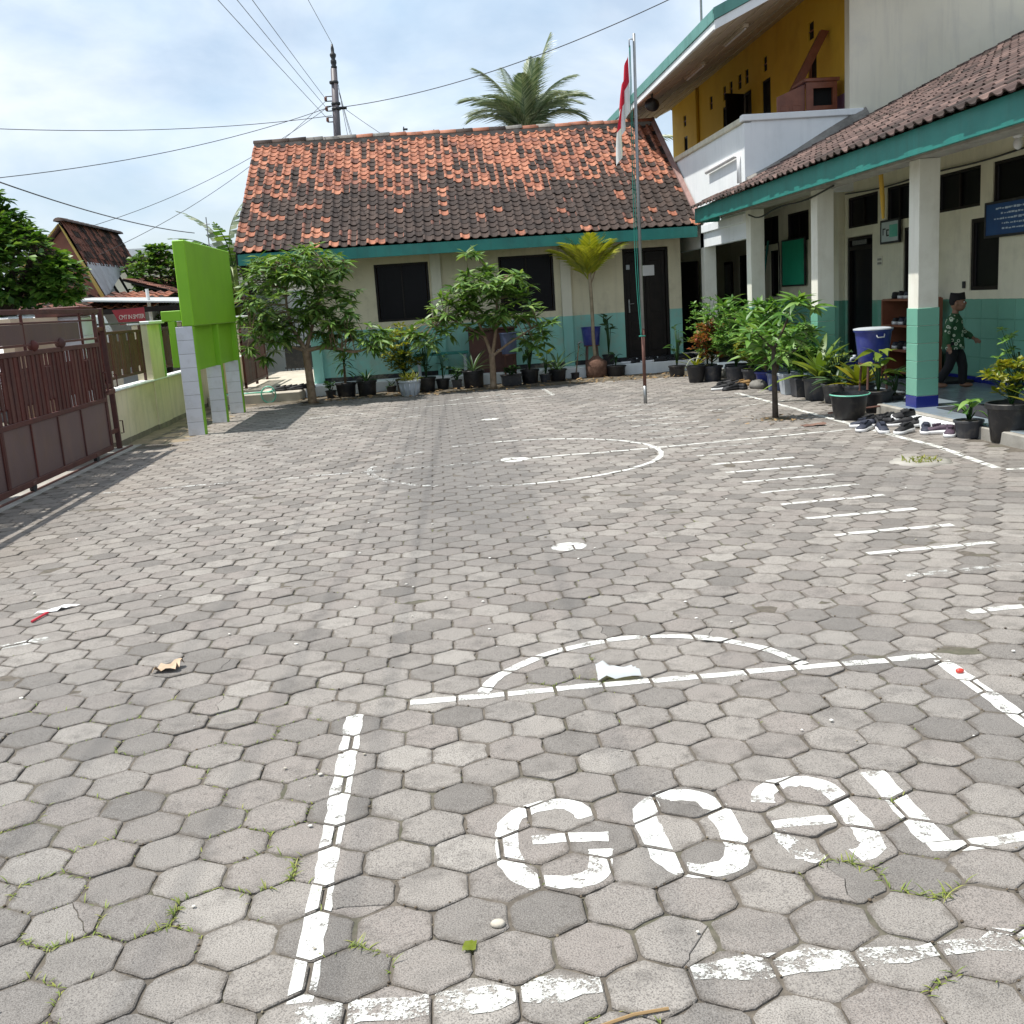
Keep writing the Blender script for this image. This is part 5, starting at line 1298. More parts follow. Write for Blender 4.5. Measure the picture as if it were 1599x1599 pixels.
leafy_tree('mango_sapling', 'slender mango sapling with dark stem standing alone in the paving by the pots', 'tree', (3.9, 12.03, 0),
    [([(3.905, 12.03, -.02), (3.90, 12.03, .4), (3.895, 12.03, .85)], [.038, .03, .024]),
     ([(3.895, 12.03, .8), (4.0, 12.03, 1.0), (4.12, 12.0, 1.28)], [.02, .014, .008]),
     ([(3.895, 12.03, .8), (3.75, 12.0, .95), (3.62, 11.98, 1.1)], [.016, .01, .006]),
     ([(3.9, 12.03, .7), (4.0, 11.9, .72), (4.1, 11.85, .8)], [.012, .008, .005])],
    [(4.15, 12.0, 1.24, .22, .14, .2, 2.6), (3.70, 12.0, .92, .16, .14, .2, 1.5), (3.93, 12.0, .82, .2, .16, .2, 1.6), (4.2, 12.0, .98, .18, .14, .2, 1.0)],
    21, 9, geos(6, .22, .06, 3, fine=True), M_MANGO2, 33, bark=M_DBARK, objs=True, twig=.004)
# neighbours' trees
leafy_tree('jackfruit_tree', 'dense glossy dark green tree above the gate at the left edge', 'tree', (-6.6, 17, 0),
    [([(-6.6, 17, -.05), (-6.6, 17, 1.2), (-6.5, 17, 2.0)], [.16, .13, .1]),
     ([(-6.5, 17, 1.8), (-6.2, 17, 2.4), (-5.9, 16.9, 2.9)], [.08, .05, .02]), ([(-6.5, 17, 1.8), (-6.9, 17, 2.5), (-7.2, 17, 3.2)], [.08, .05, .02]), ([(-6.5, 17, 1.9), (-6.3, 17, 2.8), (-6.35, 17, 3.4)], [.06, .04, .02])],
    [(-6.35, 17, 2.60, .72, .60, .9, 5), (-6.5, 17, 3.12, .50, .33, .6, 2), (-5.66, 16.9, 2.30, .36, .38, .4, 1.8), (-7.3, 17, 2.9, .9, .9, .9, 3), (-6.8, 17, 2.15, .9, .3, .8, 1.5)],
    800, 10, geos(5, .17, .08, 4, 'obov', droop=(0, .35)), M_TREE, 34, bark=M_DBARK, shell=.55)
leafy_tree('jackfruit_tree', 'thin leafy branch tips poking in at the upper left edge', 'tree', (-7.4, 17, 0),
    [([(-7.4, 17, -.05), (-7.3, 17, 2.4), (-6.9, 17, 3.4)], [.12, .09, .03]), ([(-6.9, 17, 3.4), (-6.5, 17, 3.6)], [.02, .01])],
    [(-6.45, 17, 3.55, .18, .13, .2, 1)], 12, 9, geos(5, .14, .065, 5, 'obov'), M_TREE, 35, bark=M_DBARK)
for k, (x, y, z, r, lab) in enumerate(((-6.55, 26.5, 2.7, .75, 'bright bushy tree behind the old house roof, left of the signboard'), (-5.75, 27.5, 2.5, .8, 'bushy tree directly behind the top of the signboard'), (-4.9, 29, 2.4, 1.1, 'dark tree between the signboard and the tiled roof'))):
    leafy_tree('bushy_tree', lab, 'tree', (x, y, 0), [([(x, y, -.05), (x, y, z-.5)], [.09, .06]), ([(x, y, z-.6), (x+.1, y, z), (x, y, z+.4)], [.05, .03, .01])],
        [(x, y, z, r, r*.8, r, 3), (x+.1, y, z+r*.55, r*.5, r*.45, r*.5, 1), (x, y, z-.9, r*.9, .6, r, 1.5)], 260, 10, geos(5, .17, .075, 6+k, 'obov', droop=(0, .3)), M_TREE, 40+k, bark=M_DBARK, group='trees behind the old house', shell=.55)

def frond(L, nl, ll, wl, bend, seed, droop=.9, taper=True):
    """feather leaf along +Y, arching in the YZ plane"""
    rg = random.Random(seed); b = MB(); P = []
    n = 12; y = z = 0; an = 0
    for i in range(n+1):
        P.append(Vector((0, y, z))); an -= bend/n*(.4+1.2*i/n); y += L/n*math.cos(an); z += L/n*math.sin(an)
    b.tube(P, [.022*L/3*(1-.85*i/n) for i in range(n+1)], 5, cap=False)
    for k in range(nl):
        t = .12+.88*k/(nl-1); f = t*n; i = min(int(f), n-1); p = P[i].lerp(P[i+1], f-i); tan = (P[i+1]-P[i]).normalized()
        le = ll*(math.sin(PI*min(1, t*.85+.15))**.6)*rg.uniform(.85, 1.1)
        for sd_ in (-1, 1):
            d = (Vector((sd_, 0, 0))*.75+tan*(.55+.5*t)+Vector((0, 0, .12))).normalized()
            tip = p+d*le-Vector((0, 0, droop*le*rg.uniform(.3, .9))); mid = p+d*le*.55-Vector((0, 0, droop*le*.12))
            w_ = Vector((0, 0, 1)).cross(d).normalized()*wl/2+Vector((0, 0, wl*.25))
            b.add([p-w_*.5, p+w_*.5, mid+w_, mid-w_, tip], [(0, 1, 2, 3), (3, 2, 4)])
    return b
def frond_set(t, c, specs, L, nl, ll, wl, mat, seed, droop=.9, name='frond'):
    rg = random.Random(seed)
    for k, (az, el, f, bend) in enumerate(specs):
        Mx = orient(Vector(c), sph(rad(az), rad(el)), roll=rg.gauss(0, .2))
        frond(L*f, nl, ll, wl, bend, seed+k, droop).build(name, mat, t, True, mw=Mx)
cp = thing('coconut_palm', 'coconut palm crown rising behind the tiled roof ridge', 'palm', (3.3, 34, 0))
MB().tube([(3.6, 34, 0), (3.45, 34, 3.5), (3.3, 34, 6.9)], [.17, .14, .13], 12).build('trunk', M_BARK, cp, True)
frond_set(cp, (3.3, 34, 6.45), [(0, 80, 1.32, .3), (160, 76, 1.15, .9), (176, 66, 1.05, 1.5), (140, 80, 1.0, .5), (20, 74, 1.15, 1.2), (-8, 66, 1.05, 1.7), (-50, 68, .9, 1.5), (-125, 68, .9, 1.5), (200, 66, .9, 1.6), (-30, 62, .9, 1.6), (90, 74, 1.0, .9), (50, 70, .95, 1.1), (125, 68, .95, 1.2), (180, 56, .85, 1.6), (0, 56, .9, 1.8), (30, 64, 1.0, 1.5), (155, 62, .95, 1.6), (-75, 80, 1.0, .7), (-100, 76, .9, 1.0), (60, 82, 1.1, .4)], 2.4, 64, .60, .030, M_COCO, 100, 1.1)
cp2 = thing('coconut_palm', 'second palm of which only frond tips show right of the ridge', 'palm', (7.0, 40, 0))
MB().tube([(7.0, 40, 0), (6.8, 40, 6.2)], [.17, .13], 12).build('trunk', M_BARK, cp2, True)
frond_set(cp2, (6.8, 40, 6.2), [(170, 55, 1, 1.3), (200, 40, 1, 1.2), (140, 60, 1, 1.1), (60, 60, 1, 1), (-60, 50, 1, 1), (0, 40, 1, 1), (100, 30, 1, 1)], 3.0, 40, .6, .05, M_COCO, 130)
bn_ = thing('banana_plant', 'banana plant with torn leaves behind the left end of the tiled roof', 'plant', (-4.9, 28, 0))
MB().tube([(-5.0, 28, 0), (-5.0, 28, 2.85)], [.14, .09], 10).build('stem', M_BROM, bn_, True)
def banana(L, W, seed):
    rg = random.Random(seed); b = MB(); n = 16
    P = [Vector((0, L*i/n, .25*L*math.sin(i/n*1.5)-.42*L*(i/n)**2.2)) for i in range(n+1)]
    b.tube(P, [.02*(1-.8*i/n) for i in range(n+1)], 5, cap=False)
    for i in range(1, n):
        h = W/2*math.sin(PI*(i/n)**.8)
        for s in (-1, 1):
            if rg.random() < .12: continue
            d = -h*rg.uniform(.2, .9); p, q = P[i], P[i].lerp(P[i+1], .88)
            b.poly([p, q, q+Vector((s*h, .05, d)), p+Vector((s*h, .05, d))][::s])
    return b
for k, (az, el, L) in enumerate(((168, 58, 2.0), (30, 80, 1.9), (185, 38, 1.7), (10, 50, 1.6), (120, 30, 1.4), (-100, 55, 1.5))):
    banana(L, .42, 50+k).build('leaf', M_COCO if k in (0, 1) else M_TREE, bn_, True, mw=orient((-5.0, 28, 2.8), sph(rad(az), rad(el))))
ap = thing('areca_palm', 'yellow green areca palm with bare root ball beside the black door', 'palm', (3.03, 20.25, 0))
M_ROOT = pmat('root_ball', [(.09,.045,.03), (.18,.10,.07)], scale=20, rough=.95, bump=3, bscale=60)
rb = MB(); rb.lathe([(.19, 0), (.21, .08), (.215, .2), (.2, .3), (.12, .36), (.06, .42)], 22, (3.05, 20.2, -.01)); 
rb.v = [(x+.02*noise.noise(Vector((x*14, y*14, z*14))), y+.02*noise.noise(Vector((x*14, y*14, z*14+9))), z) for x, y, z in rb.v]
rb.build('root_ball', M_ROOT, ap, True)
MB().tube(smooth3([(3.04, 20.2, .35), (3.02, 20.22, .7), (3.03, 20.25, 1.2), (3.02, 20.25, 1.75), (3.0, 20.25, 2.05)]), [.055, .05, .045, .04, .036, .034, .034, .034, .03, .03, .03, .03, .03, .028, .028, .026, .024, .022, .02, .018][:len(smooth3([0]*0+[(0,0,0)]*5))] if False else .034, 8).build('trunk', pmat('palm_trunk', [(.20,.16,.10), (.33,.27,.18)], scale=9, rough=.8), ap, True)
frond_set(ap, (2.98, 20.25, 1.85), [(170, 64, 1.3, .75), (185, 55, 1.1, .7), (15, 66, 1.25, .7), (-5, 56, 1.15, .65), (100, 80, 1.1, .6), (-80, 78, 1.15, .9), (-125, 70, 1.15, 1.1), (-45, 72, 1.1, 1.0), (140, 82, 1.2, .6), (-95, 68, 1.0, 1.0), (45, 78, 1.15, .7), (175, 80, 1.2, .8), (5, 82, 1.15, .6)], .88, 40, .34, .020, M_YPALM, 160, .55)
MB().tube(smooth3([(3.02, 20.25, 1.72), (3.12, 20.22, 2.0), (3.26, 20.2, 2.35), (3.5, 20.15, 2.62)]), .012, 6).build('bare_stalk', M_BARK, ap, True)

# ------------------------------------------------------------------ pots and potted plants
def pot_mesh(par, x, y, z, rt, rb_, h, mat, style='round'):
    b = MB()
    if style == 'square': n, sq = 4, 0
    else: n, sq = 22, 0
    prof = [(rb_*.96, 0), (rb_, .01), (rt*.97, h*.86), (rt*1.07, h*.87), (rt*1.08, h*.98), (rt*1.04, h), (rt*.95, h*.995), (rt*.92, h*.88)]
    if style == 'square': b.lathe([(r*1.3, z_) for r, z_ in prof], 4, (x, y, z))
    else: b.lathe(prof, n, (x, y, z))
    o = b.build('pot', mat, par)
    if style != 'square': smooth_angle(o, 35)
    if style == 'flute':
        for k in range(12):
            a = 2*PI*k/12; b = MB()
            b.tube([(x+rb_*1.03*math.cos(a), y+rb_*1.03*math.sin(a), z+.03), (x+rt*.99*math.cos(a), y+rt*.99*math.sin(a), z+h*.8)], .02, 6, flat=.5).build('flute', M_GREYP, o, True)
    b = MB().lathe([(rt*(1.15 if style == 'square' else .93), 0), (rt*.5, .012), (.001, .02)], 4 if style == 'square' else 16, (x, y, z+h*.9)); b.build('soil', M_POTSOIL, par, True)
    return o
def potted(label, x, y, pot, kind, h, spread, mat, seed, z=0, name='potted_plant', nl=None):
    rg = random.Random(seed); t = thing(name, label, 'plant', (x, y, z), group='potted plants')
    rt, rb_, ph, pm, st = pot; pot_mesh(t, x, y, z, rt, rb_, ph, pm, st); zb = z+ph*.9
    st_ = MB()
    if kind == 'rosette':
        n = nl or 16; lv = Leaves(geos(4, h*1.1, spread, seed, 'strap', True, (.25, .75), (.1, .5)))
        for k in range(n):
            el = rad(82-62*(k/n))+rg.gauss(0, .06); lv.add(rg, orient((x+rg.gauss(0, .012), y+rg.gauss(0, .012), zb), sph(k*2.4, el), roll=rg.gauss(0, .2), s=rg.uniform(.75, 1.1)))
        lv.objects('leaf', mat, t)
    elif kind == 'grass':
        lv = Leaves(geos(4, h, .014, seed, 'strap', False, (.2, .8)))
        for k in range(nl or 70): lv.add(rg, orient((x+rg.gauss(0, rt*.4), y+rg.gauss(0, rt*.4), zb), sph(rg.random()*6.28, rad(rg.uniform(35, 88))), s=rg.uniform(.5, 1.1)))
        lv.join('foliage', mat, t)
    elif kind == 'broad':
        lv = Leaves(geos(4, spread, spread*.5, seed, 'ovate', True, (.2, .6), (.1, .3)))
        for k in range(nl or 12):
            az = k*2.4+rg.gauss(0, .3); hh = h*rg.uniform(.35, 1); q = Vector((x, y, zb))+Vector((math.cos(az)*spread*.45*rg.random(), math.sin(az)*spread*.45*rg.random(), hh))
            st_.tube([(x, y, zb), ((x+q.x)/2+.01, (y+q.y)/2, zb+hh*.6), q], [.009, .007, .004], 5)
            lv.add(rg, orient(q, sph(az, rad(rg.uniform(-10, 50))), roll=rg.gauss(0, .3), s=rg.uniform(.75, 1.1)))
        lv.objects('leaf', mat, t)
    elif kind == 'cane':
        lv = Leaves(geos(4, spread, spread*.17, seed, 'lance', True, (.3, .9)))
        for s in range(max(1, (nl or 1))):
            top = Vector((x+rg.gauss(0, .05), y+rg.gauss(0, .05), z+ph+h*(1-.25*s))); st_.tube([(x+rg.gauss(0, .03), y, zb), top], [.014, .01], 6)
            for k in range(18):
                f = k/18; p = top-Vector((0, 0, (1-f)*h*.45)); lv.add(rg, orient(p, sph(k*2.4+s, rad(-5+75*f)), s=rg.uniform(.8, 1.1)))
        lv.objects('leaf', mat, t)
    else:   # bushy: many small leaves on several stems
        L = {'bush': .075, 'croton': .10, 'mangoish': .23, 'tiny': .04}[kind]; Wd = {'bush': .035, 'croton': .04, 'mangoish': .058, 'tiny': .02}[kind]
        lv = Leaves(geos(5, L, Wd, seed, 'obov' if kind != 'mangoish' else 'lance', False, (0, .4)))
        ns = 5
        tips = []
        for k in range(nl or 55):
            e = (x, y, z+ph+h*.58, spread, h*.48, spread); p = in_ell(rg, e, .25); tips.append(p)
        for k in range(ns):
            a = rg.random()*6.28; q = Vector((x+spread*.45*math.cos(a), y+spread*.45*math.sin(a), z+ph+h*.6)); st_.tube([(x, y, zb), (x+.03*math.cos(a), y+.03*math.sin(a), zb+h*.25), q], [.012, .01, .006], 5)
        for p in tips:
            root_ = Vector((x, y, zb+(p.z-zb)*.45)); st_.tube([root_, p], [.005, .003], 3, cap=False)
            lv.whorl(rg, p, 9 if kind != 'mangoish' else 8, -.4, .8, (0, 0, .4))
        lv.join('foliage', mat, t)
    if st_.v: st_.build('stems', M_BARK if kind in ('mangoish', 'cane') else M_BROAD, t, True)
    return t
BK = lambda rt, rb_, h, st='round': (rt, rb_, h, M_BLACKP, st)
NV = lambda rt, rb_, h, st='round': (rt, rb_, h, M_NAVYP, st)
# back row, in the shade of the eave
potted('small low plant in a tiny pot at the left end of the back row', -2.0, 19.7, BK(.1, .08, .14), 'bush', .16, .12, M_BROAD, 201, nl=12)
potted('tall cane plant with lance leaves in a black pot, left in the back row', -1.72, 19.75, BK(.19, .16, .26), 'cane', .62, .30, M_BROAD, 202, nl=2)
potted('low ferny plant in a wide black pot right of the cane plant', -1.33, 19.7, BK(.18, .16, .28), 'rosette', .30, .04, M_BROAD, 203, nl=18)
potted('little seedling in a small black pot under the first window', -.9, 20.05, BK(.1, .08, .12), 'rosette', .16, .03, M_BROAD, 204, nl=8)
potted('low yellow green tufted plant in a fluted grey pot in front of the row', -.52, 18.95, (.19, .15, .28, M_GREYP, 'flute'), 'grass', .26, .1, M_CROTON, 205, nl=110)
potted('tall yellow croton bush below the first window', -.62, 19.75, BK(.17, .14, .26), 'croton', .98, .42, M_CROTON, 206, nl=130)
potted('crooked shrub with dark thin branches next to the croton bush', -.22, 19.7, BK(.17, .14, .26), 'bush', .85, .22, M_BROAD, 207, nl=26)
potted('dark leaved plant in a black pot left of the middle mango tree', .08, 19.8, BK(.13, .1, .2), 'broad', .5, .18, M_BROAD, 208, nl=9)
potted('small plant in a square black pot left of the middle mango tree', .34, 19.75, BK(.1, .09, .17, 'square'), 'bush', .18, .12, M_BROAD, 209, nl=10)
potted('spiky thin leaved plant in a large black tub behind the middle mango trunk', .66, 19.85, BK(.2, .18, .32), 'rosette', .5, .025, M_AGAVE, 210, nl=22)
potted('low plant in a wide black box right of the middle mango trunk', 1.36, 19.65, (.2, .19, .2, M_BLACKP, 'square'), 'bush', .14, .17, M_BROAD, 211, nl=14)
potted('large leaved drooping plant in a black pot below the second window', 1.72, 19.75, BK(.17, .14, .27), 'broad', .72, .30, M_BROAD, 212, nl=16)
potted('pale striped leaved plant in a small pot below the second window', 2.02, 19.85, NV(.11, .09, .15), 'broad', .42, .24, M_BROM, 213, nl=9)
potted('aloe with stiff radiating leaves in a black pot before the column', 2.27, 20.0, BK(.17, .14, .22), 'rosette', .48, .045, M_AGAVE, 214, nl=22)
potted('slim dark plant at the foot of the back column', 2.62, 20.1, BK(.08, .07, .12), 'cane', .55, .14, M_BROAD, 215, nl=1)
potted('small plant in a wide black pot between the areca palm and the door', 3.42, 20.15, BK(.19, .17, .2), 'broad', .26, .15, M_BROAD, 216, nl=8)
potted('leafy plant behind the blue drum near the areca palm', 3.35, 20.5, BK(.12, .1, .2), 'broad', .85, .2, M_BROAD, 217, nl=14, z=.2)
# right row along the porch
potted('tall bright climbing shrub at the left end of the porch row', 4.72, 18.25, BK(.16, .14, .24), 'bush', 1.18, .36, M_MANGO2, 220, nl=95)
potted('narrow dark plant beside the back wall corner, left of the porch row', 4.35, 19.0, BK(.15, .13, .2), 'broad', .75, .2, M_BROAD, 221, nl=12)
potted('yellowish spiky bromeliad in a black pot behind the handled bucket', 4.45, 18.0, BK(.15, .12, .22), 'rosette', .38, .05, M_CROTON, 222, nl=13)
potted('red and yellow croton in a grey pot, left in the porch row', 4.62, 17.55, NV(.17, .14, .26), 'croton', .70, .34, M_REDLEAF, 223, nl=95)
potted('tall mango seedling with long leaves behind the grey pots of the porch row', 4.98, 17.3, NV(.19, .16, .28), 'mangoish', 1.05, .52, M_MANGO2, 224, nl=75)
potted('green bush in a dark grey pot, third in the porch row', 4.86, 16.95, NV(.18, .15, .27), 'bush', .80, .36, M_MANGO2, 225, nl=120)
potted('olive green bush in a pot with a patterned rim beside the shoes', 5.0, 16.5, (.17, .14, .24, M_NAVYP, 'round'), 'bush', .62, .28, M_CROTON, 226, nl=80)
potted('variegated long leaved plant leaning right of the patterned pot', 5.16, 16.2, BK(.13, .1, .18), 'rosette', .40, .07, M_BROM, 227, nl=12)
potted('mango seedling with spreading whorls at the second porch column', 5.02, 15.9, (.16, .13, .24, M_BLUEP, 'round'), 'mangoish', .98, .48, M_MANGO2, 228, nl=55)
potted('bushy plant in a blue grey tub behind the sapling', 5.0, 15.3, (.15, .13, .26, M_BLUEG, 'round'), 'mangoish', .70, .36, M_MANGO2, 229, nl=46)
potted('dense green bush in the pale grey fluted pot', 4.95, 14.6, (.14, .105, .30, M_GREYP, 'square'), 'bush', .60, .30, M_MANGO2, 230, nl=85)
potted('leafy shrub in the square dark grey pot beside the pale grey pot', 5.0, 14.22, (.15, .125, .26, M_NAVYP, 'square'), 'croton', .70, .30, M_MANGO2, 231, nl=75)
potted('large bromeliad with broad upright yellow green leaves in a round grey pot', 5.06, 13.72, NV(.21, .185, .29), 'rosette', .66, .12, M_BROM, 232, nl=20)
potted('fine leaved bluish plant behind the large bromeliad', 5.2, 13.45, NV(.12, .1, .2), 'tiny', .55, .2, M_AGAVE, 233, nl=60)
potted('green agave in a rounded dark pot between the bromeliads', 5.1, 13.2, NV(.19, .15, .25), 'rosette', .36, .06, M_AGAVE, 234, nl=18)
potted('yellow bromeliad with rosy lower leaves left of the blue drum stand', 5.25, 12.85, NV(.19, .16, .25), 'rosette', .42, .085, M_CROTON, 235, nl=18)
potted('zebra leaved plant in a black pot under the blue drum', 5.12, 11.98, BK(.17, .14, .25), 'broad', .52, .24, M_BROM, 236, nl=14)
potted('small dark leaved plant in a black pot between the drum and the column', 5.34, 12.05, BK(.12, .1, .18), 'broad', .3, .17, M_BROAD, 237, nl=9)
potted('small bright leaved plant in a little grey pot beside the sneakers', 5.0, 9.62, NV(.13, .105, .17), 'broad', .20, .17, M_MANGO2, 238, nl=12)
potted('croton with yellow leaves in the largest black pot at the right edge', 5.19, 9.22, BK(.21, .165, .36), 'croton', .36, .24, M_CROTON, 239, nl=34)
potted('thin adenium with pale stems and green leaves on the porch edge', 5.60, 9.85, BK(.12, .1, .18), 'bush', .75, .24, M_MANGO2, 240, nl=22, z=.12)
potted('tall grey wispy cactus plant at the right edge behind the black pot', 5.85, 9.45, BK(.13, .1, .2), 'tiny', .8, .26, M_AGAVE, 241, nl=40, z=.12)
potted('stiff snake plant leaves at the far right edge', 5.32, 8.78, (.12, .1, .2, M_GREYP, 'round'), 'rosette', .55, .06, M_CROTON, 242, nl=8)

# ------------------------------------------------------------------ water drums, buckets, furniture
def drum(name, label, x, y, z0, rt, rb_, h, mat, lid=True, stand=0, tap=(-1, 0), handle=True):
    t = thing(name, label, 'drum', (x, y, z0-stand))
    b = MB().lathe([(rb_*.97, 0), (rb_, .01), (rb_+(rt-rb_)*.5, h*.5), (rt, h*.95), (rt*1.07, h*.955), (rt*1.07, h), (rt*.97, h), (rt*.94, h*.9)], 26, (x, y, z0)); smooth_angle(b.build('body', mat, t), 35)
    if lid:
        b = MB().lathe([(rt*1.08, 0), (rt*1.10, .006), (rt*1.08, .018), (rt*.9, .026), (.05, .032), (.001, .032)], 26, (x, y, z0+h)); smooth_angle(b.build('lid', M_GREYP, t), 35)
    if handle:
        MB().tube([(x-.05, y-rt*.99, z0+h*.86), (x-.04, y-rt*1.03, z0+h*.78), (x+.04, y-rt*1.03, z0+h*.78), (x+.05, y-rt*.99, z0+h*.88)], .008, 6).build('handle', M_WHITEP, t, True)
    tp_ = MB().tube([(x+tap[0]*rb_*.95, y+tap[1]*rb_, z0+.06), (x+tap[0]*(rb_+.10), y+tap[1]*(rb_+.10), z0+.06), (x+tap[0]*(rb_+.11), y+tap[1]*(rb_+.11), z0+.02)], .014, 8)
    tp_.tube([(x+tap[0]*(rb_+.06), y+tap[1]*(rb_+.06), z0+.06), (x+tap[0]*(rb_+.06), y+tap[1]*(rb_+.06), z0+.1)], .02, 6); tp_.build('tap', M_GREYP, t, True)
    if stand:
        for a in range(4):
            an = PI/4+a*PI/2; MB().tube([(x+rb_*.85*math.cos(an), y+rb_*.85*math.sin(an), z0-.02), (x+rb_*1.05*math.cos(an), y+rb_*1.05*math.sin(an), z0-stand)], .014, 6).build('leg', M_RUSTY, t)
        MB().lathe([(rb_*.98, -.02), (rb_*1.0, -.02), (rb_*1.0, 0), (rb_*.2, 0)], 20, (x, y, z0-.001)).build('stand_ring', M_RUSTY, t)
    return t
drum('water_drum', 'large blue water drum with white lid and tap on an iron stand by the porch', 5.30, 12.55, .54, .215, .175, .39, M_BLUEP, True, .54)
drum('water_drum', 'blue grey water drum on an iron stand behind the middle mango tree', 1.39, 20.2, .56, .165, .14, .40, M_BLUEG, False, .56, handle=False)
drum('water_drum', 'dark blue water drum on a stand behind the areca palm', 3.04, 20.6, .60, .19, .155, .35, M_BLUEP, False, .40, handle=False)
cb_ = thing('brown_cabinet', 'dark red brown cabinet against the back wall behind the middle mango tree', 'cabinet', (1.0, 20.75, .2))
MB().box(.65, 1.55, 20.6, 20.88, .2, 1.02, .01).build('carcass', M_REDWOOD, cb_)
MB().box(.60, 1.60, 20.55, 20.89, 1.021, 1.06, .006).build('top', M_REDWOOD, cb_)
for xa in (.68, 1.12): MB().box(xa, xa+.40, 20.585, 20.599, .25, .98, .006).build('door', M_REDWOOD, cb_)
tbn = thing('teal_bench', 'teal bench standing against the back wall below the first window', 'bench', (.1, 20.75, .2))
MB().box(-.45, .62, 20.62, 20.87, .60, .65, .008).build('seat', M_TEAL, tbn)
for x in (-.38, .52): MB().box(x, x+.06, 20.65, 20.85, .2, .599, .004).build('leg', M_GREYP, tbn)
def bucket(label, x, y, rt, rb_, h, mat, handle=None, water=False):
    t = thing('bucket', label, 'bucket', (x, y, 0))
    b = MB().lathe([(rb_*.97, 0), (rb_, .01), (rt, h*.93), (rt*1.07, h*.94), (rt*1.07, h), (rt*.97, h), (rt*.95, h*.9), (rb_*.95, .02), (.001, .02)], 26, (x, y, .004)); smooth_angle(b.build('body', mat, t), 35)
    if handle == 'up': MB().tube([(x-rt*math.cos(PI*k/12), y-.02, h*.95+rt*.9*math.sin(PI*k/12)) for k in range(13)], .009, 6).build('handle', pmat('aged_handle', [(.30,.33,.24), (.38,.40,.30)]), t, True)
    if handle == 'down': MB().tube([(x-rt*1.09*math.cos(PI*k/12), y-rt*1.09*math.sin(PI*k/12), h*.99-.01*math.sin(PI*k/12)) for k in range(13)], .008, 6).build('handle', M_HOSE, t, True)
    if water: MB().lathe([(rt*.94, 0), (.001, .001)], 20, (x, y, h*.84)).build('water', pmat('dull_water', [(.10,.16,.17), (.14,.20,.21)], rough=.05), t)
    return t
bucket('black bucket with upright handle standing at the left end of the porch plants', 4.33, 17.5, .16, .12, .28, M_BLACKP, 'up')
bucket('black bucket full of water with green handle in front of the drum', 4.60, 11.55, .205, .165, .29, M_BLACKP, 'down', True)
st1 = MB(); st1.ball((4.85, 15.75, .05), (.13, .2, .09), 12, 8); st1.v = [(x+.02*noise.noise(Vector((x*9, y*9, z*9))), y, max(.0, z)) for x, y, z in st1.v]
setprops(st1.build('flat_stone', M_MORTAR, None, True), 'flat grey stone lying by the pots behind the sapling', 'stone')
setprops(MB().box(5.0, 5.45, 15.4, 16.4, .121, .2, .02).build('white_slab', M_WHITE), 'white slab lying on the porch edge behind the sapling', 'slab')
setprops(MB().box(4.93, 5.048, 9.95, 11.0, -.01, .095, .012).build('porch_step', M_WHITE), 'low white step in front of the porch at the right', 'step')
rod = MB().tube([(4.45, 11.8, .05), (5.15, 11.75, .10)], .012, 6); setprops(rod.build('metal_rod', M_RUSTY), 'thin rod lying beside the water bucket', 'rod')

# shoe rack behind the column, with shoes
rk = thing('shoe_rack', 'brown wooden shoe rack standing on the porch behind the near column', 'rack', (6.7, 14.6, .12))
for y in (14.02, 14.98): MB().box(6.45, 6.88, y-.02, y+.02, .12, 1.22, .004).build('side', M_BROWNWOOD, rk)
for z in (.20, .50, .84, 1.20): MB().box(6.45, 6.88, 14.04, 14.96, z, z+.03, .004).build('shelf', M_BROWNWOOD, rk)
MB().box(6.86, 6.885, 14.04, 14.96, .23, .50).build('back', M_BROWNWOOD, rk)

# ------------------------------------------------------------------ shoes
def shoe_meshes(um, sm):
    n = 14; T = [0, .04, .12, .25, .38, .5, .62, .75, .87, .95, 1.0]
    W = [.030, .036, .040, .039, .036, .037, .041, .044, .042, .034, .014]
    Hh = [.062, .078, .085, .082, .076, .070, .060, .052, .046, .040, .028]
    L = .22
    def ring(t, w_, z0, z1, op=0):
        P = []
        for k in range(n):
            a = 2*PI*k/n; c, s = math.cos(a), math.sin(a); zz = (z0+z1)/2+(z1-z0)/2*s
            sq = 1-.28*max(0, s)**1.5
            P.append((w_*c*sq*(1.0 if abs(c) > .1 else 1), L*t-.11, zz))
        return P
    up_m = MB(); vs = []; fs = []
    for t, w_, h in zip(T, W, Hh): vs += ring(t, w_*.96, .012, h)
    for i in range(len(T)-1):
        for k in range(n):
            # leave the foot opening free
            if .04 <= T[i] < .38 and k in (2, 3, 4): continue
            fs.append((i*n+k, i*n+(k+1) % n, (i+1)*n+(k+1) % n, (i+1)*n+k))
    fs += [tuple(range(n-1, -1, -1)), tuple((len(T)-1)*n+k for k in range(n))]
    up_m.add(vs, fs)
    so = MB(); vs = []; fs = []
    for t, w_ in zip(T, W):
        y = L*(t*1.03-.015)-.11; z1 = .024+.010*(1-t)
        vs += [(-w_*1.06, y, .0), (w_*1.06, y, .0), (w_*1.1, y, z1), (-w_*1.1, y, z1)]
    for i in range(len(T)-1):
        for k in range(4): fs.append((i*4+k, i*4+(k+1) % 4, (i+1)*4+(k+1) % 4, (i+1)*4+k))
    fs += [(3, 2, 1, 0), tuple((len(T)-1)*4+k for k in range(4))]
    so.add(vs, fs)
    ins = MB(); ins.box(-.026, .026, -.095, 0, .034, .036)
    tg = MB(); tg.prism([(-.018, -.03, .072), (.018, -.03, .072), (.016, .035, .062), (-.016, .035, .062)], (0, -.004, .014))
    for k in range(3): tg.box(-.024, .024, -.008+k*.018, -.001+k*.018, .078-k*.004, .083-k*.004)
    return [('upper', up_m.mesh('upper', um, True)), ('sole', so.mesh('sole', sm, True)), ('insole', ins.mesh('insole', M_INNER_SHADE)), ('tongue', tg.mesh('tongue', um))]
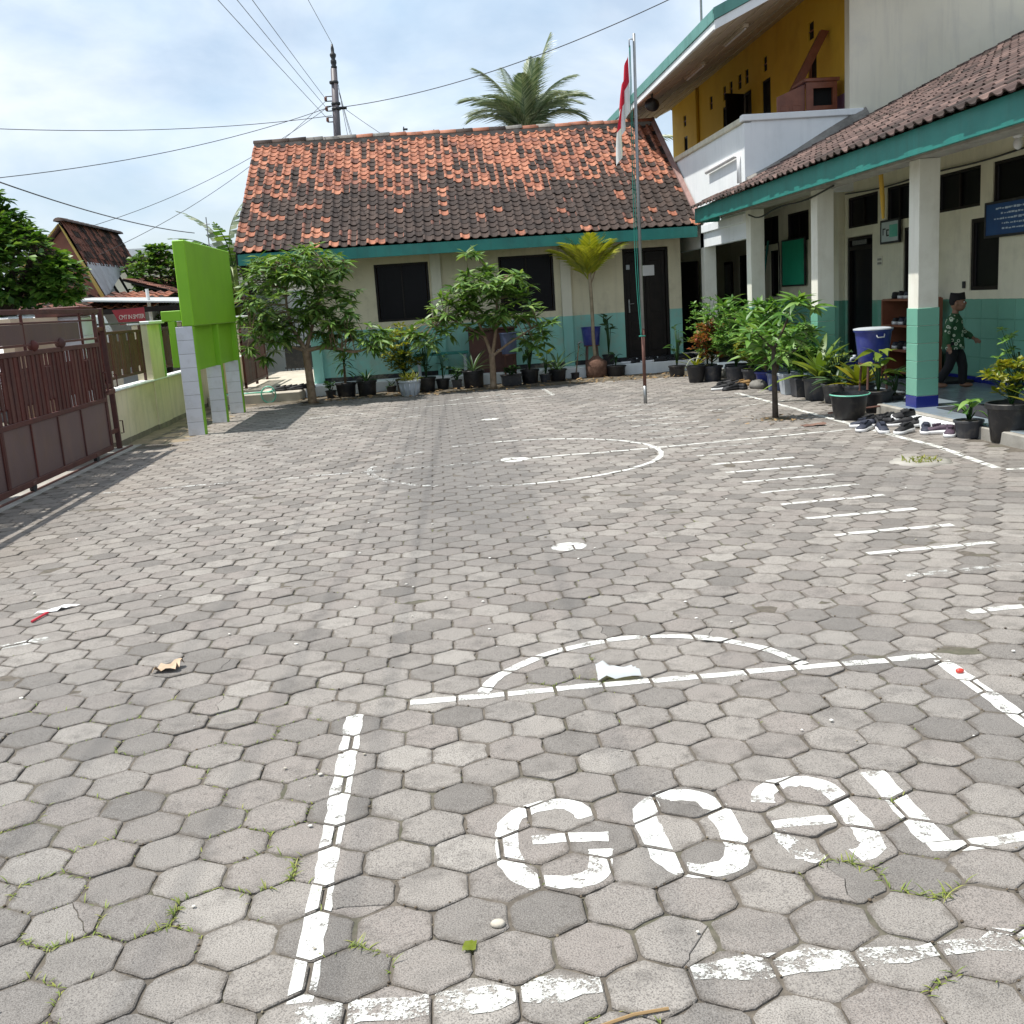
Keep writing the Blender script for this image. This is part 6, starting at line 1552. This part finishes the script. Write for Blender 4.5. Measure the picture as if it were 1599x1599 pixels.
M_SH_K = pmat('black_shoe', [(.008,.008,.010), (.018,.018,.021)], scale=20, rough=.7, isl=.3)
M_SH_N = pmat('navy_shoe', [(.018,.022,.04), (.032,.038,.06)], scale=20, rough=.7)
M_SH_R = pmat('plum_shoe', [(.05,.03,.05), (.08,.05,.075)], scale=20, rough=.7)
M_SH_B = pmat('tan_sandal', [(.26,.15,.05), (.34,.20,.07)], scale=20, rough=.7)
SHOES = {'bw': shoe_meshes(M_SH_K, M_WHITEP), 'nk': shoe_meshes(M_SH_N, M_WHITEP), 'kk': shoe_meshes(M_SH_K, M_SH_K), 'rw': shoe_meshes(M_SH_R, M_WHITEP), 'tan': shoe_meshes(M_SH_B, M_SH_B)}
def shoe(kind, label, x, y, z, rz, group, roll=0, tilt=0):
    t = thing('shoe', label, 'shoe', (x, y, z), rz, group)
    if roll or tilt:
        t.rotation_euler = (tilt, roll, rz)
    t.scale = (1.22, 1.22, 1.22)
    for nm, me in SHOES[kind]: link_mesh(nm, me, t, Matrix.Identity(4), local=True)
    return t
rs_ = random.Random(77)
GR = 'shoes heaped before the porch'
spots = [('nk', 4.36, 10.55, 0, 2.4, 0, 'navy sneaker with pale sole at the left front of the heap near the water bucket'), ('nk', 4.47, 10.35, 0, 2.9, 0, 'navy sneaker with pale sole, foremost of the shoe heap'),
         ('bw', 4.62, 10.18, 0, 2.2, 0, 'black sneaker with white sole lying crosswise in front of the shoe heap'), ('bw', 4.55, 10.95, 0, 2.0, 0, 'black sneaker with white sole right behind the water bucket'),
         ('kk', 4.62, 11.02, 0, 1.5, 0, 'all black shoe farthest back on the left of the heap'), ('kk', 4.72, 11.0, 0, .6, 0, 'all black shoe at the back of the heap by the metal rod'), ('nk', 4.44, 10.78, 0, .9, 0, 'navy sneaker at the left of the heap beside the bucket'),
         ('bw', 4.80, 10.68, 0, 1.35, 0, 'black high sneaker with thick white sole in the middle of the heap'), ('bw', 4.93, 10.55, 0, 1.75, 0, 'black sneaker with white sole leaning at the white porch step'), ('kk', 4.76, 10.86, .03, 2.2, .5, 'all black shoe tipped on its side in the middle of the heap'),
         ('bw', 4.88, 10.9, 0, 2.6, 0, 'black sneaker with white sole at the back right of the heap'), ('kk', 4.6, 10.72, 0, 2.9, 0, 'all black shoe in the left middle of the heap'), ('nk', 4.80, 10.08, 0, 2.7, 0, 'navy sneaker with white sole alone in front of the porch step'),
         ('kk', 4.69, 10.8, .0, .3, 0, 'all black shoe lying crosswise in the centre of the heap'), ('bw', 4.86, 10.75, .07, 1.9, -.4, 'black sneaker with white sole on top of the heap'), ('rw', 4.86, 9.98, 0, 1.2, 0, 'plum sneaker with white sole next to the step end'), ('kk', 4.87, 11.08, .0, 1.0, 0, 'all black shoe closest to the blue column foot')]
for k, x, y, z, rz, ro, lab in spots: shoe(k, lab, x, y, z+.004, rz, GR, ro)
shoe('rw', 'plum and red sneaker lying alone beside the small pot plant', 4.90, 9.78, .004, 2.6, GR)
for kd, x, y, rz, lab in (('bw', 4.30, 15.9, 1.3, 'black shoe with white sole, leftmost of the loose shoes left of the sapling'), ('kk', 4.42, 15.75, 1.9, 'all black shoe, foremost of the loose shoes left of the sapling'), ('bw', 4.52, 15.98, 1.2, 'black shoe with white sole in the middle of the loose shoes left of the sapling'),
                        ('kk', 4.36, 16.12, 2.2, 'all black shoe at the back left of the loose shoes'), ('kk', 4.58, 15.8, .4, 'all black shoe lying crosswise at the right of the loose shoes'), ('kk', 4.56, 16.55, 1.2, 'left one of the black pair lying apart behind the loose shoes'), ('kk', 4.66, 16.42, 1.6, 'right one of the black pair lying apart behind the loose shoes')):
    shoe(kd, lab, x, y, .004, rz, 'shoes left of the sapling')
shoe('tan', 'tan sandal lying between the loose black shoes and the stone', 4.76, 16.3, .004, 1.4, 'shoes left of the sapling')
ORD = ['first', 'second', 'third', 'fourth', 'fifth', 'sixth', 'seventh', 'eighth', 'ninth', 'tenth', 'eleventh']
for k in range(11): shoe('kk' if k % 3 else 'bw', 'black shoe on the plinth before the black door, %s from the areca palm' % ORD[k], 3.72+k*.125, 20.52+rs_.gauss(0, .06), .204, 1.57+rs_.gauss(0, .7), 'shoes at the black door')
for k in range(6): shoe('kk', 'dark shoe on the alley slab, %s from the hose' % ORD[k], -3.0+k*.105, 20.05+rs_.gauss(0, .03)+k*.02, .174, 1.5+rs_.gauss(0, .3), 'shoes on the alley slab')
for zi, z in enumerate((.53, .87, 1.23)):
    for k in range(3): shoe(('bw', 'kk', 'nk')[(zi+k) % 3], ('shoe on the lower shelf of the rack, %s from the column', 'shoe on the middle shelf of the rack, %s from the column', 'shoe on top of the rack, %s from the column')[zi] % ORD[k], 6.64, 14.35+k*.19, z+.002, -1.57+rs_.gauss(0, .15), 'shoes on the rack '+('low', 'middle', 'top')[zi])
mt_ = MB().box(5.35, 6.1, 9.9, 11.0, .1215, .13, .004); setprops(mt_.build('door_mat', pmat('dark_mat', [(.012,.013,.018), (.03,.03,.036)], scale=40, rough=.95, bump=1)), 'dark mat lying on the porch floor right of the near column', 'mat')
sck = MB().box(6.55, 6.95, 13.25, 13.95, .1215, .16, .01); setprops(sck.build('cloth_heap', M_SH_K), 'dark cloth lying at the foot of the porch wall behind the boy', 'cloth')

# ------------------------------------------------------------------ flagpole
fpx, fpy = 2.91, 14.77
fp = thing('flagpole', 'grey steel flagpole standing in the paved yard', 'flagpole', (fpx, fpy, 0))
MB().tube([(fpx, fpy, -.02), (fpx, fpy, .25)], .026, 10).build('foot', M_METAL, fp, True)
MB().tube([(fpx, fpy, .25), (fpx+.004, fpy, 1.05)], .024, 10).build('rusty_section', M_RUSTY, fp, True)
MB().tube([(fpx+.004, fpy, 1.05), (fpx+.015, fpy, 3.0), (fpx+.04, fpy, 4.93)], [.023, .022, .019], 10).build('shaft', M_METAL, fp, True)
MB().tube([(fpx+.02, fpy-.01, 4.86), (fpx-.03, fpy-.01, 4.86), (fpx-.03, fpy-.01, 4.76)], .008, 6).build('pulley', M_METAL, fp, True)
M_ROPE = pmat('green_rope', [(.02,.20,.15), (.03,.26,.20)], rough=.8)
MB().tube(smooth3([(fpx-.03, fpy-.01, 4.78), (fpx-.05, fpy-.02, 3.6), (fpx-.07, fpy-.02, 2.2), (fpx-.06, fpy-.02, 1.5), (fpx-.03, fpy-.02, .95)]), .006, 5).build('halyard', M_ROPE, fp, True)
MB().tube(smooth3([(fpx-.02, fpy-.015, 4.78), (fpx-.03, fpy-.03, 3.2), (fpx-.045, fpy-.03, 1.9), (fpx-.02, fpy-.025, .95)]), .005, 5).build('halyard', M_ROPE, fp, True)
MB().tube([(fpx-.06, fpy-.02, .95), (fpx+.03, fpy-.03, .95)], .01, 5).build('cleat', M_ROPE, fp, True)
flag = thing('national_flag', 'red and white flag hanging limp from the pole', 'flag', (fpx-.06, fpy, 3.3))
def flag_part(zt, zb, col0, col1, name, mat):
    b = MB(); nx, nz = 22, 16; vs = []; fs = []
    for j in range(nz+1):
        v = j/nz
        for i in range(nx+1):
            u = i/nx
            wid = .05+.16*min(1, v*1.3+.15)
            fold_ = math.sin(u*PI*4.2+v*1.2)*(.035+.02*v)
            x = fpx-.03-u*wid*(1-.15*math.sin(v*3))+.012*math.sin(v*7+u*5)
            z = zt+(zb-zt)*v - u*(.50*(1-.25*v)) + .02*math.sin(u*9)
            vs.append((x, fpy-.02+fold_, z))
    for j in range(nz):
        for i in range(nx): a = j*(nx+1)+i; fs.append((a, a+1, a+nx+2, a+nx+1))
    return b.add(vs, fs).build(name, mat, flag, True)
def flag_cloth():
    # cloth hangs from two clips; the colour seam runs with the cloth
    nx, nz = 26, 34; rows = []
    for j in range(nz+1):
        v = j/nz; row = []
        for i in range(nx+1):
            u = i/nx
            top = 4.72-u*.62; bot = 3.95-u*.58+(-.12 if u > .8 else 0)
            wid = .03+.20*(u**.8)
            x = fpx-.035-wid*(.35+.65*math.sin(min(1, v*.9+.25)*PI/2))*(.9)+.035*math.sin(u*PI*5+v*2.0)*(.4+.6*u)
            y = fpy-.02+.06*math.sin(u*PI*5+v*2+1.2)*(.3+.7*u)
            row.append((x, y, top+(bot-top)*v))
        rows.append(row)
    return rows
rows = flag_cloth(); half = 17
for nm, mat, r0_, r1_ in (('red_half', pmat('red_cloth', [(.50,.008,.03), (.62,.014,.045)], rough=.7, transl=.2), 0, half), ('white_half', pmat('white_cloth', [(.74,.74,.76), (.82,.82,.83)], rough=.7, transl=.2), half, 34)):
    b = MB(); vs_ = [p for r in rows[r0_:r1_+1] for p in r]; W_ = 27; fs_ = []
    for j in range(r1_-r0_):
        for i in range(26): a = j*W_+i; fs_.append((a, a+1, a+W_+1, a+W_))
    b.add(vs_, fs_).build(nm, mat, flag, True)

# ------------------------------------------------------------------ the boy on the porch
M_SKIN = pmat('skin', [(.23,.115,.07), (.28,.145,.09)], scale=8, rough=.5)
M_PANTS = pmat('black_trousers', [(.008,.008,.010), (.014,.014,.017)], scale=12, rough=.85)
M_CAP = pmat('black_velvet', [(.006,.005,.006), (.012,.010,.011)], scale=12, rough=.9)
M_SHIRT = pmat('batik_cloth', [(.015,.065,.025), (.03,.11,.04)], scale=9, rough=.8, objpos=True)
_t = M_SHIRT.node_tree; _N = _t.nodes; _L = _t.links
_tc = _N.new('ShaderNodeTexCoord'); _v = _N.new('ShaderNodeTexVoronoi'); _v.inputs['Scale'].default_value = 15
_L.new(_tc.outputs['Object'], _v.inputs['Vector'])
_r = _N.new('ShaderNodeValToRGB'); _e = _r.color_ramp.elements; _e[0].position = 0.0; _e[0].color = (0, 0, 0, 1); _e[1].position = 1; _e[1].color = (0, 0, 0, 1)
for p_, c_ in ((.16, 0), (.20, 1), (.30, 1), (.34, 0)): q_ = _e.new(p_); q_.color = (c_, c_, c_, 1)
_L.new(_v.outputs['Distance'], _r.inputs[0])
_m = _N.new('ShaderNodeMix'); _m.data_type = 'RGBA'; _b = _N['Principled BSDF']; _src = _b.inputs['Base Color'].links[0].from_socket
_L.new(_src, _m.inputs['A']); _m.inputs['B'].default_value = (.72, .78, .62, 1)
_mm = _N.new('ShaderNodeMath'); _mm.operation = 'MULTIPLY'; _mm.inputs[1].default_value = .8; _L.new(_r.outputs[0], _mm.inputs[0]); _L.new(_mm.outputs[0], _m.inputs['Factor']); _L.new(_m.outputs['Result'], _b.inputs['Base Color'])
boy = thing('person', 'child in green patterned shirt, black trousers and black cap striding along the porch', 'person', (6.47, 12.86, .12), rad(-35))
def limb(b, pts, rr, n=12): b.tube(smooth3(pts, 1), lerp_r(rr, len(smooth3(pts, 1))), n); b.ball(pts[0], rr[0], 10, 8); b.ball(pts[-1], rr[-1], 10, 8)
def remesh(o, vox, sm=4):
    r_ = o.modifiers.new('remesh', 'REMESH'); r_.mode = 'VOXEL'; r_.voxel_size = vox; r_.use_smooth_shade = True
    s2_ = o.modifiers.new('smooth', 'SMOOTH'); s2_.factor = .5; s2_.iterations = sm
    return o
bd = MB()
hx, hz = .035, 1.055
bd.ball((hx, 0, hz), (.088, .072, .105), 18, 14); bd.ball((hx+.03, 0, hz-.05), (.06, .056, .055), 14, 10)
bd.ball((hx+.088, 0, hz-.012), (.02, .015, .022), 10, 8); bd.ball((hx+.075, 0, hz-.05), (.018, .028, .012), 10, 8)
for s in (-1, 1):
    bd.ball((hx-.005, s*.074, hz-.01), (.02, .012, .03), 10, 8); bd.ball((hx+.06, s*.04, hz-.025), (.026, .022, .022), 10, 8)
limb(bd, [(.0, 0, .86), (.015, 0, .98)], [.042, .038])
bd.ball((0, 0, .84), (.075, .12, .07), 14, 10); bd.ball((-.005, 0, .70), (.08, .105, .14), 14, 10); bd.ball((-.01, 0, .56), (.085, .11, .09), 14, 10)
# legs: left forward, right back
Lleg = [(-.01, .055, .55), (.10, .06, .32), (.10, .06, .06)]; Rleg = [(-.01, -.055, .55), (-.02, -.06, .31), (-.16, -.06, .09)]
limb(bd, Lleg, [.07, .045, .03]); limb(bd, Rleg, [.07, .045, .03])
bd.ball((.145, .062, .028), (.085, .036, .028), 12, 8); bd.ball((-.13, -.06, .035), (.075, .034, .03), 12, 8)
# arms: the far one swings forward, the near one bends back
La = [(-.005, .115, .86), (.05, .17, .70), (.20, .19, .60)]; Ra = [(-.005, -.115, .86), (-.07, -.17, .70), (-.03, -.19, .54)]
for A_ in (La, Ra):
    limb(bd, A_, [.038, .03, .022])
    h0 = Vector(A_[2]); d_ = (Vector(A_[2])-Vector(A_[1])).normalized(); pc = h0+d_*.04
    bd.ball(pc, (.030, .016, .026), 10, 8)
    sidev = d_.cross(Vector((0, 1, 0))).normalized(); yv = Vector((0, 1, 0))
    for f_, (o_f, ln) in enumerate(((-.018, .040), (-.006, .046), (.006, .043), (.017, .034))):
        q0 = pc+d_*.02+sidev*o_f; q1 = q0+d_*ln*.55+yv*-.004; q2 = q1+d_*ln*.4+yv*-.014*(1 if A_ is Ra else -1)
        bd.tube([q0, q1, q2], [.0075, .007, .0055], 7); bd.ball(q2, .0055, 6, 5)
    t0 = pc-d_*.005-sidev*.022; bd.tube([t0, t0-sidev*.014+d_*.02, t0-sidev*.016+d_*.036], [.009, .008, .006], 7)
body = bd.build('body', M_SKIN, boy, True, local=True); remesh(body, .0055, 3)
fc = MB()
for s in (-1, 1): fc.ball((hx+.080, s*.03, hz+.004), (.009, .014, .009), 10, 8)
fc.build('eyes', M_WHITEP, boy, True, local=True)
fc = MB()
for s in (-1, 1): fc.ball((hx+.087, s*.03, hz+.004), (.005, .007, .007), 8, 6); fc.box(hx+.072, hx+.084, s*.03-.018, s*.03+.018, hz+.022, hz+.028, .002)
fc.build('pupils_and_brows', M_CAP, boy, True, local=True)
ml = MB(); ml.ball((hx+.090, 0, hz-.048), (.006, .02, .006), 10, 6); ml.build('lips', pmat('lip', [(.20,.07,.06), (.24,.09,.075)]), boy, True, local=True)
hr = MB(); hr.ball((hx-.016, 0, hz+.022), (.086, .079, .088), 18, 12); hr.v = [(x, y, max(z, hz-.045 if x < hx-.01 else hz+.03)) for x, y, z in hr.v]
hr.build('hair', M_CAP, boy, True, local=True)
cp_ = MB(); vs_ = []; fs_ = []; n = 24
for (z_, f_) in ((hz+.035, 1.06), (hz+.105, .93), (hz+.115, .86), (hz+.10, .2)):
    for k in range(n):
        a = 2*PI*k/n; vs_.append((hx-.004+.092*f_*math.cos(a), .078*f_*math.sin(a), z_+(.012*math.cos(a)**2 if f_ < 1 else 0)))
for i in range(3):
    for k in range(n): fs_.append((i*n+k, i*n+(k+1) % n, (i+1)*n+(k+1) % n, (i+1)*n+k))
fs_.append(tuple(3*n+k for k in range(n))); cp_.add(vs_, fs_); smooth_angle(cp_.build('cap', M_CAP, boy, local=True, mw=Matrix.Translation((0, 0, 0))), 40)
sh = MB()
sh.ball((0, 0, .845), (.088, .135, .075), 16, 12); sh.ball((-.003, 0, .72), (.10, .125, .16), 16, 12)
sh.tube([(-.005, 0, .86), (-.006, 0, .72), (-.008, 0, .58), (-.01, 0, .485)], [.10, .115, .128, .14], 20)
for A_ in (La, Ra): limb(sh, [A_[0], A_[1], tuple(Vector(A_[1]).lerp(Vector(A_[2]), .72))], [.058, .048, .042])
sh.tube([(.003, 0, .89), (.008, 0, .925)], [.06, .052], 14)
remesh(sh.build('shirt', M_SHIRT, boy, True, local=True), .009, 3)
pt = MB(); pt.ball((-.01, 0, .54), (.098, .122, .09), 14, 10)
limb(pt, [Lleg[0], Lleg[1], (.10, .06, .08)], [.082, .062, .052]); limb(pt, [Rleg[0], Rleg[1], tuple(Vector(Rleg[1]).lerp(Vector(Rleg[2]), .88))], [.082, .062, .052])
remesh(pt.build('trousers', M_PANTS, boy, True, local=True), .009, 3)

# ------------------------------------------------------------------ litter, weeds, grass
def scrap(name, label, cx, cy, pts, mat, seed, h=.02, cat='litter'):
    rg = random.Random(seed); b = MB(); n = 5; top = []
    for j in range(n+1):
        for i in range(n+1):
            u, v = i/n, j/n
            p = [(1-u)*(1-v)*pts[0][k]+u*(1-v)*pts[1][k]+u*v*pts[2][k]+(1-u)*v*pts[3][k] for k in (0, 1)]
            top.append((cx+p[0], cy+p[1], .006+h*abs(noise.noise(Vector((u*2.2+seed, v*2.2, 0))))+.002*rg.random()))
    fs = [(j*(n+1)+i, j*(n+1)+i+1, (j+1)*(n+1)+i+1, (j+1)*(n+1)+i) for j in range(n) for i in range(n)]
    return setprops(b.add(top, fs).build(name, mat, None, True), label, cat)
M_PAPER = pmat('brown_paper', [(.42,.30,.20), (.54,.41,.29)], scale=20, rough=.8)
scrap('paper_scrap', 'crumpled brown paper scrap lying alone on the left pavers', -1.35, 4.72, [(-.06, -.05), (.05, -.055), (.07, .04), (-.04, .045)], M_PAPER, 3, .07)
scrap('paper_scrap', 'white paper wrapper lying near the left edge with a red straw', -2.29, 5.93, [(-.09, -.05), (.03, -.02), (.13, .08), (.02, .06)], M_WHITEP, 4, .03)
rst = MB().tube([(-2.30, 5.88, .012), (-2.33, 5.72, .010)], .007, 6); setprops(rst.build('red_straw', pmat('red_plastic', [(.55,.03,.05), (.62,.05,.07)])), 'short red straw beside the white wrapper', 'litter')
pmb = scrap('plastic_bag', 'small clear white plastic bag on the goal box line', .65, 4.13, [(-.09, -.05), (.09, -.06), (.07, .05), (-.08, .10)], pmat('thin_plastic', [(.62,.66,.72), (.72,.75,.80)], rough=.25, transl=.35), 5, .08)
scrap('brown_rag', 'brown rag lying on the pavers right of the sapling', 4.05, 11.2, [(-.12, -.06), (.13, -.07), (.14, .06), (-.13, .07)], pmat('rag_cloth', [(.14,.08,.06), (.22,.13,.10)], rough=.9), 9, .05, 'rag')
scrap('green_leaf', 'pale green leaf fragment lying below the goal letters', -.034, 2.35, [(-.018, -.02), (.016, -.02), (.02, .015), (-.01, .02)], M_CROTON, 6, .015, 'leaf')
pb_ = MB().ball((.043, 2.43, .008), (.020, .016, .010), 10, 7); setprops(pb_.build('pebble', M_SLAB, None, True), 'flat pale pebble left of the letter G', 'pebble')
rc = MB().ball((1.976, 3.83, .010), (.018, .013, .010), 8, 6); setprops(rc.build('red_wrapper', pmat('red_foil', [(.5,.03,.02), (.6,.06,.04)], rough=.3), None, True), 'tiny red wrapper at the corner of the goal box', 'litter')
tw_ = MB().tube([(.22, 2.0, .008), (.32, 2.03, .01), (.40, 2.04, .008)], .004, 5); setprops(tw_.build('twig', M_DRY), 'thin dry twig at the bottom picture edge', 'twig')
bits = MB(); rg = random.Random(5)
for k in range(260):
    x, y = rg.uniform(-3.6, 4.4), rg.uniform(1.6, 15); s = rg.uniform(.004, .011); b0 = .006
    bits.ball((x, y, b0), (s, s*rg.uniform(.4, 1), s*.4), 6, 4)
bits.build('grit', pmat('grit_bits', [(.55,.52,.46), (.75,.73,.68), (.2,.16,.1)], isl=.9, rough=.8), None, True, kind='stuff', label='small bits of grit and chips strewn over the pavers')
# grass tufts in joints
gv = MB(); rg = random.Random(15)
def tuft(cx, cy, n, spread, hh):
    for k in range(n):
        # snap to the nearest joint line of the lattice: push the blade to a paver edge
        x, y = cx+rg.gauss(0, spread), cy+rg.gauss(0, spread)
        kx = round((y-3.338)/ROW); best = None
        for kk in (kx-1, kx, kx+1):
            yy = 3.338+kk*ROW; i0 = round((x+.1256-(.1 if kk % 2 else 0))/.2); xx = -.1256+(.1 if kk % 2 else 0)+i0*.2
            d2 = (x-xx)**2+(y-yy)**2
            if best is None or d2 < best[0]: best = (d2, xx, yy)
        _, xx, yy = best; a = math.atan2(y-yy, x-xx); sec = (a-PI/2) % (PI/3)-PI/6; R_ = .1/math.cos(sec)
        x, y = xx+R_*math.cos(a), yy+R_*math.sin(a)
        az = rg.random()*6.28; L = hh*rg.uniform(.5, 1.4); d_ = sph(az, rad(rg.uniform(15, 70)))
        v, f = leaf_geo(L, .004, .5, .1); gv.add(v, f, orient((x, y, -.004), d_))
def gnd_px(px_, py_):
    d = fw*1636.84+cr*(px_-799.5)-cu*(py_-799.5); t = -CAM_H/d.z; return d.x*t, d.y*t
for (x, y, n, s, h_) in ((-.567, 2.79, 60, .045, .03), (-.85, 2.62, 60, .04, .03), (-1.12, 2.60, 50, .05, .028), (-1.28, 2.86, 40, .06, .025), (-1.45, 2.72, 40, .06, .025), (-1.15, 3.05, 30, .05, .02), (1.0, 2.52, 50, .03, .035), (1.17, 2.40, 50, .04, .035), (1.05, 1.99, 25, .03, .03), (-.31, 2.36, 40, .03, .03), (.28, 2.0, 16, .03, .02), (.36, 4.12, 30, .04, .02), (.56, 4.12, 20, .04, .02), (.62, 4.35, 12, .03, .02), (-1.5, 3.3, 30, .07, .02), (-1.05, 2.3, 25, .05, .02), (-.75, 3.0, 20, .04, .02), (1.35, 2.1, 18, .04, .02), (1.25, 2.85, 14, .03, .02), (-1.25, 2.3, 20, .05, .02), (1.7, 6.9, 24, .04, .02)):
    tuft(x, y, n, s, h_)
for k in range(170):
    tuft(rg.uniform(-3.4, 4.2), rg.uniform(1.9, 9.0), 3, .02, .012)
for k in range(60):
    tuft(rg.uniform(-2.0, -.5), rg.uniform(2.0, 4.4), 8, .035, .020)
crumbs = MB()
for k in range(900):
    x, y = rg.uniform(-2.6, 2.6), rg.uniform(1.8, 7.5); kx = round((y-3.338)/ROW); best = None
    for kk in (kx-1, kx, kx+1):
        yy = 3.338+kk*ROW; i0 = round((x+.1256-(.1 if kk % 2 else 0))/.2); xx = -.1256+(.1 if kk % 2 else 0)+i0*.2
        if best is None or (x-xx)**2+(y-yy)**2 < best[0]: best = ((x-xx)**2+(y-yy)**2, xx, yy)
    _, xx, yy = best; a = math.atan2(y-yy, x-xx); sec = (a-PI/2) % (PI/3)-PI/6; R_ = .1/math.cos(sec)+rg.gauss(0, .005); s1 = rg.uniform(.002, .006)
    crumbs.ball((xx+R_*math.cos(a), yy+R_*math.sin(a), .0), (s1, s1*rg.uniform(.5, 1.3), s1*.7), 5, 4)
crumbs.build('joint_crumbs', pmat('crumb_soil', [(.05,.038,.026), (.12,.09,.06), (.2,.17,.12)], isl=.9, rough=.95), None, True, kind='stuff', label='dark crumbs of soil gathered in the paver joints')
gv.build('joint_grass', M_GRASS, None, True, kind='stuff', label='grass tufts growing in the paver joints')
wv = MB(); rg = random.Random(16)
for k in range(150):
    a, r_ = rg.random()*6.28, .17*math.sqrt(rg.random()); L = rg.uniform(.02, .06); v, f = leaf_geo(L, .012, .4, .2)
    wv.add(v, f, orient((4.03+r_*math.cos(a), 8.55+r_*math.sin(a), .006), sph(rg.random()*6.28, rad(rg.uniform(10, 80)))))
wv.build('weed_patch', M_CROTON, None, True, kind='stuff', label='weeds growing in the round patched hole')
# fallen leaves on the planting strip
fl_ = Leaves(geos(4, .11, .03, 8, droop=(-.2, .3))); rg = random.Random(18)
for k in range(420): fl_.add(rg, orient((rg.uniform(-2.6, 4.6), 18.6+1.2*rg.random()**1.2, .025), sph(rg.random()*6.28, rg.gauss(0, .15)), roll=rg.gauss(0, .5), s=rg.uniform(.5, 1.1)))
for k in range(60): fl_.add(rg, orient((3.9+rg.gauss(0, .25), 12.0+rg.gauss(0, .25), .016), sph(rg.random()*6.28, rg.gauss(0, .15)), roll=rg.gauss(0, .5), s=rg.uniform(.3, .8)))
o_ = fl_.join('fallen_leaves', M_DRY, None); o_['label'] = 'dry leaves strewn along the planting strip'
